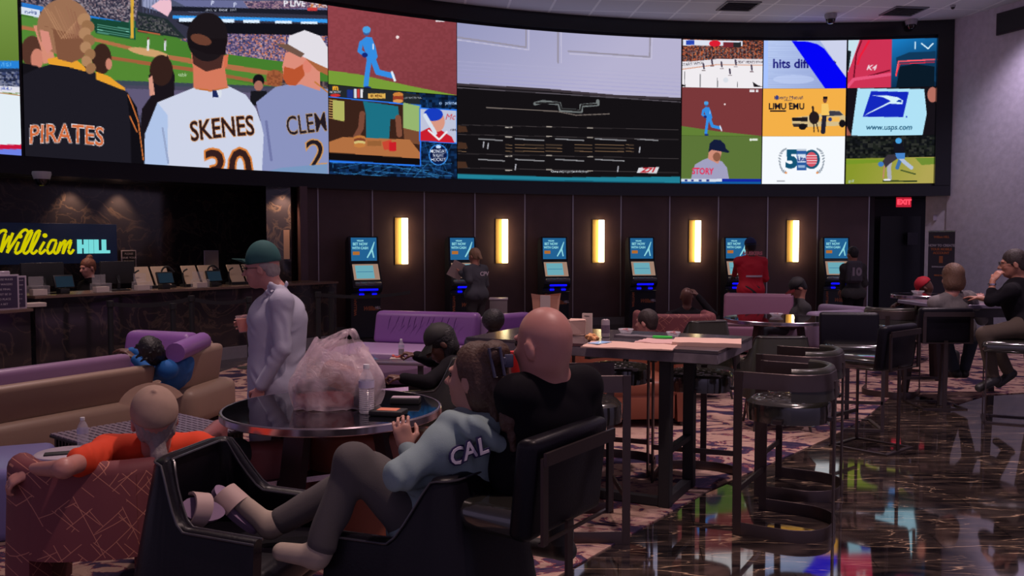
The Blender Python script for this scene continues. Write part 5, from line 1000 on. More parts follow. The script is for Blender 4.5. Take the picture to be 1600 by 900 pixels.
for sx in (-1, 1):
    for sy in (-1, 1): bm = B(); bbox(bm, (sx * .2, sy * .2, 0.19), (0.018, 0.018, 0.38)); obj('leg', bm, DKBRZ, t)
c = G(605, 560, 0.42); t = thing('low_table', 'dark low table in front of the violet bench sofa with snacks', 'table', (c.x, c.y, 0), -0.2); SNK = c
bm = B(); bbox(bm, (0, 0, 0.405), (1.05, 0.62, 0.03), 0.008, 2); obj('table_top', bm, mat('grey_gloss_top', rgb(96, 84, 100), 0.15), t)
for sx in (-1, 1):
    for sy in (-1, 1): bm = B(); bbox(bm, (sx * .46, sy * .25, 0.195), (0.05, 0.05, 0.39)); obj('leg', bm, MATBLK, t)
# square high table at the right with tapered legs
c = G(1500, 470, 1.05); t = thing('high_table', 'square high table with tapered wooden legs at the right', 'table', (c.x, c.y - 0.2, 0), 0.05); RT = Vector((c.x, c.y - 0.2, 1.05))
bm = B(); bbox(bm, (0, 0, 1.03), (1.15, 0.9, 0.04), 0.006, 1); obj('table_top', bm, mat('grey_table_top', rgb(120, 112, 134), 0.2), t)
for sx in (-1, 1):
    for sy in (-1, 1): bm = B(); tube(bm, [(sx * .40, sy * .30, 1.0), (sx * .50, sy * .40, 0)], 0, flat=(0.07, 0.05), hint=Vector((0, 1, 0))); obj('leg', bm, DKWOOD, t)
bm = B(); bbox(bm, (0, 0, 0.96), (0.85, 0.65, 0.10)); obj('underframe', bm, DKWOOD, t)
# ------------------------------------------------------------------ things along the wall
SCREEN_BLUE = emit('kiosk_advert', rgb(40, 110, 165), 0.75); SCREEN_TXT = emit('kiosk_white', rgb(150, 225, 235), 0.85); SCREEN_LOW = emit('kiosk_touch', rgb(120, 190, 205), 0.75); SCR_BEI = emit('kiosk_beige', rgb(185, 150, 130), 0.7)
LEDB = emit('kiosk_blue_led', (0.004, 0.004, 1.0), 1.6); KBLK = mat('kiosk_black', (0.012, 0.014, 0.022), 0.35); ORNG = emit('kiosk_orange', rgb(225, 140, 60), 0.55); WTXT = mat('printed_white', rgb(190, 180, 190), 0.6); OTXT = mat('printed_orange', rgb(190, 110, 70), 0.6)
def sloped(name, w, p0, p1, m, t, th=0.012, x0=0.0, off=0.0):
    """thin panel of width w between profile points p0=(y,z) and p1, standing proud by off"""
    d = Vector((0, p1[0] - p0[0], p1[1] - p0[1])); n = Vector((0, -d.z, d.y)).normalized(); n = n if n.y < 0 else -n
    bm = B(); vs = []
    for dx in (-w / 2, w / 2):
        for q in (p0, p1):
            for k in (off, off + th): vs.append(bm.verts.new(Vector((x0 + dx, q[0], q[1])) + n * k))
    for f in ((0, 1, 3, 2), (4, 6, 7, 5), (0, 4, 5, 1), (2, 3, 7, 6), (0, 2, 6, 4), (1, 5, 7, 3)): bm.faces.new([vs[i] for i in f])
    return obj(name, bm, m, t, smooth=False)
def make_kiosk(label, loc, rz):
    t = thing('betting_kiosk', label, 'betting machine', loc, rz, 'betting machines along the wall')
    prof = [(0.10, 0.0), (0.10, 1.70), (0.0, 1.78), (-0.16, 1.80), (-0.20, 1.34), (-0.23, 1.32), (-0.40, 1.00), (-0.44, 0.90), (-0.38, 0.82), (-0.28, 0.80), (-0.28, 0.0)]
    bm = B(); prism(bm, prof, -0.31, 0.31, 'x'); bmesh.ops.bevel(bm, geom=list(bm.edges), offset=0.008, segments=1, affect='EDGES'); obj('cabinet', bm, KBLK, t)
    a0, a1 = (-0.166, 1.775), (-0.196, 1.365); d = sloped('display', 0.54, a1, a0, SCREEN_BLUE, t, 0.006)
    for s_, z, m_, sz in (('WILLIAM', 1.72, SCREEN_TXT, 0.035), ('BET NOW', 1.66, SCREEN_TXT, 0.068), ('WITH CASH', 1.59, SCREEN_TXT, 0.062)): sign_text('lettering', s_, sz, m_, (-0.08, -0.190 + (z - 1.5) * -0.0, z), (1, 0, 0), (0, -1, 0.07), d, offset=0.002)
    b_ = B(); bbox(b_, (-0.17, -0.203, 1.50), (0.14, 0.004, 0.06)); obj('button', b_, ORNG, d)
    b_ = B(); tube(b_, [(0.06, -0.208, 1.42), (0.16, -0.200, 1.56), (0.22, -0.19, 1.70)], [0.012, 0.02, 0.008], 6); tube(b_, [(0.20, -0.208, 1.42), (0.17, -0.2, 1.55)], [0.015, 0.015], 6); obj('athlete_shape', b_, SCREEN_TXT, d)
    s2 = sloped('touch_screen', 0.54, (-0.385, 1.035), (-0.242, 1.305), SCR_BEI, t, 0.006); sloped('page', 0.38, (-0.375, 1.055), (-0.255, 1.28), SCREEN_LOW, s2, 0.003, -0.03, 0.007)
    s3 = sloped('page_line', 0.34, (-0.318, 1.165), (-0.314, 1.172), SCREEN_BLUE, s2, 0.002, -0.03, 0.011)
    bm = B(); bbox(bm, (0, -0.435, 0.965), (0.56, 0.07, 0.06), 0.02, 3); bmesh.ops.rotate(bm, verts=bm.verts, cent=(0, -0.435, 0.965), matrix=Matrix.Rotation(0.5, 3, 'X')); obj('button_deck', bm, mat('kiosk_silver', (0.25, 0.25, 0.28), 0.3, 0.6), t)
    for x in (-0.16, 0.0, 0.15): bm = B(); lathe(bm, [(0, 0.02), (0.022, 0.018), (0.026, 0)], 12, (x, -0.455, 0.985)); obj('button', bm, WTXT, t)
    bm = B(); bbox(bm, (0.02, -0.40, 0.872), (0.40, 0.05, 0.055), 0.012, 2); obj('blue_light', bm, LEDB, t)
    for x in (-0.1, 0.17): bm = B(); bbox(bm, (x, -0.325, 0.775), (0.10, 0.04, 0.035), 0.01, 2); obj('slot_light', bm, LEDB, t)
    bm = B(); bbox(bm, (0, -0.33, 0.73), (0.60, 0.12, 0.02), 0.006, 1); obj('ledge', bm, KBLK, t)
    sign_text('lettering', 'William', 0.105, OTXT, (0.10, -0.283, 0.52), (1, 0, 0), (0, -1, 0), t, shear=0.35, offset=0.003); sign_text('lettering', 'HILL', 0.06, WTXT, (0.255, -0.284, 0.53), (1, 0, 0), (0, -1, 0), t, offset=0.004)
    sign_text('lettering', 'WILLIAM', 0.075, OTXT, (-0.22, -0.283, 0.55), (0, 0, 1), (0, -1, 0), t, offset=0.003)
    return t
kl = [(553, 0), (708, 0), (853, 0), (990, 0), (1140, 0), (1295, 0)]
ordn = ['first', 'second', 'third', 'fourth', 'fifth', 'sixth']; klab = ['betting machine above the left end of the violet bench sofa, nearest the counter', 'betting machine with the woman in grey standing at it', 'betting machine rising behind the paper bag and menu card', 'betting machine left of the bald man with raised arms, unattended', 'betting machine with the red-jacketed man at it', 'betting machine with the person in a backpack-like jersey at it']
klab[5] = 'rightmost betting machine, with a dark-clothed person in front'
k0 = None; KP = []
for i, (px, _) in enumerate(kl):
    a = wang(px, 1.5); x, y = arc_pt(a, WR - 0.34, WX, WY); rz = heading(-(CX - 1.6 - x), -(CY - 4 - y)); KP.append(Vector((x, y, 0)))
    # the machine's front (-y locally) looks into the room
    dr = Vector((CX - 2.6 - x, CY - 2 - y)).normalized(); rz = math.atan2(-x, y) + 0.27
    if k0 is None: k0 = make_kiosk(klab[i], (x, y, 0), rz); k0.scale = (0.86, 1, 1)
    else: dup(k0, (x, y, 0), rz, klab[i])
GLOW = emit('sconce_tube', (1.0, 0.78, 0.40), 6.5); BRASS = mat('sconce_brass', rgb(200, 160, 90), 0.4, 0.5)
def make_sconce(label, loc, rz):
    t = thing('wall_sconce', label, 'wall lamp', loc, rz, 'vertical wall lamps')
    bm = B(); bbox(bm, (0, 0, 0), (0.22, 0.02, 0.88), 0.003, 1); obj('backplate', bm, BRASS, t)
    bm = B(); bbox(bm, (0.055, -0.09, 0), (0.105, 0.09, 0.86), 0.012, 2); obj('lamp_shade', bm, GLOW, t)
    bm = B(); bbox(bm, (0.055, -0.035, 0), (0.05, 0.06, 0.80)); obj('bracket', bm, BRASS, t)
    return t
s0 = None; slab_ = ['between the first and second betting machines', 'between the second and third betting machines', 'between the third and fourth betting machines', 'between the fourth and fifth betting machines', 'between the last two betting machines']
for i, px in enumerate((627, 784, 935, 1086, 1239)):
    zc = 1.715; a = wang(px - 2, zc); x, y = arc_pt(a, WR - 0.012, WX, WY); dr = Vector((CX - x, CY - y)).normalized(); rz = math.atan2(dr.x, -dr.y); lab = 'glowing vertical wall lamp ' + slab_[i]
    if s0 is None: s0 = make_sconce(lab, (x, y, zc), rz)
    else: dup(s0, (x, y, zc), rz, lab)
# waste bin, power outlet, exit sign, banner, cameras, vents
c = Q(779, 470, 12.5); t = thing('waste_bin', 'pale square waste bin right of the woman at the second machine', 'bin', (c.x, c.y, 0)); BINM = mat('bin_grey', rgb(128, 118, 120), 0.5); bm = B(); bbox(bm, (0, 0, 0.36), (0.30, 0.30, 0.72), 0.015, 2); obj('body', bm, BINM, t); bm = B(); bbox(bm, (0, 0, 0.735), (0.32, 0.32, 0.03), 0.01, 2); obj('lid', bm, WHT, t)
pe = P(1412, 316, 18.33); t = thing('exit_sign', 'red lit exit sign hanging at the right end of the screen housing', 'sign', (pe.x, pe.y, pe.z), 0.0)
bm = B(); bbox(bm, (0, 0, 0), (0.30, 0.04, 0.20), 0.006, 1); obj('housing', bm, mat('exit_housing', (0.4, 0.02, 0.04), 0.4, emis=(0.5, 0.01, 0.03), es=0.8), t); sign_text('lettering', 'EXIT', 0.14, emit('exit_red', (1.0, 0.06, 0.10), 1.4), (0, -0.024, 0), (1, 0, 0), (0, -1, 0), t, offset=0.008); bm = B(); bbox(bm, (0, 0, 0.10 + (2.64 - pe.z - 0.10) / 2), (0.03, 0.03, max(0.02, 2.64 - pe.z - 0.08))); obj('bracket', bm, MATBLK, t)
b0 = P(1448, 500, 17.0); b1 = P(1489, 500, 16.6); zz1 = P(1468, 362, 16.8).z; d = (b1 - b0); d.z = 0; t = thing('banner_stand', 'tall dark banner stand with white and orange lettering by the lilac wall', 'banner', ((b0.x + b1.x) / 2, (b0.y + b1.y) / 2, 0), math.atan2(d.y, d.x)); Wb = d.length
bm = B(); bbox(bm, (0, 0, zz1 / 2 + 0.02), (Wb, 0.012, zz1 - 0.04)); o = obj('banner', bm, mat('banner_dark', rgb(70, 62, 76), 0.7), t); bm = B(); bbox(bm, (0, 0, 0.03), (Wb + 0.04, 0.14, 0.06), 0.01, 2); obj('base', bm, DKBRZ, t); bm = B(); bbox(bm, (0, 0, zz1 + 0.008), (Wb + 0.01, 0.03, 0.025)); obj('top_rail', bm, CHROME, t)
for s_, z, sz, m_ in (('William HILL', zz1 - 0.10, 0.055, OTXT), ('HOW TO CREATE', zz1 - 0.26, 0.062, WTXT), ('YOUR MOBILE', zz1 - 0.33, 0.062, OTXT), ('ACCOUNT', zz1 - 0.40, 0.062, OTXT), ('DOWNLOAD THE APP', zz1 - 0.66, 0.034, WTXT), ('BRING YOUR ID', zz1 - 0.82, 0.034, OTXT)): sign_text('lettering', s_, sz, m_, (0, -0.008, z), (1, 0, 0), (0, -1, 0), o, offset=0.003)
bm = B(); bbox(bm, (0, -0.009, zz1 - 0.52), (0.07, 0.004, 0.13), 0.0); obj('phone_picture', bm, OTXT, o)
def dome(px, py, label):
    p = G(px, py, 6.13); t = thing('dome_camera', label, 'camera', (p.x, p.y, 6.13), 0, 'ceiling dome cameras'); bm = B(); lathe(bm, [(0, 0), (0.115, 0), (0.12, -0.03), (0.10, -0.10), (0, -0.10)], 24); obj('housing', bm, mat('camera_white', rgb(170, 168, 175), 0.4), t); bm = B(); lathe(bm, [(0.09, -0.10), (0.08, -0.15), (0.05, -0.185), (0, -0.195)], 24); obj('dome', bm, BLKGLASS, t); return t
dome(1298, 22, 'larger dome camera on the ceiling tiles'); dome(1424, 31, 'dome camera on the ceiling nearer the right wall'); t_ = dome(1489, 8, 'small sprinkler-like dome on the ceiling close to the vent'); t_.scale = (0.4, 0.4, 0.4); dome(65, 303, 'dark dome camera over the counter').location = (*P(66, 303, 12.0).xy, 2.635)
def vent(px, py, label):
    p = G(px, py, 6.13); t = thing('ceiling_vent', label, 'vent', (p.x, p.y, 6.12), 0.1, 'ceiling air vents'); bm = B()
    for s_ in (-1, 1): bbox(bm, (s_ * 0.31, 0, 0), (0.04, 0.66, 0.02)); bbox(bm, (0, s_ * 0.31, 0), (0.66, 0.04, 0.0205))
    obj('frame', bm, mat('vent_grey', rgb(120, 120, 126), 0.5), t); bm = B(); bbox(bm, (0, 0, 0.012), (0.60, 0.60, 0.008)); obj('backing', bm, MATBLK, t); bm = B()
    for k in range(6): bbox(bm, (0, -0.25 + k * 0.1, -0.002), (0.60, 0.05, 0.008), rot=Matrix.Rotation(0.5, 3, 'X'))
    obj('louvres', bm, _M['vent_grey'], t)
vent(1154, 9, 'square air vent among the pale ceiling tiles'); vent(1412, 17, 'air vent in the dark end of the ceiling')
rd = Vector((0.59, -1.6)).normalized()
def rw(px, py):                                        # point on the right wall
    return GW(px, py, r0, r1)
va, vb = rw(1560, 22), rw(1600, 10); vz0 = rw(1560, 56).z; L = (vb - va).xy.length * 1.3; t = thing('wall_vent', 'dark framed vent high on the lilac wall', 'vent', (va.x + rd.x * L / 2 - 0.03, va.y + rd.y * L / 2 - 0.02, (va.z + vz0) / 2), math.atan2(rd.y, rd.x)); hh = va.z - vz0
bm = B(); bbox(bm, (0, 0, 0), (L, 0.05, hh), 0.004, 1); obj('frame', bm, DKBRZ, t); bm = B(); bbox(bm, (0, -0.022, 0), (L * 0.9, 0.03, hh * 0.86)); obj('grille', bm, MATBLK, t)
va = rw(1599.3, 160); vb = rw(1599.3, 285); t = thing('wall_display', 'black display panel cut by the right edge of the photo', 'screen', (va.x + rd.x * 0.9 - 0.02, va.y + rd.y * 0.9 - 0.01, (va.z + vb.z) / 2), math.atan2(rd.y, rd.x)); bm = B(); bbox(bm, (0, 0, 0), (1.5, 0.03, va.z - vb.z), 0.01, 2); obj('casing', bm, MATBLK, t); bm = B(); bbox(bm, (0, -0.016, 0), (1.42, 0.004, va.z - vb.z - 0.08)); obj('panel', bm, BLKGLASS, t)
p = GW(1462, 340, pB, pC); t = box('light_switch', (p.x, p.y - 0.012, p.z), (0.12, 0.015, 0.12), WHT, None, 0.003); tag(t, 'small square switch plate on the pale return wall', 'switch')
# ------------------------------------------------------------------ betting counter
def marble_mat(name, k=1.0):
    if name in _M: return _M[name]
    m = mat(name, (0.012 * k, 0.010 * k, 0.013 * k), 0.10, spec=0.7, noise=0.3); nt = m.node_tree; b = nt.nodes['Principled BSDF']; N = nt.nodes.new; Lk = nt.links.new; tc = N('ShaderNodeTexCoord'); v = N('ShaderNodeTexNoise'); v.inputs['Scale'].default_value = 1.6; v.inputs['Detail'].default_value = 8; v.inputs['Distortion'].default_value = 2.2; Lk(tc.outputs['Object'], v.inputs['Vector'])
    r = N('ShaderNodeValToRGB'); cr = r.color_ramp; cr.elements[0].position = 0.44; cr.elements[0].color = (0.014 * k, 0.012 * k, 0.015 * k, 1); cr.elements[1].position = 0.51; cr.elements[1].color = (0.014 * k, 0.012 * k, 0.014 * k, 1); e = cr.elements.new(0.485); e.color = (0.045 * k, 0.032 * k, 0.026 * k, 1); Lk(v.outputs['Fac'], r.inputs[0]); Lk(r.outputs[0], b.inputs['Base Color']); return m
CMARB = marble_mat('counter_marble', 1.8); WMARB = marble_mat('wall_marble', 1.6)
ZC = 1.05
k0_, k1_, k2_ = G(55, 463, ZC), G(215, 455, ZC), G(405, 446, ZC); km = G(-60, 470, ZC)
path = [km + (km - k0_) * 0.0, k0_, k1_, k2_]; dC = (k2_ - k0_).normalized(); nC = Vector((-dC.y, dC.x, 0))
t = thing('betting_counter', 'long dark marble betting counter at the left', 'counter', (0, 0, 0))
def ribbon(bm, pts, n0, n1, z0, z1):
    lo = []
    for i, p in enumerate(pts):
        d = (pts[min(i + 1, len(pts) - 1)] - pts[max(i - 1, 0)]).normalized(); n = Vector((-d.y, d.x, 0)); a = p + n * n0; b = p + n * n1
        lo.append([bm.verts.new((a.x, a.y, z0)), bm.verts.new((b.x, b.y, z0)), bm.verts.new((b.x, b.y, z1)), bm.verts.new((a.x, a.y, z1))])
    for A_, C_ in zip(lo, lo[1:]):
        for k in range(4): bm.faces.new((A_[k], A_[(k + 1) % 4], C_[(k + 1) % 4], C_[k]))
    bm.faces.new(lo[0][::-1]); bm.faces.new(lo[-1])
bm = B(); ribbon(bm, [k0_, k1_, k2_, k2_ + dC * 1.6], 0.0, 0.75, ZC - 0.03, ZC); obj('counter_top', bm, mat('counter_top_stone', rgb(120, 96, 84), 0.25, noise=0.2), t)
bm = B(); ribbon(bm, [k0_ + dC * 0.02, k1_, k2_, k2_ + dC * 1.6], 0.05, 0.70, 0.17, ZC - 0.03); obj('front', bm, CMARB, t); bm = B(); ribbon(bm, [k0_, k1_, k2_, k2_ + dC * 1.6], -0.02, 0.70, 0.0, 0.17); obj('plinth', bm, STONE, t)
t2 = thing('low_counter', 'lower marble counter section with leaflets at the left edge', 'counter', (0, 0, 0)); l0, l1 = G(-160, 499, 0.93), G(52, 482, 0.93); dl = (l1 - l0).normalized(); nl = Vector((-dl.y, dl.x, 0))
bm = B(); ribbon(bm, [l0, l1], 0, 0.7, 0.90, 0.93); obj('counter_top', bm, _M['counter_top_stone'], t2); bm = B(); ribbon(bm, [l0, l1], 0.05, 0.65, 0.17, 0.90); obj('front', bm, CMARB, t2); bm = B(); ribbon(bm, [l0, l1], -0.02, 0.65, 0, 0.17); obj('plinth', bm, STONE, t2)
# recess walls
w0 = k0_ + nC * 2.9 - dC * 5; w1 = k2_ + nC * 2.9 + dC * 5.0; vwall('wall_counter_back', w0.xy, w1.xy, 0, 2.64, WMARB)
PIL = P(441, 400, 15.6); o_ = struct(box('wall_pillar', (PIL.x, PIL.y, 1.32), (0.42, 0.42, 2.63), marble_mat('pillar_marble', 2.6)))
sgx = mat('pillar_notice', rgb(150, 120, 110), 0.6, emis=rgb(170, 120, 100), es=0.1)
t = tag(box('notice', P(448, 382, 15.35), (0.10, 0.02, 0.5), sgx), 'narrow pale notice strip on the marble pillar', 'notice')
# end wall closing the recess on the right
vwall('wall_counter_end', P(462, 400, 15.3).xy + Vector((-0.9, 2.6)), P(470, 400, 15.2).xy, 0, 2.64, WOOD)
for x_, y_, aim in (( 110, 330, 0), (185, 340, 0), (440, 330, 1)):
    pp = GW(x_, y_, w0.xy, w1.xy) if not aim else PIL; ld = Vector((pp.x, pp.y, 2.58)) - nC * 0.22 if not aim else Vector((PIL.x + 0.1, PIL.y - 0.45, 2.6)); spot('wallwash', ld, (pp.x, pp.y, 1.6 if aim else 2.0), 45 if not aim else 60, (1.0, 0.60, 0.36), 0.04, 85)
spot('counterlight', k1_ + nC * 1.2 + Vector((0, 0, 1.5)), k1_ + nC * 0.6, 26, (1.0, 0.70, 0.50), 0.1, 120); spot('counterlight', k2_ + nC * 0.9 - dC * 0.9 + Vector((0, 0, 1.5)), k2_ + nC * 0.5 - dC * 0.9, 26, (1.0, 0.70, 0.50), 0.1, 120); spot('counterlight', k0_ + nC * 1.4 + dC * 0.8 + Vector((0, 0, 1.5)), k0_ + nC * 0.9 + dC * 0.8, 22, (1.0, 0.70, 0.55), 0.1, 110)
# illuminated wall sign
def onback(px, py, off=0.06): return GW(px, py, (w0 - nC * off).xy, (w1 - nC * off).xy)
sA, sB = onback(-260, 340), onback(181, 352); sz0 = onback(90, 412).z; sz1 = onback(90, 349).z; mid = (sA + sB) / 2; mid.z = (sz0 + sz1) / 2; ang = math.atan2(dC.y, dC.x)
t = thing('shop_sign', 'navy wall sign with yellow script and pale blue capitals', 'sign', mid, ang); bm = B(); bbox(bm, (0, 0, 0), ((sB - sA).xy.length, 0.05, sz1 - sz0), 0.004, 1); o = obj('sign_panel', bm, mat('sign_navy', rgb(14, 24, 46), 0.4, emis=rgb(14, 26, 52), es=0.35), t)
YEL = emit('sign_yellow', (0.62, 0.56, 0.0), 1.0); CYA = emit('sign_cyan', rgb(120, 222, 222), 0.95)
pxm = lambda px: (onback(px, 380) - mid).xy.dot(dC.xy)
def strokes(parent, origin_px, segs, h, m, nm, wd):
    """script letters as raised rounded strokes; coordinates in photo pixels of the sign face"""
    for s_ in segs:
        pts = []
        for q in smoothpath([(x, y, 0) for x, y in s_], 5):
            w_ = onback(q.x, q.y, 0.10); loc = w_ - mid; pts.append((loc.xy.dot(dC.xy), -0.045, loc.z))
        bm = B(); tube(bm, pts, wd, 8); obj(nm, bm, m, parent)
W_ = [[(-3, 366), (2, 361), (9, 361), (5, 376), (1, 394)], [(1, 394), (8, 380), (15, 369)], [(20, 364), (14, 380), (11, 395)], [(11, 395), (22, 378), (33, 363), (40, 359), (45, 364)],
      [(29, 378), (24, 391), (26, 396), (33, 392)], [(33, 392), (43, 366), (50, 361), (46, 372), (37, 391), (40, 396), (46, 391)], [(46, 391), (55, 366), (62, 361), (58, 373), (49, 391), (52, 396), (58, 391)], [(69, 378), (62, 391), (64, 396), (71, 390)],
      [(88, 376), (80, 376), (74, 388), (76, 396), (83, 391), (88, 378), (84, 391), (87, 396), (93, 390)], [(95, 378), (89, 396), (96, 382), (102, 376), (99, 390), (98, 396), (104, 382), (111, 376), (107, 391), (110, 396), (115, 390)]]
strokes(o, None, W_, 0, YEL, 'script_letter', 0.020)
for x_, y_ in ((31, 369), (70, 368)): q = onback(x_, y_, 0.10) - mid; bm = B(); bmesh.ops.create_uvsphere(bm, u_segments=12, v_segments=8, radius=0.034); bmesh.ops.translate(bm, verts=bm.verts, vec=(q.xy.dot(dC.xy), -0.045, q.z)); obj('script_letter', bm, YEL, o)
hx0 = pxm(119); hs_ = (onback(119, 374) - onback(119, 396)).z; hw = (pxm(169) - pxm(119)) / 50; zb = (onback(140, 396) - mid).z
def bar(x0, x1, z0, z1): bm_ = B(); bbox(bm_, (hx0 + (x0 + x1) / 2 * hw, -0.04, zb + (z0 + z1) / 2 * hs_), ((x1 - x0) * hw, 0.03, (z1 - z0) * hs_), 0.004, 1); return bm_
def letter(rects):
    bm = B()
    for i, (x0, x1, z0, z1) in enumerate(rects): bbox(bm, (hx0 + (x0 + x1) / 2 * hw, -0.04, zb + (z0 + z1) / 2 * hs_), ((x1 - x0) * hw, 0.03 + 0.0004 * i, (z1 - z0) * hs_))
    obj('capital_letter', bm, CYA, o)
letter([(0, 6, 0, 1), (10, 16, 0, 1), (5, 11, 0.38, 0.64)]); letter([(18, 24, 0, 1)]); letter([(26, 32, 0, 1), (31, 37, 0, 0.22)]); letter([(38, 44, 0, 1), (43, 50, 0, 0.22)])
# framed notices on the back wall
def notice(px, py, w, h, label, mf, lines, off=0.05):
    p = onback(px, py, off); t = thing('notice', label, 'notice', p, ang); bm = B(); bbox(bm, (0, 0, 0), (w, 0.02, h), 0.003, 1); obj('frame', bm, WHT, t); bm = B(); bbox(bm, (0, -0.011, 0), (w - 0.03, 0.004, h - 0.03)); o = obj('sheet', bm, mf, t)
    for i, l_ in enumerate(lines): sign_text('lettering', l_, h * 0.13, WTXT, (0, -0.0145, h * 0.34 - i * h * 0.17), (1, 0, 0), (0, -1, 0), o)
notice(201, 409, 0.26, 0.38, 'dark framed notice with white lettering on the marble back wall', MATBLK, ['PLEASE', 'HAVE YOUR', 'TICKETS', 'READY', '21+']); notice(330, 406, 0.30, 0.34, 'pale poster above the counter terminals', mat('poster_pale', rgb(180, 165, 160), 0.6), [])
# ---- counter equipment
def oncounter(px, off=0.35, z=ZC):
    """point on the counter top at photo column px, off metres behind its front edge"""
    best = None
    lo, hi = 0.0, (k2_ - k0_).length + 1.5
    for _ in range(40):
        m = (lo + hi) / 2; p = k0_ + dC * m + nC * off
        if proj(p.x, p.y, z)[0] < px: lo = m
        else: hi = m
    p = k0_ + dC * lo + nC * off; return Vector((p.x, p.y, z))
def monitor(px, w, h, label, tilt=0.0):
    p = oncounter(px, 0.45); t = thing('monitor', label, 'monitor', p, ang + tilt, 'monitors on the betting counter'); bm = B(); bbox(bm, (0, 0, 0.09 + h / 2), (w, 0.035, h), 0.006, 2); obj('casing', bm, MATBLK, t)
    bm = B(); bbox(bm, (0, 0.021, 0.09 + h / 2), (w - 0.03, 0.004, h - 0.03)); obj('screen', bm, BLKGLASS, t); bm = B(); tube(bm, [(0, -0.03, 0.0), (0, -0.05, 0.10), (0, -0.02, 0.2)], 0.022, 8); obj('stand', bm, MATBLK, t); bm = B(); bbox(bm, (0, -0.02, 0.008), (0.24, 0.18, 0.016), 0.004, 1); obj('base', bm, MATBLK, t)
monitor(67, 0.56, 0.30, 'black monitor on the counter left of the cashier', 0.1); monitor(184, 0.46, 0.30, 'black monitor on the counter right of the cashier', -0.1)
def terminal(px, label, off=0.22):
    p = oncounter(px, off); t = thing('card_terminal', label, 'terminal', p, ang, 'customer terminals on the counter'); R_ = Matrix.Rotation(-0.35, 3, 'X'); bm = B(); bbox(bm, (0, 0, 0.155), (0.25, 0.03, 0.17), 0.008, 2, R_); obj('casing', bm, MATBLK, t)
    bm = B(); bbox(bm, (0, -0.02, 0.155), (0.22, 0.004, 0.14), 0, 1, R_); o = obj('screen', bm, mat('terminal_screen', rgb(20, 32, 44), 0.2, emis=rgb(40, 76, 96), es=0.2), t); q = R_ @ Vector((0, -0.024, 0.16)); sign_text('lettering', 'WILLIAM', 0.045, SCREEN_TXT, q, (1, 0, 0), R_ @ Vector((0, -1, 0)), o); bm = B(); bbox(bm, (0, 0.02, 0.035), (0.12, 0.12, 0.07), 0.01, 2); obj('foot', bm, MATBLK, t)
terminal(100, 'tilted customer terminal left of the cashier'); terminal(258, 'customer terminal in front of the first pair of white betting boards'); terminal(334, 'customer terminal under the pale poster')
def boards(px, label):
    p = oncounter(px, 0.5); t = thing('slip_board', label, 'board', p, ang, 'tilted white boards on the counter'); Rz = Matrix.Rotation(0.35, 3, 'X')
    for k, x in enumerate((-0.16, 0.12)): bm = B(); bbox(bm, (x, 0.05, 0.17), (0.24, 0.015, 0.30), 0.003, 1, Matrix.Rotation(-0.5, 3, 'X')); obj('board', bm, mat('board_paper', rgb(200, 176, 150), 0.6), t)
    bm = B(); tube(bm, smoothpath([(0.08, 0, 0), (0.10, 0, 0.24), (0.18, -0.02, 0.30), (0.26, -0.06, 0.22)], 5), 0.014, 8); obj('lamp_arm', bm, MATBLK, t); bm = B(); tube(bm, smoothpath([(-0.30, 0, 0), (-0.32, 0, 0.20), (-0.26, -0.02, 0.26)], 5), 0.012, 8); obj('lamp_arm', bm, MATBLK, t); bm = B(); bbox(bm, (0, 0.03, 0.02), (0.60, 0.16, 0.04)); obj('base', bm, MATBLK, t)
boards(243, 'pair of tilted white boards with a curved black arm, nearer the cashier'); boards(316, 'pair of tilted white boards under the pale poster'); boards(385, 'pair of tilted white boards behind the walking man')
ACR = mat('clear_acrylic', (0.75, 0.72, 0.75), 0.08, alpha=0.16); PAPER = mat('white_paper', rgb(205, 188, 178), 0.7)
for px, off, lb in ((60, 0.14, 'clear leaflet box on the counter left of the tilted terminal'), (158, 0.15, 'clear leaflet box on the counter right of the cashier'), (222, 0.16, 'clear slip box left of the first pair of white boards'), (313, 0.15, 'clear slip box under the second pair of white boards')):
    p = oncounter(px, off); t = thing('leaflet_box', lb, 'box', p, ang, 'clear boxes of slips on the counter'); bm = B(); bbox(bm, (0, 0, 0.06), (0.22, 0.14, 0.12), 0.004, 1); obj('box', bm, ACR, t); bm = B(); bbox(bm, (0, 0, 0.04), (0.17, 0.10, 0.07)); obj('slips', bm, PAPER, t); bm = B(); bbox(bm, (0, 0.05, 0.17), (0.18, 0.01, 0.12), 0.002, 1); obj('card', bm, ACR, t)
def lowc(px, off, z=0.93):
    lo, hi = 0.0, (l1 - l0).length + 0.3
    for _ in range(40):
        m = (lo + hi) / 2; p = l0 + dl * m + nl * off
        if proj(p.x, p.y, z)[0] < px: lo = m
        else: hi = m
    p = l0 + dl * lo + nl * off; return Vector((p.x, p.y, z))
for px, w, h, lb in ((6, 0.34, 0.40, 'larger dark framed notice on the low counter, at the left edge'), (28, 0.20, 0.38, 'smaller framed notice on the low counter beside the larger one')):
    p = lowc(px, 0.12); t = thing('table_sign', lb, 'sign', p, ang, 'framed notices on the low counter'); bm = B(); bbox(bm, (0, 0, h / 2), (w, 0.02, h), 0.003, 1); obj('frame', bm, WHT, t); bm = B(); bbox(bm, (0, -0.011, h / 2), (w - 0.04, 0.004, h - 0.04)); o = obj('sheet', bm, mat('sheet_violet', rgb(60, 48, 78), 0.6), t)
    for i in range(6): sign_text('lettering', ['HOUSE RULES', 'ALL WAGERS', 'ARE FINAL', 'MUST BE 21', 'TO PLACE', 'A BET'][i], 0.032 if w > .3 else 0.020, WTXT, (0, -0.0145, h * 0.86 - i * h * 0.14), (1, 0, 0), (0, -1, 0), o)
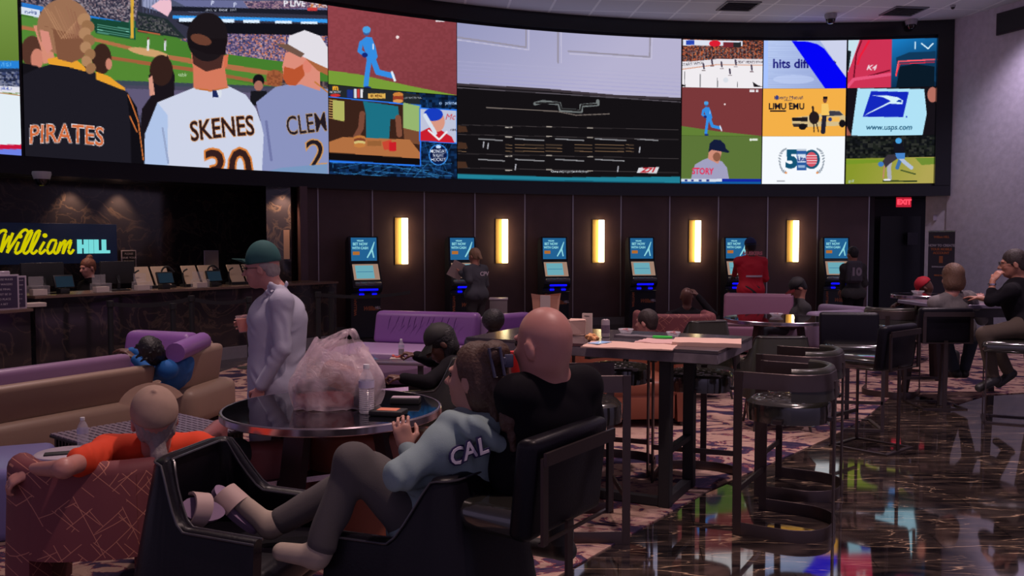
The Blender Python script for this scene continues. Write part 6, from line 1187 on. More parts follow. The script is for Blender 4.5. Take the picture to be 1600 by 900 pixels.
p = lowc(52, 0.2); t = box('slip_stack', (p.x, p.y, 0.956), (0.24, 0.16, 0.05), PAPER, None, 0.006, 1, Matrix.Rotation(ang, 3, 'Z')); tag(t, 'stack of pale slips lying on the low counter', 'papers'); p = lowc(8, 0.45); t = thing('slip_printer', 'cream slip printer behind the framed notices', 'printer', p, ang); bm = B(); bbox(bm, (0, 0, 0.13), (0.32, 0.28, 0.26), 0.05, 3); obj('body', bm, PAPER, t); bm = B(); bbox(bm, (0, -0.01, 0.34), (0.12, 0.02, 0.18), 0.01, 1); obj('paper_strip', bm, WHT, t)
# belt posts
def post(px, ytop, label, d):
    p = P(px, ytop, d); t = thing('belt_post', label, 'post', (p.x, p.y, 0), 0, 'black queue posts'); bm = B(); lathe(bm, [(0, 0), (0.17, 0), (0.17, 0.015), (0.05, 0.035), (0.033, 0.05), (0.033, p.z - 0.08), (0.042, p.z - 0.07), (0.042, p.z), (0, p.z)], 20); obj('post', bm, MATBLK, t); return p
posts = [post(172, 470, 'queue post left of the violet seat', 11.0), post(270, 474, 'shorter-looking queue post behind the violet seat', 11.2), post(299, 462, 'queue post just right of the violet seat', 11.6), post(389, 464, 'queue post hidden partly by the walking man', 12.0), post(497, 456, 'queue post right of the walking man', 12.4), post(517, 456, 'queue post beside the first betting machine', 13.2)]
def belt(a, b, label): bm = B(); pts = [a.lerp(b, k / 8) + Vector((0, 0, -0.04 - 0.05 * math.sin(math.pi * k / 8))) for k in range(9)]; tube(bm, pts, 0, flat=(0.003, 0.05)); o = obj('queue_belt', bm, MATBLK); tag(o, label, 'belt', 'belts between queue posts')
belt(posts[0], posts[2], 'black belt stretched between the two left queue posts'); belt(posts[2], posts[3], 'black belt running behind the walking man'); belt(posts[4], posts[5] + Vector((1.1, 0.6, 0)), 'black belt in front of the first betting machine')
# ------------------------------------------------------------------ the people
V = Vector
BLKSH = mat('black_cloth', (0.007, 0.006, 0.009), 0.9, spec=0.15); DKCL = mat('charcoal_cloth', (0.035, 0.034, 0.036), 0.9); JEANS = mat('dark_jeans', (0.03, 0.035, 0.05), 0.9); GRYTR = mat('grey_trousers', rgb(84, 79, 80), 0.9, noise=0.15, nscale=10, bump=0.1, bscale=200)
HOOD = mat('pale_teal_fleece', rgb(142, 164, 168), 0.95, noise=0.12, nscale=18, bump=0.15, bscale=300); SHIRTB = mat('pale_blue_shirt', rgb(184, 184, 204), 0.8, noise=0.08, nscale=8, bump=0.1, bscale=120); ORNSH = mat('orange_tshirt', rgb(226, 66, 28), 0.85, noise=0.1, nscale=6)
BRNH = mat('brown_hair', rgb(84, 58, 48), 0.55, noise=0.4, nscale=40, bump=0.5, bscale=90); BLKH = mat('black_hair', (0.010, 0.009, 0.011), 0.5, bump=0.6, bscale=80); GRYH = mat('grey_hair', rgb(160, 148, 148), 0.7, noise=0.3, nscale=40, bump=0.4, bscale=90); SHOE = mat('dark_shoe', (0.015, 0.013, 0.014), 0.5)
SOCK = mat('grey_sock', rgb(176, 160, 146), 0.95, noise=0.2, nscale=25)
# --- woman in the hooded top, feet up on the other chair
J = dict(head=P(742, 590, 3.42), neck=V((-0.135, 3.42, 1.035)), sh_l=V((-0.255, 3.29, 0.945)), sh_r=V((-0.01, 3.52, 0.965)), hip_l=V((-0.33, 3.36, 0.60)), hip_r=V((-0.20, 3.52, 0.60)),
         el_l=P(624, 742, 3.18), wr_l=P(672, 752, 3.42), el_r=P(655, 735, 3.74), wr_r=P(636, 702, 3.80), kn_l=P(552, 722, 3.34), an_l=P(500, 858, 3.28), to_l=P(440, 862, 3.30), kn_r=P(580, 735, 3.62), an_r=P(432, 818, 3.58), to_r=P(362, 772, 3.62))
HD = J['head']
def wh(L, s, f, u):
    pr = [ell(L(0.0, -0.055, -0.03), (0.088, 0.075, 0.10), 0.03, (s, f, u)), ell(L(-0.02, -0.085, 0.105), (0.060, 0.055, 0.050), 0.02, (s, f, u))]
    for i in range(9):
        x = -0.05 + i * 0.0135; pr.append(cap(L(x, -0.095, -0.02), L(x * 1.05 + 0.02, -0.125 - 0.01 * (i % 3), -0.17), 0.018, 0.018, 0.012)); pr.append(cap(L(x * 1.05 + 0.02, -0.125, -0.17), L(x + 0.05, -0.10, -0.285 - 0.012 * (i % 4)), 0.018, 0.009, 0.012))
    pr += [cap(P(782, 600, 3.34), P(797, 655, 3.26), 0.030, 0.028, 0.02), cap(P(797, 655, 3.26), P(803, 704, 3.24), 0.026, 0.012, 0.02), cap(P(790, 610, 3.30), P(786, 668, 3.25), 0.022, 0.012, 0.02)]
    return pr
hair_noise = lambda X, Y, Z: 0.0022 * np.sin(260 * (X * 0.7 - Y * 0.7) + 5 * np.sin(22 * Z)) 
WM, fr, L = person('person in a pale teal hooded top reclining with feet up on the facing chair', J, SKINS['pale'], HOOD, GRYTR, None, ('long', BRNH, wh, hair_noise), None, 0.0075, 1.07, (-0.88, 0.46, 0.10), (0.08, -0.06, 1),
    hands={'l': dict(n=(0, 0.3, -1), curl=0.5), 'r': dict(d=(-0.25, 0.1, 0.95), n=(0, 1, 0), t=(1, 0, 0), curl=0.6)}, loc=(-0.26, 3.42, 0), eyes=True, wr=0.0045, hcut=0.020, torso_r=0.145, chestd=0.78,
    extra_shirt=[cap(V((-0.20, 3.40, 0.90)), V((-0.30, 3.43, 0.62)), 0.135, 0.17, 0.08), cap(V((-0.14, 3.31, 1.00)), V((-0.02, 3.42, 1.00)), 0.050, None, 0.03), cap(V((-0.02, 3.42, 1.00)), V((-0.01, 3.52, 1.04)), 0.048, None, 0.03), cap(V((-0.235, 3.36, 1.02)), V((-0.14, 3.31, 1.00)), 0.040, None, 0.03),
                 cap(P(700, 655, 3.32), P(738, 668, 3.24), 0.030, 0.036, 0.03), cap(P(738, 668, 3.24), P(784, 696, 3.28), 0.036, 0.034, 0.03), ell(V((-0.075, 3.36, 1.00)), (0.095, 0.05, 0.06), 0.03, (V((0.8, 0.6, 0)), V((0.6, -0.8, 0)), V((0, 0, 1))))])
s_, f_, u_ = fr
for sd in 'lr':
    kn, an, to = J['kn_' + sd], J['an_' + sd], J['to_' + sd]
    hang(soft('sock', [cap(kn.lerp(an, 0.72), an, 0.046, 0.045, 0.02), cap(an, an + (an - kn).normalized() * 0.03, 0.045, 0.042, 0.02), cap(an + (an - kn).normalized() * 0.028, to, 0.043, 0.034, 0.03)], SOCK, h=0.006, wrinkle=0.001), WM)
CLAW = mat('claw_clip_grey', rgb(74, 74, 96), 0.35)
bm = B(); cc = P(776, 566, 3.30)
tube(bm, [cc + V((-0.028, 0, 0.052)), cc + V((0.012, 0, 0.056)), cc + V((0.030, 0, -0.050)), cc + V((-0.006, 0, -0.056))], 0.0065, 8, True); hang(obj('claw_clip', bm, CLAW), WM)
bm = B(); bbox(bm, tuple(cc + V((0.045, 0.01, 0.004))), (0.035, 0.02, 0.05), 0.006, 2); bbox(bm, tuple(cc + V((0.028, 0.004, 0.004))), (0.02, 0.012, 0.03), 0.003, 1); hang(obj('claw_hinge', bm, CLAW), WM)
# lettering on the back of the hooded top
ndr = V((0.50, -0.86, 0.05)).normalized(); xdr = V((0.86, 0.50, 0.22)).normalized()
for ch, px_, py_, sz, md, mc in (('C', 713, 714, 0.085, 3.20, 0), ('A', 733, 705, 0.085, 3.20, 0), ('L', 753, 698, 0.085, 3.21, 0)):
    for off, mm, dz in ((0.007, mat('letter_navy', rgb(42, 36, 84), 0.8), 0.0), (0.0012, mat('letter_white', rgb(214, 206, 224), 0.8), 0.004)):
        q = P(px_, py_, md); o_ = sign_text('lettering', ch, sz, mm, q + ndr * dz, xdr, ndr, None, offset=off, extrude=0.003, shear=0.1); hang(o_, WM)
# --- bald man on the high stool
c0 = V((0.135, 3.30)); J = dict(head=P(848, 538, 3.34), neck=P(862, 588, 3.37), sh_l=P(806, 618, 3.28), sh_r=P(910, 602, 3.46), hip_l=V((0.045, 3.35, 0.86)), hip_r=V((0.20, 3.43, 0.86)), el_l=P(806, 680, 3.62), wr_l=P(812, 596, 3.66), el_r=P(925, 688, 3.62), wr_r=P(880, 700, 3.85),
         kn_l=V((-0.02, 3.80, 0.83)), kn_r=V((0.20, 3.86, 0.83)), an_l=V((-0.02, 3.86, 0.36)), an_r=V((0.22, 3.92, 0.36)))
BMN, fr, L = person('person with a bald head and black t-shirt on the nearest panel-backed stool', J, SKINS['pink'], BLKSH, DKCL, SHOE, None, None, 0.0085, 1.17, (-0.74, 0.67, -0.03), (0, 0, 1), 'short', 1.12, nneck=(0.06, 0.055, 0.08),
    hands={'l': dict(d=(-0.15, 0, 1), n=(-0.4, 1, 0), t=(1, 0, 0.2), curl=1.0), 'r': dict(n=(0, 0, -1), curl=0.5)}, loc=(0.12, 3.36, 0), eyes=True, wr=0.002,
    extra_body=[cap(P(848, 562, 3.34), P(858, 590, 3.37), 0.076, 0.070, 0.03)], shirt_hem=0.1)
rc = P(806, 566, 3.66); bm = B(); lathe(bm, [(0, -0.04), (0.028, -0.04), (0.031, 0.03), (0.028, 0.045), (0, 0.045)], 20, rc); tag(obj('drink_cup', bm, mat('red_cup', rgb(214, 40, 40), 0.4)), 'small red cup held up in front of the bald man', 'cup')
# --- walking man
J = dict(head=Q(409, 419, 4.95), neck=Q(432, 452, 4.95), sh_l=Q(440, 472, 4.80), sh_r=Q(428, 470, 5.12), hip_l=Q(434, 602, 4.88), hip_r=Q(432, 602, 5.04), el_l=Q(441, 545, 4.74), wr_l=Q(407, 606, 4.76), el_r=Q(420, 528, 5.18), wr_r=Q(397, 506, 5.10),
         kn_l=Q(408, 680, 4.86), kn_r=Q(440, 682, 5.04), an_l=V((0, 0, 0)), an_r=V((0, 0, 0)))
for sd, px_ in (('l', 400), ('r', 462)): k = J['kn_' + sd]; x = (px_ - 800) / 1400 * k.y; J['an_' + sd] = V((x, k.y, 0.09)); J['to_' + sd] = V((x - 0.19, k.y, 0.035))
WALK, fr, L = person('person walking past in a teal cap and pale blue overshirt with a drink', J, SKINS['pink'], SHIRTB, mat('slate_trousers', rgb(84, 84, 104), 0.9), SHOE, ('fringe', GRYH), (mat('teal_cap', rgb(46, 98, 98), 0.8, noise=0.3, nscale=12), False, 0.05, mat('teal_cap', ()), 0.026), 0.009, 1.12, (-1, 0.02, -0.04), (-0.08, 0, 1),
    'long', 1.05, hands={'l': dict(d=(-0.35, -0.1, -1), n=(0, 1, 0), t=(-1, 0, 0), curl=0.8), 'r': dict(d=(-1, -0.25, 0.05), n=(-0.3, -1, 0), t=(0, 0, 1), curl=0.75)}, loc=(-1.6, 6.0, 0), eyes=True, wr=0.0055, chestd=0.98, torso_r=0.188, shirt_hem=0.10, collar=True,
    extra_shirt=[cap(Q(424, 446, 4.80), Q(436, 452, 4.86), 0.020, 0.024, 0.01), cap(Q(436, 452, 4.86), Q(440, 446, 5.0), 0.024, 0.024, 0.01), cap(Q(424, 446, 4.80), Q(416, 462, 4.82), 0.018, 0.012, 0.008), ('neg', cap(Q(462, 520, 4.70), Q(452, 560, 4.66), 0.012, 0.008)), ('neg', cap(Q(452, 575, 4.64), Q(462, 592, 4.70), 0.010, 0.006))])
glasses(WALK, L, *fr, MATBLK)
cpc = Q(380, 506, 5.0); t = thing('drink_cup', 'clear plastic cup of orange drink held by the walking man', 'cup', cpc, 0); t.rotation_euler = (0, -0.12, 0)
bm = B(); lathe(bm, [(0, -0.058), (0.034, -0.058), (0.046, 0.06), (0.044, 0.06), (0.033, -0.054), (0, -0.054)], 28); obj('cup', bm, mat('cup_clear', (0.8, 0.7, 0.7), 0.1, alpha=0.25), t); bm = B(); lathe(bm, [(0, -0.052), (0.032, -0.052), (0.0415, 0.035), (0, 0.035)], 28); obj('drink', bm, mat('orange_drink', rgb(250, 130, 50), 0.3, emis=rgb(240, 110, 40), es=0.04), t)
# --- man in the orange t-shirt
J = dict(head=P(241, 652, 3.94), neck=P(246, 700, 3.98), sh_l=P(170, 706, 3.98), sh_r=P(308, 702, 4.08), hip_l=V((-1.86, 4.40, 0.56)), hip_r=V((-1.58, 4.42, 0.56)), el_l=P(100, 732, 3.56), wr_l=P(52, 733, 3.76), el_r=P(342, 704, 4.28), wr_r=P(335, 738, 4.50), kn_l=V((-1.9, 4.85, 0.55)), kn_r=V((-1.5, 4.85, 0.55)), an_l=V((-1.92, 4.95, 0.1)), an_r=V((-1.48, 4.95, 0.1)))
ORM, fr, L = person('person in an orange t-shirt slumped in the maroon tub chair, head tipped back', J, SKINS['pink'], ORNSH, JEANS, SHOE, ('fringe', GRYH, lambda L, s, f, u: [cap(L(0.0, -0.09, -0.04), L(0.0, -0.135, -0.085), 0.035, 0.03, 0.02), cap(L(0, -0.135, -0.085), L(0.01, -0.15, -0.12), 0.034, 0.02, 0.02)]), (mat('beige_cap', rgb(176, 148, 132), 0.9, noise=0.3, nscale=14), False, 0.02), 0.008, 1.12,
    (-0.42, 0.74, 0.52), (0.2, -0.5, 0.84), 'short', 1.0, hands={'l': dict(d=(-0.8, -0.3, -0.45), n=(-0.3, 0.2, -1), curl=0.7)}, loc=(-1.7, 4.3, 0), wr=0.004)
# --- sleeper over the beige sofa
J = dict(head=P(237, 546, 7.72), neck=P(255, 560, 7.8), sh_l=P(262, 578, 7.70), sh_r=P(288, 566, 8.05), hip_l=P(268, 612, 8.2), hip_r=P(296, 606, 8.35), el_l=P(238, 585, 7.95), wr_l=P(210, 560, 8.0), el_r=P(230, 566, 8.2), wr_r=P(204, 548, 8.1))
def dreads(L, s, f, u):
    pr = []; r = np.random.default_rng(3)
    for i in range(46):
        a = r.uniform(0, 2 * math.pi); b = r.uniform(-0.35, 1.0); d = V((math.cos(a) * math.sqrt(max(0, 1 - b * b)), math.sin(a) * math.sqrt(max(0, 1 - b * b)), b)); p = L(0, -0.01, 0.03) + (s * d.x * 0.085 + f * d.y * 0.10 + u * d.z * 0.095); pr.append(cap(p, p + (d + V((-0.2, 0, -0.7))) * 0.045, 0.014, 0.009, 0.004))
    return pr
person('person in a bright blue jacket asleep over the back of the beige sofa', J, SKINS['brown'], mat('bright_blue_jacket', rgb(20, 96, 170), 0.8, noise=0.2), JEANS, None, ('free', BLKH, dreads), None, 0.010, 1.1, (-0.6, 0.6, 0.5), (-0.3, -0.5, 0.8), loc=(J['hip_l'].x, J['hip_l'].y, 0), hands={'l': dict(curl=0.4), 'r': dict(curl=0.4, d=(-1, 0, 0.1))})
# --- crouched person in the black cap
J = dict(head=Q(688, 537, 5.65), neck=Q(706, 558, 5.7), sh_l=Q(704, 574, 5.5), sh_r=Q(722, 568, 5.9), hip_l=Q(728, 622, 5.7), hip_r=Q(740, 618, 5.95), el_l=Q(668, 598, 5.35), wr_l=Q(628, 591, 5.35), el_r=Q(672, 562, 5.9), wr_r=Q(650, 556, 5.9), kn_l=Q(650, 628, 5.5), kn_r=Q(652, 622, 5.9), an_l=V((-0.75, 6.6, 0.1)), an_r=V((-0.72, 7.1, 0.1)))
person('person in a black cap and black hooded top leaning forward over folded arms', J, SKINS['brown'], BLKSH, JEANS, SHOE, ('long', BLKH, lambda L, s, f, u: [cap(L(0.04, -0.03, -0.05), L(0.05, 0.03, -0.19), 0.04, 0.03, 0.02), cap(L(-0.04, -0.03, -0.05), L(-0.05, 0.03, -0.17), 0.04, 0.03, 0.02)]), (mat('black_cap', (0.012, 0.011, 0.012), 0.7), False, -0.02), 0.010, 1.15, (-0.85, -0.15, -0.45), (-0.4, 0, 0.9), loc=(J['hip_l'].x, J['hip_l'].y, 0), hands={'l': dict(curl=1.1), 'r': dict(curl=1.1)})
# --- heads over seat backs
def seated(label, hx, hy, d, skin, shirt, hair, cap_=None, fw=(0, 1, 0), up=(0, 0, 1), hs=1.05, wsh=0.36, drop=0.27, arms=None, h=0.013, sz=0.5, **kw):
    hd = Q(hx, hy, d); f2 = V((fw[0], fw[1], 0)).normalized(); s2 = V((f2.y, -f2.x, 0)); nk = hd + V((0, 0, -0.15)) - f2 * 0.03; sh = hd - f2 * 0.06 + V((0, 0, -drop)); hz = max(0.50, hd.z - 0.78)
    J = dict(head=hd, neck=nk, sh_l=sh - s2 * wsh / 2, sh_r=sh + s2 * wsh / 2, hip_l=V((sh.x, sh.y, hz)) - s2 * 0.09 + f2 * 0.12, hip_r=V((sh.x, sh.y, hz)) + s2 * 0.09 + f2 * 0.12)
    for sd, sg in (('l', -1), ('r', 1)):
        k = J['hip_' + sd] + f2 * 0.42 + s2 * sg * 0.05; J['kn_' + sd] = k; J['an_' + sd] = V((k.x, k.y, 0.09)) + f2 * 0.05
        e = J['sh_' + sd] + V((0, 0, -0.26)) + f2 * 0.08 + s2 * sg * 0.06; J['el_' + sd] = e; J['wr_' + sd] = e + f2 * 0.22 + V((0, 0, 0.03)) - s2 * sg * 0.08
    J.update(arms or {}); return person(label, J, skin, shirt, JEANS, SHOE, hair, cap_, h, hs, fw, up, loc=(J['hip_l'].x, J['hip_l'].y, 0), **kw)
seated('person with a rounded black hairstyle low in the violet lounge chair', 770, 502, 8.4, SKINS['brown'], BLKSH, ('free', BLKH, lambda L, s, f, u: [ell(L(0, -0.02, 0.02), (0.13, 0.13, 0.13), 0, (s, f, u))], lambda X, Y, Z: 0.006 * np.sin(150 * X) * np.sin(150 * Y + 2) * np.sin(150 * Z)), None, (-0.3, 1, 0))
seated('person with short dark hair sitting just beyond the strewn papers', 1010, 504, 7.9, SKINS['pink'], mat('grey_shirt', rgb(90, 84, 100), 0.8), ('short', mat('dark_brown_hair', rgb(48, 36, 36), 0.6, bump=0.5, bscale=90)), None, (-0.75, 0.6, 0), hs=1.15)
seated('person with a shaved head, seen from behind with arms spread, by the fourth machine', 1073, 464, 10.3, SKINS['brown'], BLKSH, None, None, (0.1, 1, 0), hs=1.1, wsh=0.44,
       arms=dict(el_l=Q(1032, 500, 9.9), wr_l=Q(1018, 510, 10.1), el_r=Q(1114, 492, 9.9), wr_r=Q(1090, 462, 10.05)))
seated('person in a black cap looking down at the right end of the pink sofa', 1247, 450, 10.2, SKINS['tan'], DKCL, ('short', BLKH), (mat('black_cap', ()), False, 0.0, mat('red_brim', rgb(120, 24, 34), 0.7)), (-0.8, 0.1, -0.5), (-0.45, 0, 0.85), hs=1.1, wsh=0.42)
seated('person in a red cap bent behind the small high round table', 1444, 449, 10.3, SKINS['brown'], BLKSH, None, (mat('red_cap', rgb(190, 30, 50), 0.7), False, 0.0), (-0.5, 0.3, -0.4), (-0.3, 0, 0.9), hs=1.1, arms=dict(el_l=Q(1428, 462, 9.4), wr_l=Q(1404, 474, 9.3)))
# --- standing at the machines
def standing(label, hx, hy, d, skin, shirt, pants, hair, cap_, fw, arms, hs=1.05, wsh=0.36, lean=0.0, ht=None, **kw):
    hd = Q(hx, hy, d); f2 = V((fw[0], fw[1], 0)).normalized(); s2 = V((f2.y, -f2.x, 0)); tot = hd.z + 0.11; k = tot / 1.75
    sh = V((hd.x, hd.y, hd.z - 0.25 * k)) - f2 * (0.03 + lean * 0.2); hp = V((hd.x, hd.y, 0.93 * k)) - f2 * (0.05 + lean); J = dict(head=hd, neck=V((hd.x, hd.y, hd.z - 0.16 * k)) - f2 * 0.03, sh_l=sh - s2 * wsh / 2, sh_r=sh + s2 * wsh / 2, hip_l=hp - s2 * 0.09, hip_r=hp + s2 * 0.09)
    for sd, sg in (('l', -1), ('r', 1)):
        J['kn_' + sd] = V((hp.x, hp.y, 0.50 * k)) + s2 * sg * 0.10 + f2 * 0.03; a = V((hp.x, hp.y, 0.09)) + s2 * sg * 0.12; J['an_' + sd] = a; J['to_' + sd] = a + f2 * 0.16 - V((0, 0, 0.055)); J['el_' + sd] = J['sh_' + sd] + V((0, 0, -0.28 * k)) + s2 * sg * 0.05; J['wr_' + sd] = J['el_' + sd] + V((0, 0, -0.05)) + f2 * 0.24
    J.update(arms); return person(label, J, skin, shirt, pants, SHOE, hair, cap_, 0.011, hs, fw, (0, 0, 1), loc=(hp.x, hp.y, 0), **kw)
d2 = 12.1
KW, fr, L = standing('person with a blond ponytail and grey top reading papers at the second machine', 741, 400, d2, SKINS['tan'], mat('grey_sweatshirt', rgb(72, 74, 82), 0.9), DKCL, ('short', mat('blond_hair', rgb(150, 118, 92), 0.6, noise=0.3, nscale=40), lambda L, s, f, u: [cap(L(0, -0.10, 0.03), L(0, -0.15, -0.10), 0.035, 0.03, 0.02), cap(L(0, -0.15, -0.10), L(0.02, -0.15, -0.24), 0.03, 0.014, 0.02)]), None, (-0.75, 0.66, -0.1),
    dict(el_l=Q(733, 438, d2 - 0.2), wr_l=Q(719, 425, d2 + 0.05)), wsh=0.38, hands={'l': dict(d=(-0.5, 0.2, 0.6), curl=0.5)}, bulk=1.1)
ndr = V((0.55, -0.83, 0)).normalized(); q = Q(757, 428, d2 - 0.32); hang(sign_text('lettering', 'CPV', 0.09, SCREEN_TXT if False else WTXT, q, V((0.83, 0.55, 0)), ndr, None, offset=0.003), KW)
p_ = Q(714, 422, d2 + 0.05); o = box('paper_sheet', (0, 0, 0), (0.24, 0.006, 0.30), PAPER, None, 0, 1, Matrix.Rotation(0.4, 3, 'X') @ Matrix.Rotation(0.5, 3, 'Y')); o.location = p_; tag(o, 'pale sheet of paper held by the person at the second machine', 'paper')
d5 = 12.0
RJ, fr, L = standing('person in a red jacket with white cuff bands at the fifth machine', 1172, 385, d5, SKINS['brown'], mat('red_jacket', rgb(196, 16, 44), 0.7, noise=0.1), DKCL, ('short', BLKH), (mat('navy_cap', rgb(30, 40, 90), 0.8), True, 0.0), (-0.15, 1, -0.05), dict(el_l=Q(1152, 414, d5), wr_l=Q(1147, 430, d5 + 0.35)), wsh=0.42, bulk=1.12)
hang(sign_text('lettering', 'HUSKERS', 0.075, mat('jacket_letters', rgb(200, 120, 130), 0.8), Q(1176, 396, d5 - 0.28), (1, 0, 0), (0, -1, 0), None, offset=0.004), RJ)
bm = B(); hemz = Q(1172, 431, d5).z; hx = RJ.location.x; hy = RJ.location.y; lathe(bm, [(0.178, hemz - 0.015), (0.182, hemz - 0.015), (0.182, hemz + 0.015), (0.178, hemz + 0.015)], 30, (0, 0, 0)); 
for v in bm.verts: v.co.y *= 0.78; v.co += V((hx, hy, 0))
hang(obj('hem_band', bm, WHT), RJ)
d6 = 12.0
KID, fr, L = standing('person in dark clothes with a grey numbered backpack at the rightmost machine', 1332, 397, d6, SKINS['tan'], DKCL, BLKSH, ('short', BLKH), None, (-0.25, 1, 0), dict(el_l=Q(1317, 435, d6), wr_l=Q(1316, 452, d6 + 0.1)), hs=0.98, wsh=0.32, bulk=0.92)
q = Q(1336, 425, d6 - 0.16); t = thing('backpack', 'grey backpack with a pale figure worn at the rightmost machine', 'bag', q, 0); bm = B(); bbox(bm, (0, 0.04, 0), (0.25, 0.13, 0.36), 0.05, 4); obj('bag', bm, mat('grey_bag', rgb(62, 60, 70), 0.8), t); bm = B(); bbox(bm, (0, -0.03, -0.07), (0.18, 0.04, 0.16), 0.02, 3); obj('pocket', bm, mat('grey_bag', ()), t); sign_text('lettering', '10', 0.17, mat('bag_print', rgb(128, 120, 132), 0.8), (0.0, -0.052, 0.0), (1, 0, 0), (0, -1, 0), t, offset=0.01)
# --- cashier
pc = oncounter(138, 1.35); dk = pc.y / (1400.0 / 1150.0)
seated('person with reddish hair in a bun and a black shirt behind the counter', 137, 418, dk, SKINS['pink'], BLKSH, ('short', mat('auburn_hair', rgb(110, 64, 50), 0.6), lambda L, s, f, u: [ell(L(0, -0.05, 0.13), (0.045, 0.045, 0.04), 0.01, (s, f, u))]), None, (-0.5, -0.86, -0.15), hs=1.05, wsh=0.38, eyes=True, arms=dict(kn_l=V((pc.x, pc.y + 0.25, 0.50)), kn_r=V((pc.x + 0.15, pc.y + 0.3, 0.50)), an_l=V((pc.x, pc.y + 0.25, 0.1)), an_r=V((pc.x + 0.15, pc.y + 0.3, 0.1))))
# --- right side pair
J = dict(head=P(1488, 434, 9.30), neck=P(1488, 458, 9.28), sh_l=P(1462, 474, 9.28), sh_r=P(1514, 466, 9.34), hip_l=P(1474, 512, 9.30), hip_r=P(1502, 512, 9.34), el_l=P(1462, 500, 9.55), wr_l=P(1480, 476, 9.8), el_r=P(1534, 500, 9.5), wr_r=P(1532, 470, 9.72), kn_l=P(1476, 525, 9.75), kn_r=P(1520, 525, 9.75), an_l=P(1492, 580, 9.7), an_r=P(1506, 580, 9.75))
person('person with a brown bob and grey wool top seated with their back to the viewer', J, SKINS['pink'], mat('grey_wool', rgb(126, 120, 122), 0.95, noise=0.35, nscale=30, bump=0.4, bscale=120), JEANS, SHOE, ('long', mat('bob_hair', rgb(112, 82, 66), 0.6, noise=0.3, nscale=40, bump=0.4, bscale=90), lambda L, s, f, u: [ell(L(0.05, -0.02, -0.05), (0.05, 0.07, 0.08), 0.03, (s, f, u)), ell(L(-0.05, -0.02, -0.05), (0.05, 0.07, 0.08), 0.03, (s, f, u))]), None, 0.0095, 1.15, (-0.15, 1, -0.1), (0, 0, 1), loc=(J['hip_l'].x, J['hip_l'].y, 0), wr=0.004, bulk=1.12)
J = dict(head=P(1583, 412, 8.75), neck=P(1596, 440, 8.75), sh_l=P(1578, 456, 8.52), sh_r=P(1602, 450, 8.95), hip_l=P(1604, 512, 8.5), hip_r=P(1608, 512, 8.8), el_l=P(1548, 470, 8.55), wr_l=P(1551, 438, 8.6), el_r=P(1560, 470, 9.05), wr_r=P(1532, 466, 9.15), kn_l=P(1538, 522, 8.5), kn_r=P(1546, 522, 8.85), an_l=P(1552, 590, 8.45), an_r=P(1576, 582, 8.85), to_l=P(1530, 606, 8.42), to_r=P(1560, 600, 8.85))
RM, fr, L = person('person in a black shirt and glasses resting chin on hand at the right edge', J, SKINS['tan'], BLKSH, mat('olive_trousers', rgb(74, 62, 54), 0.9), SHOE, ('short', mat('dark_brown_hair', ())), None, 0.009, 1.12, (-0.92, 0.38, -0.05), (0, 0, 1), 'rolled', 1.0, hands={'l': dict(d=(0.45, 0, 0.6), n=(0.5, 0.3, -0.6), t=(0, 1, 0.3), curl=0.8), 'r': dict(n=(0, 0, -1), curl=0.3)}, loc=(J['hip_l'].x, J['hip_l'].y, 0))
glasses(RM, L, *fr, MATBLK); bm = B(); lathe(bm, [(0.032, -0.008), (0.036, -0.008), (0.036, 0.008), (0.032, 0.008)], 20, P(1550, 444, 8.59)); hang(obj('wristwatch', bm, CHROME), RM)
# ------------------------------------------------------------------ things on the tables
TZ = 0.75
# carrier bag with takeaway boxes
bc = G(512, 640, TZ); bt = thing('carrier_bag', 'thin white plastic carrier bag full of takeaway boxes on the foreground round table', 'bag', (bc.x, bc.y + 0.10, TZ)); BL = bt.location.copy()
def plastic():
    m = bpy.data.materials.new('thin_plastic'); m.use_nodes = True; nt = m.node_tree; nt.nodes.clear(); N = nt.nodes.new; Lk = nt.links.new; o = N('ShaderNodeOutputMaterial'); b = N('ShaderNodeBsdfPrincipled'); b.inputs['Base Color'].default_value = (*rgb(240, 222, 232), 1); b.inputs['Roughness'].default_value = 0.28
    tr = N('ShaderNodeBsdfTranslucent'); tr.inputs[0].default_value = (*rgb(245, 226, 236), 1); m1 = N('ShaderNodeMixShader'); m1.inputs[0].default_value = 0.45; Lk(b.outputs[0], m1.inputs[1]); Lk(tr.outputs[0], m1.inputs[2]); tp = N('ShaderNodeBsdfTransparent'); m2 = N('ShaderNodeMixShader')
    n = N('ShaderNodeTexNoise'); n.inputs['Scale'].default_value = 7; tc = N('ShaderNodeTexCoord'); Lk(tc.outputs['Object'], n.inputs['Vector']); mr = N('ShaderNodeMapRange'); mr.inputs['From Min'].default_value = 0.35; mr.inputs['From Max'].default_value = 0.65; mr.inputs['To Min'].default_value = 0.15; mr.inputs['To Max'].default_value = 0.78; Lk(n.outputs['Fac'], mr.inputs[0]); Lk(mr.outputs[0], m2.inputs[0]); Lk(m1.outputs[0], m2.inputs[1]); Lk(tp.outputs[0], m2.inputs[2]); Lk(m2.outputs[0], o.inputs[0])
    w_ = N('ShaderNodeTexNoise'); w_.inputs['Scale'].default_value = 22; w_.inputs['Distortion'].default_value = 2.0; w_.inputs['Detail'].default_value = 3; Lk(tc.outputs['Object'], w_.inputs['Vector']); bp = N('ShaderNodeBump'); bp.inputs['Strength'].default_value = 0.5; bp.inputs['Distance'].default_value = 0.01; Lk(w_.outputs['Fac'], bp.inputs['Height']); Lk(bp.outputs[0], b.inputs['Normal'])
    return m
PLAS = plastic()
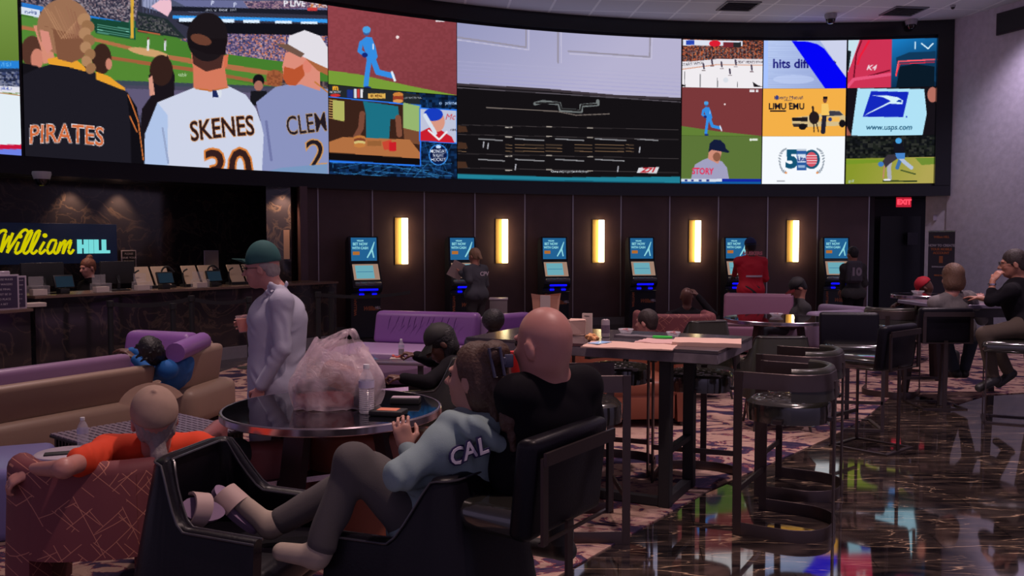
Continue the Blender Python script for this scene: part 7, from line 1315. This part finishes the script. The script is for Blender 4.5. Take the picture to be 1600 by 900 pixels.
def bagco(u, v):
    """u angle, v 0 bottom .. 1 top"""
    r = 0.92 + 0.08 * math.sin(3 * u + 1) + 0.05 * math.sin(7 * u + 4 * v) + 0.03 * math.sin(13 * u - 6 * v); e = lambda x: math.copysign(abs(x) ** 0.7, x); taper = 1.0 + 0.10 * math.sin(math.pi * min(1, v * 1.3)) - 0.55 * max(0, v - 0.45) ** 1.2 * 1.6
    x = 0.255 * e(math.cos(u)) * r * taper; y = 0.16 * e(math.sin(u)) * r * taper; z = 0.004 + 0.36 * v + 0.02 * math.sin(2 * u + 0.5) * v + (0.05 * math.cos(u - 2.4) if v > 0.8 else 0) * (v - 0.8) * 4
    return V((x + 0.01 + 0.03 * v, y, z + 0.004 * math.sin(17 * u + 9 * v)))
bm = B(); NU, NV = 72, 34; g_ = [[bm.verts.new(bagco(2 * math.pi * i / NU, j / NV)) for i in range(NU)] for j in range(NV + 1)]
for j in range(NV):
    for i in range(NU): bm.faces.new((g_[j][i], g_[j][(i + 1) % NU], g_[j + 1][(i + 1) % NU], g_[j + 1][i]))
bm.faces.new(g_[0][::-1]); obj('bag', bm, PLAS, bt)
def ribbon3(name, pts, wds, m, parent):
    pts = smoothpath(pts, 8); bm = B(); prev = None; n = len(pts)
    for i, p in enumerate(pts):
        t_ = i / (n - 1) * (len(wds) - 1); k = min(int(t_), len(wds) - 2); w_ = wds[k] + (wds[k + 1] - wds[k]) * (t_ - k); a = V((0.25, 0.3, 1)).normalized(); row = [bm.verts.new(p + a * w_ * q + V((0, 0.012 * math.sin(q * 9 + i * 0.5), 0))) for q in (-0.5, -0.25, 0, 0.25, 0.5)]
        if prev: [bm.faces.new((prev[q], prev[q + 1], row[q + 1], row[q])) for q in range(4)]
        prev = row
    return obj(name, bm, m, parent)
ribbon3('handle', [(-0.16, -0.03, 0.24), (-0.08, -0.02, 0.33), (0.02, 0.0, 0.40), (0.10, 0.0, 0.425), (0.08, 0.0, 0.36), (0.10, 0.0, 0.30)], [0.14, 0.09, 0.05, 0.05, 0.07, 0.12], PLAS, bt)
ribbon3('handle', [(-0.14, 0.05, 0.25), (0.0, 0.05, 0.35), (0.11, 0.04, 0.43), (0.16, 0.02, 0.34), (0.20, 0.02, 0.27)], [0.14, 0.08, 0.04, 0.09, 0.14], PLAS, bt)
BRB = mat('box_brown', rgb(150, 92, 66), 0.7, noise=0.3, nscale=10); REDB = mat('box_red', rgb(150, 44, 44), 0.6, noise=0.3); DKB = mat('box_black', (0.03, 0.025, 0.03), 0.4)
bm = B(); bbox(bm, (-0.02, 0, 0.055), (0.34, 0.20, 0.10), 0.02, 3); obj('takeaway_box', bm, REDB, bt); bm = B(); bbox(bm, (0.07, 0.0, 0.17), (0.24, 0.19, 0.12), 0.015, 2, Matrix.Rotation(0.35, 3, 'Y')); obj('takeaway_box', bm, BRB, bt); bm = B(); bbox(bm, (-0.10, -0.02, 0.135), (0.20, 0.18, 0.05), 0.01, 2, Matrix.Rotation(-0.25, 3, 'Y')); obj('takeaway_box', bm, DKB, bt); bm = B(); bbox(bm, (0.19, 0.0, 0.08), (0.08, 0.2, 0.13), 0.01, 2, Matrix.Rotation(0.1, 3, 'Y')); obj('takeaway_box', bm, DKB, bt)
# water bottles
CLR = mat('clear_bottle', (0.80, 0.76, 0.86), 0.06, alpha=0.30, spec=1.0); LBL = mat('bottle_label', rgb(190, 186, 214), 0.5)
def bottle(label, p, k, ribbed=True, cap_col=(0.7, 0.7, 0.75)):
    t = thing('water_bottle', label, 'bottle', p, 0.3); pr = [(0, 0.0), (0.028, 0.0), (0.033, 0.006)]
    z = 0.01
    while z < 0.105: pr += [(0.0335, z), (0.0305 if ribbed else 0.0330, z + 0.004)]; z += 0.009
    pr += [(0.0335, 0.108), (0.0335, 0.145), (0.030, 0.155), (0.020, 0.178), (0.0125, 0.19), (0.0125, 0.197), (0, 0.197)]; bm = B(); lathe(bm, [(r * k, z * k) for r, z in pr], 28); obj('bottle', bm, CLR, t)
    bm = B(); lathe(bm, [(0.0342 * k, 0.112 * k), (0.0346 * k, 0.112 * k), (0.0346 * k, 0.142 * k), (0.0342 * k, 0.142 * k)], 28); obj('label_band', bm, LBL, t); bm = B(); lathe(bm, [(0, 0.212 * k), (0.0135 * k, 0.212 * k), (0.014 * k, 0.21 * k), (0.014 * k, 0.194 * k), (0.0126 * k, 0.194 * k)], 20); obj('cap', bm, mat('bottle_cap', cap_col, 0.4), t); return t
b1 = G(573, 645, TZ); bottle('clear ribbed water bottle right of the carrier bag', (b1.x, b1.y, TZ), 1.28)
bottle('small clear water bottle on the round white side table', (SIDE_C.x + 0.085, SIDE_C.y + 0.03, 0.45), 0.95, False)
def tray(px, py, w, d, h, label, top, rz=0.1, topz=0.6):
    p = G(px, py, TZ); t = thing('bill_folder', label, 'folder', (p.x, p.y, TZ), rz); bm = B(); bbox(bm, (0, 0, h / 2 + 0.001), (w, d, h), 0.006, 2); obj('cover', bm, MATBLK, t); bm = B(); bbox(bm, (0.0, 0, h + 0.002), (w * topz, d * 0.62, 0.004), 0.0015, 1); obj('inlay', bm, top, t); return t
tray(607, 648, 0.19, 0.12, 0.028, 'black folder with an orange-tan panel lying beside the ribbed bottle', mat('tan_panel', rgb(206, 120, 92), 0.6), -0.2)
tray(634, 630, 0.17, 0.10, 0.035, 'black case with a pale top on the far side of the foreground table', mat('pale_panel', rgb(170, 150, 165), 0.5), -0.05, 0.96)
# slides on the armchair seat
SLD = mat('slide_rubber', rgb(186, 160, 154), 0.65); SLD2 = mat('slide_mauve', rgb(140, 116, 146), 0.65)
def slide(name_label, heel, toe, up, sc=1.0):
    heel, toe, up = V(heel), V(toe), V(up); f = (toe - heel).normalized(); Ln = (toe - heel).length; up = (up - f * up.dot(f)).normalized(); s = f.cross(up)
    t = thing('slide_sandal', name_label, 'sandal', heel, 0, 'pair of pale slides'); M = Matrix(((s.x, f.x, up.x, 0), (s.y, f.y, up.y, 0), (s.z, f.z, up.z, 0), (0, 0, 0, 1))); t.rotation_euler = M.to_euler()
    bm = B(); pl = []
    for k in range(28): a = 2 * math.pi * k / 28; y = Ln / 2 + Ln / 2 * math.cos(a); wd = (0.046 + 0.008 * math.cos(a)) * sc; pl.append((wd * math.sin(a) * (1.0 if abs(math.sin(a)) > 0 else 1), y))
    prism(bm, pl, -0.028, 0.0); obj('sole', bm, SLD2, t); bm = B(); n = 14; rr = []
    for i in range(n + 1):
        a = math.pi * i / n; rr.append([bm.verts.new((math.cos(a) * (0.055 + q1) * sc, Ln * 0.50 + yy * Ln, math.sin(a) * (0.068 + q1 - 0.012 * (yy > 0.1)) * sc - 0.012)) for yy, q1 in ((-0.02, 0), (0.32, 0), (0.32, 0.009), (-0.02, 0.009))])
    for A_, C_ in zip(rr, rr[1:]):
        for k in range(4): bm.faces.new((A_[k], A_[(k + 1) % 4], C_[(k + 1) % 4], C_[k]))
    bm.faces.new(rr[0][::-1]); bm.faces.new(rr[-1]); obj('strap', bm, SLD, t); return t
slide('pale slide worn on the raised foot of the person in the hooded top', P(404, 828, 3.58), P(338, 758, 3.64), (0.75, -0.35, 0.62), 1.0)
slide('empty pale slide standing on its side in the left armchair', P(352, 800, 3.52), P(284, 792, 3.40), (0.1, -0.8, 0.62), 1.05)
# high-table clutter
t = thing('paper_bag', 'brown paper takeaway bag with a white band standing on the long high table', 'bag', (*on_high(853, 520).xy, 1.05), -0.2); hb = 0.27
bm = B(); rr = []
for k, (z, w_, d_) in enumerate(((0, 0.15, 0.10), (0.02, 0.155, 0.10), (hb * 0.6, 0.17, 0.105), (hb * 0.9, 0.185, 0.11), (hb, 0.20, 0.10))): rr.append([bm.verts.new((sx * w_ / 2, sy * d_ / 2 + (0.008 if k % 2 else 0), z + (0.014 if (k == 4 and sx * sy > 0) else 0))) for sx, sy in ((-1, -1), (0, -1.1), (1, -1), (1, 1), (0, 0.9), (-1, 1))])
for A_, C_ in zip(rr, rr[1:]):
    for k in range(6): bm.faces.new((A_[k], A_[(k + 1) % 6], C_[(k + 1) % 6], C_[k]))
bm.faces.new(rr[0][::-1]); obj('bag', bm, mat('kraft_paper', rgb(196, 140, 116), 0.8, noise=0.15), t, smooth=False); bm = B(); bbox(bm, (0.005, -0.062, hb * 0.52), (0.072, 0.006, hb * 0.98)); obj('band', bm, PAPER, t)
p = on_high(917, 523); t = thing('menu_card', 'upright white menu card on the long high table', 'card', (p.x, p.y, 1.05), -0.35); bm = B(); 
bbox(bm, (0, 0, 0.075), (0.055, 0.004, 0.15)); bbox(bm, (0, 0.02, 0.0751), (0.055, 0.004, 0.15), rot=None); bmesh.ops.scale(bm, vec=(1.25, 1, 1), verts=bm.verts); obj('card', bm, PAPER, t); sign_text('lettering', 'MENU', 0.014, KBLK, (0, -0.0035, 0.13), (1, 0, 0), (0, -1, 0), t)
p = on_high(946, 527); t = thing('drink_can', 'tall pale drink can on the long high table', 'can', (p.x, p.y, 1.05)); bm = B(); lathe(bm, [(0, 0), (0.024, 0), (0.029, 0.006), (0.029, 0.112), (0.024, 0.122), (0.022, 0.120), (0, 0.119)], 28); obj('can', bm, mat('can_silver', rgb(180, 165, 170), 0.35, 0.4, noise=0.3, nscale=40), t); bm = B(); lathe(bm, [(0.0295, 0.03), (0.0297, 0.03), (0.0297, 0.085), (0.0295, 0.085)], 28); obj('label', bm, mat('can_print', rgb(120, 100, 120), 0.5, noise=0.6, nscale=60), t)
def bowl(px, py, r, label, z=1.05): 
    p = G(px, py, z); t = thing('glass_bowl', label, 'bowl', (p.x, p.y, z)); bm = B(); lathe(bm, [(0, 0.0), (r * 0.6, 0.0), (r, 0.035), (r * 0.97, 0.038), (r * 0.55, 0.008), (0, 0.008)], 28); obj('bowl', bm, mat('clear_glass', (0.75, 0.72, 0.78), 0.05, alpha=0.4), t); bm = B()
    for k in range(6): bbox(bm, (0.3 * r * math.cos(k), 0.3 * r * math.sin(k), 0.022 + 0.003 * k), (0.02, 0.012, 0.010), 0.003, 1, Matrix.Rotation(k, 3, 'Z'))
    obj('scraps', bm, mat('scraps', rgb(176, 96, 96), 0.7), t); return t
bowl(978, 522, 0.055, 'glass bowl with red scraps beside the drink can'); bowl(1052, 527, 0.05, 'low glass bowl among the papers near the table corner'); bowl(1213, 494, 0.09, 'glass ashtray on the rear round table', 0.75); bowl(1434, 459, 0.08, 'glass bowl on the small high round table', 1.05)
def sheet(px, py, w, d, rz, label, m=None, z=1.05, n=1, grp='papers on the long high table'):
    p = G(px, py, z); bm = B(); N_ = 8; top = [[bm.verts.new(((i / N_ - .5) * w, (j / N_ - .5) * d, 0.004 * n + 0.006 * abs(math.sin(i * 0.9 + j * 1.3 + px)) * (1 if n < 5 else .5))) for j in range(N_ + 1)] for i in range(N_ + 1)]
    for i in range(N_):
        for j in range(N_): bm.faces.new((top[i][j], top[i + 1][j], top[i + 1][j + 1], top[i][j + 1]))
    r = bmesh.ops.extrude_face_region(bm, geom=list(bm.faces)); 
    for v in [v for v in r['geom'] if isinstance(v, bmesh.types.BMVert)]: v.co.z = 0.0005
    o = obj('paper_sheet', bm, m or mat('tan_paper', rgb(200, 164, 150), 0.75, noise=0.1), None, False); o.location = (p.x, p.y, z); o.rotation_euler = (0, 0, rz); tag(o, label, 'paper', grp); return o
PINKP = mat('pink_paper', rgb(190, 152, 148), 0.75)
sheet(985, 541, 0.56, 0.34, -0.3, 'wide tan sheet at the left end of the strewn papers', n=1); sheet(1040, 536, 0.34, 0.24, -0.5, 'pink-tan sheet in the middle of the strewn papers', PINKP, n=2); sheet(1105, 538, 0.42, 0.30, -0.25, 'thick pile of tan sheets near the right corner of the table', n=6)
sheet(1000, 528, 0.34, 0.10, -0.5, 'dark folded newspaper edge behind the sheets', mat('dark_print', rgb(92, 84, 92), 0.7), n=3)
p = on_high(902, 524); bm = B(); bbox(bm, (0, 0, 0.055), (0.12, 0.07, 0.11), 0.012, 2)
for v in bm.verts: v.co += V((rng.uniform(-.008, .008), rng.uniform(-.008, .008), rng.uniform(-.008, .008) if v.co.z > 0.02 else 0))
o = obj('paper_bag', bm, mat('tan_paper', ()), None, False); o.location = (p.x, p.y, 1.05); tag(o, 'small crumpled tan paper bag just right of the bald head', 'bag')
p = on_high(925, 533); bm = B(); bmesh.ops.create_icosphere(bm, subdivisions=3, radius=0.04)
for v in bm.verts: v.co *= 1 + 0.25 * math.sin(v.co.x * 130) * math.sin(v.co.y * 110 + v.co.z * 90); v.co.z = max(-0.0, v.co.z * 0.7 + 0.022)
o = obj('crumpled_wrapper', bm, mat('yellow_paper', rgb(206, 150, 100), 0.8), None, False); o.location = (p.x, p.y, 1.05); tag(o, 'crumpled yellowish wrapper in front of the menu card', 'wrapper')
p = on_high(937, 538); o = box('mobile_phone', (0, 0, 0.006), (0.085, 0.16, 0.010), MATBLK, None, 0.004, 2); o.location = (p.x, p.y, 1.05); o.rotation_euler = (0, 0, -0.7); tag(o, 'phone with a pale blue screen lying left of the papers', 'phone'); bm = B(); bbox(bm, (0, 0, 0.012), (0.078, 0.15, 0.002)); obj('screen', bm, mat('phone_blue', rgb(150, 180, 215), 0.2, emis=rgb(120, 160, 210), es=0.35), o)
p = on_high(1035, 532); o = box('marker_pen', (0, 0, 0.022), (0.13, 0.022, 0.018), mat('green_marker', rgb(60, 210, 80), 0.4), None, 0.006, 2); o.location = (p.x, p.y, 1.05); o.rotation_euler = (0, 0, -0.35); tag(o, 'bright green marker lying on the papers', 'pen')
p = SIDE_C; o = box('mobile_phone', (0, 0, 0.005), (0.075, 0.15, 0.009), MATBLK, None, 0.004, 2); o.location = (p.x - 0.02, p.y - 0.06, 0.45); o.rotation_euler = (0, 0, -1.2); tag(o, 'black phone lying on the round white side table', 'phone')
# snack table
p = SNK; t = thing('snack_tray', 'small tray of snacks on the low table before the violet bench sofa', 'tray', (p.x + 0.12, p.y - 0.05, 0.42)); bm = B(); bbox(bm, (0, 0, 0.008), (0.16, 0.11, 0.014), 0.004, 1); obj('tray', bm, PAPER, t); bm = B()
for k in range(12): bbox(bm, (rng.uniform(-.06, .06), rng.uniform(-.04, .04), 0.025 + 0.004 * (k % 4)), (0.025, 0.02, 0.016), 0.004, 1, Matrix.Rotation(k * 0.7, 3, 'Z'))
obj('snacks', bm, mat('red_snack', rgb(206, 88, 78), 0.6), t)
t = bottle('small dark-labelled bottle on the low table before the violet bench sofa', (p.x + 0.14, p.y + 0.12, 0.42), 0.95, False, (0.8, 0.8, 0.85)); bm = B(); lathe(bm, [(0, 0.004), (0.030, 0.004), (0.0308, 0.09), (0, 0.09)], 24); obj('drink', bm, mat('dark_drink', (0.02, 0.01, 0.015), 0.2), t)
# rear low table with papers between the terracotta chair and rear round table
p = G(1060, 503, 0.62); t = thing('low_table', 'pale low table with slips behind the green-black armchair', 'table', (2.98, 12.35, 0), -0.1); bm = B(); bbox(bm, (0, 0, 0.58), (0.95, 0.6, 0.04), 0.01, 2); obj('table_top', bm, mat('mauve_top', rgb(140, 112, 126), 0.4), t)
for sx in (-1, 1):
    for sy in (-1, 1): bm = B(); bbox(bm, (sx * .42, sy * .24, 0.28), (0.05, 0.05, 0.56)); obj('leg', bm, DKBRZ, t)
# rucksacks on the floor by the right-hand stools
p = G(1502, 588, 0); t = thing('rucksack', 'black rucksack on the carpet under the square high table', 'bag', (p.x, p.y + 0.35, 0)); bm = B(); bbox(bm, (0, 0, 0.15), (0.26, 0.18, 0.30), 0.06, 4); obj('bag', bm, MATBLK, t); bm = B(); tube(bm, smoothpath([(-0.08, -0.09, 0.26), (-0.1, -0.14, 0.16), (-0.06, -0.1, 0.04)], 5), 0.012, 6); obj('strap', bm, MATBLK, t)
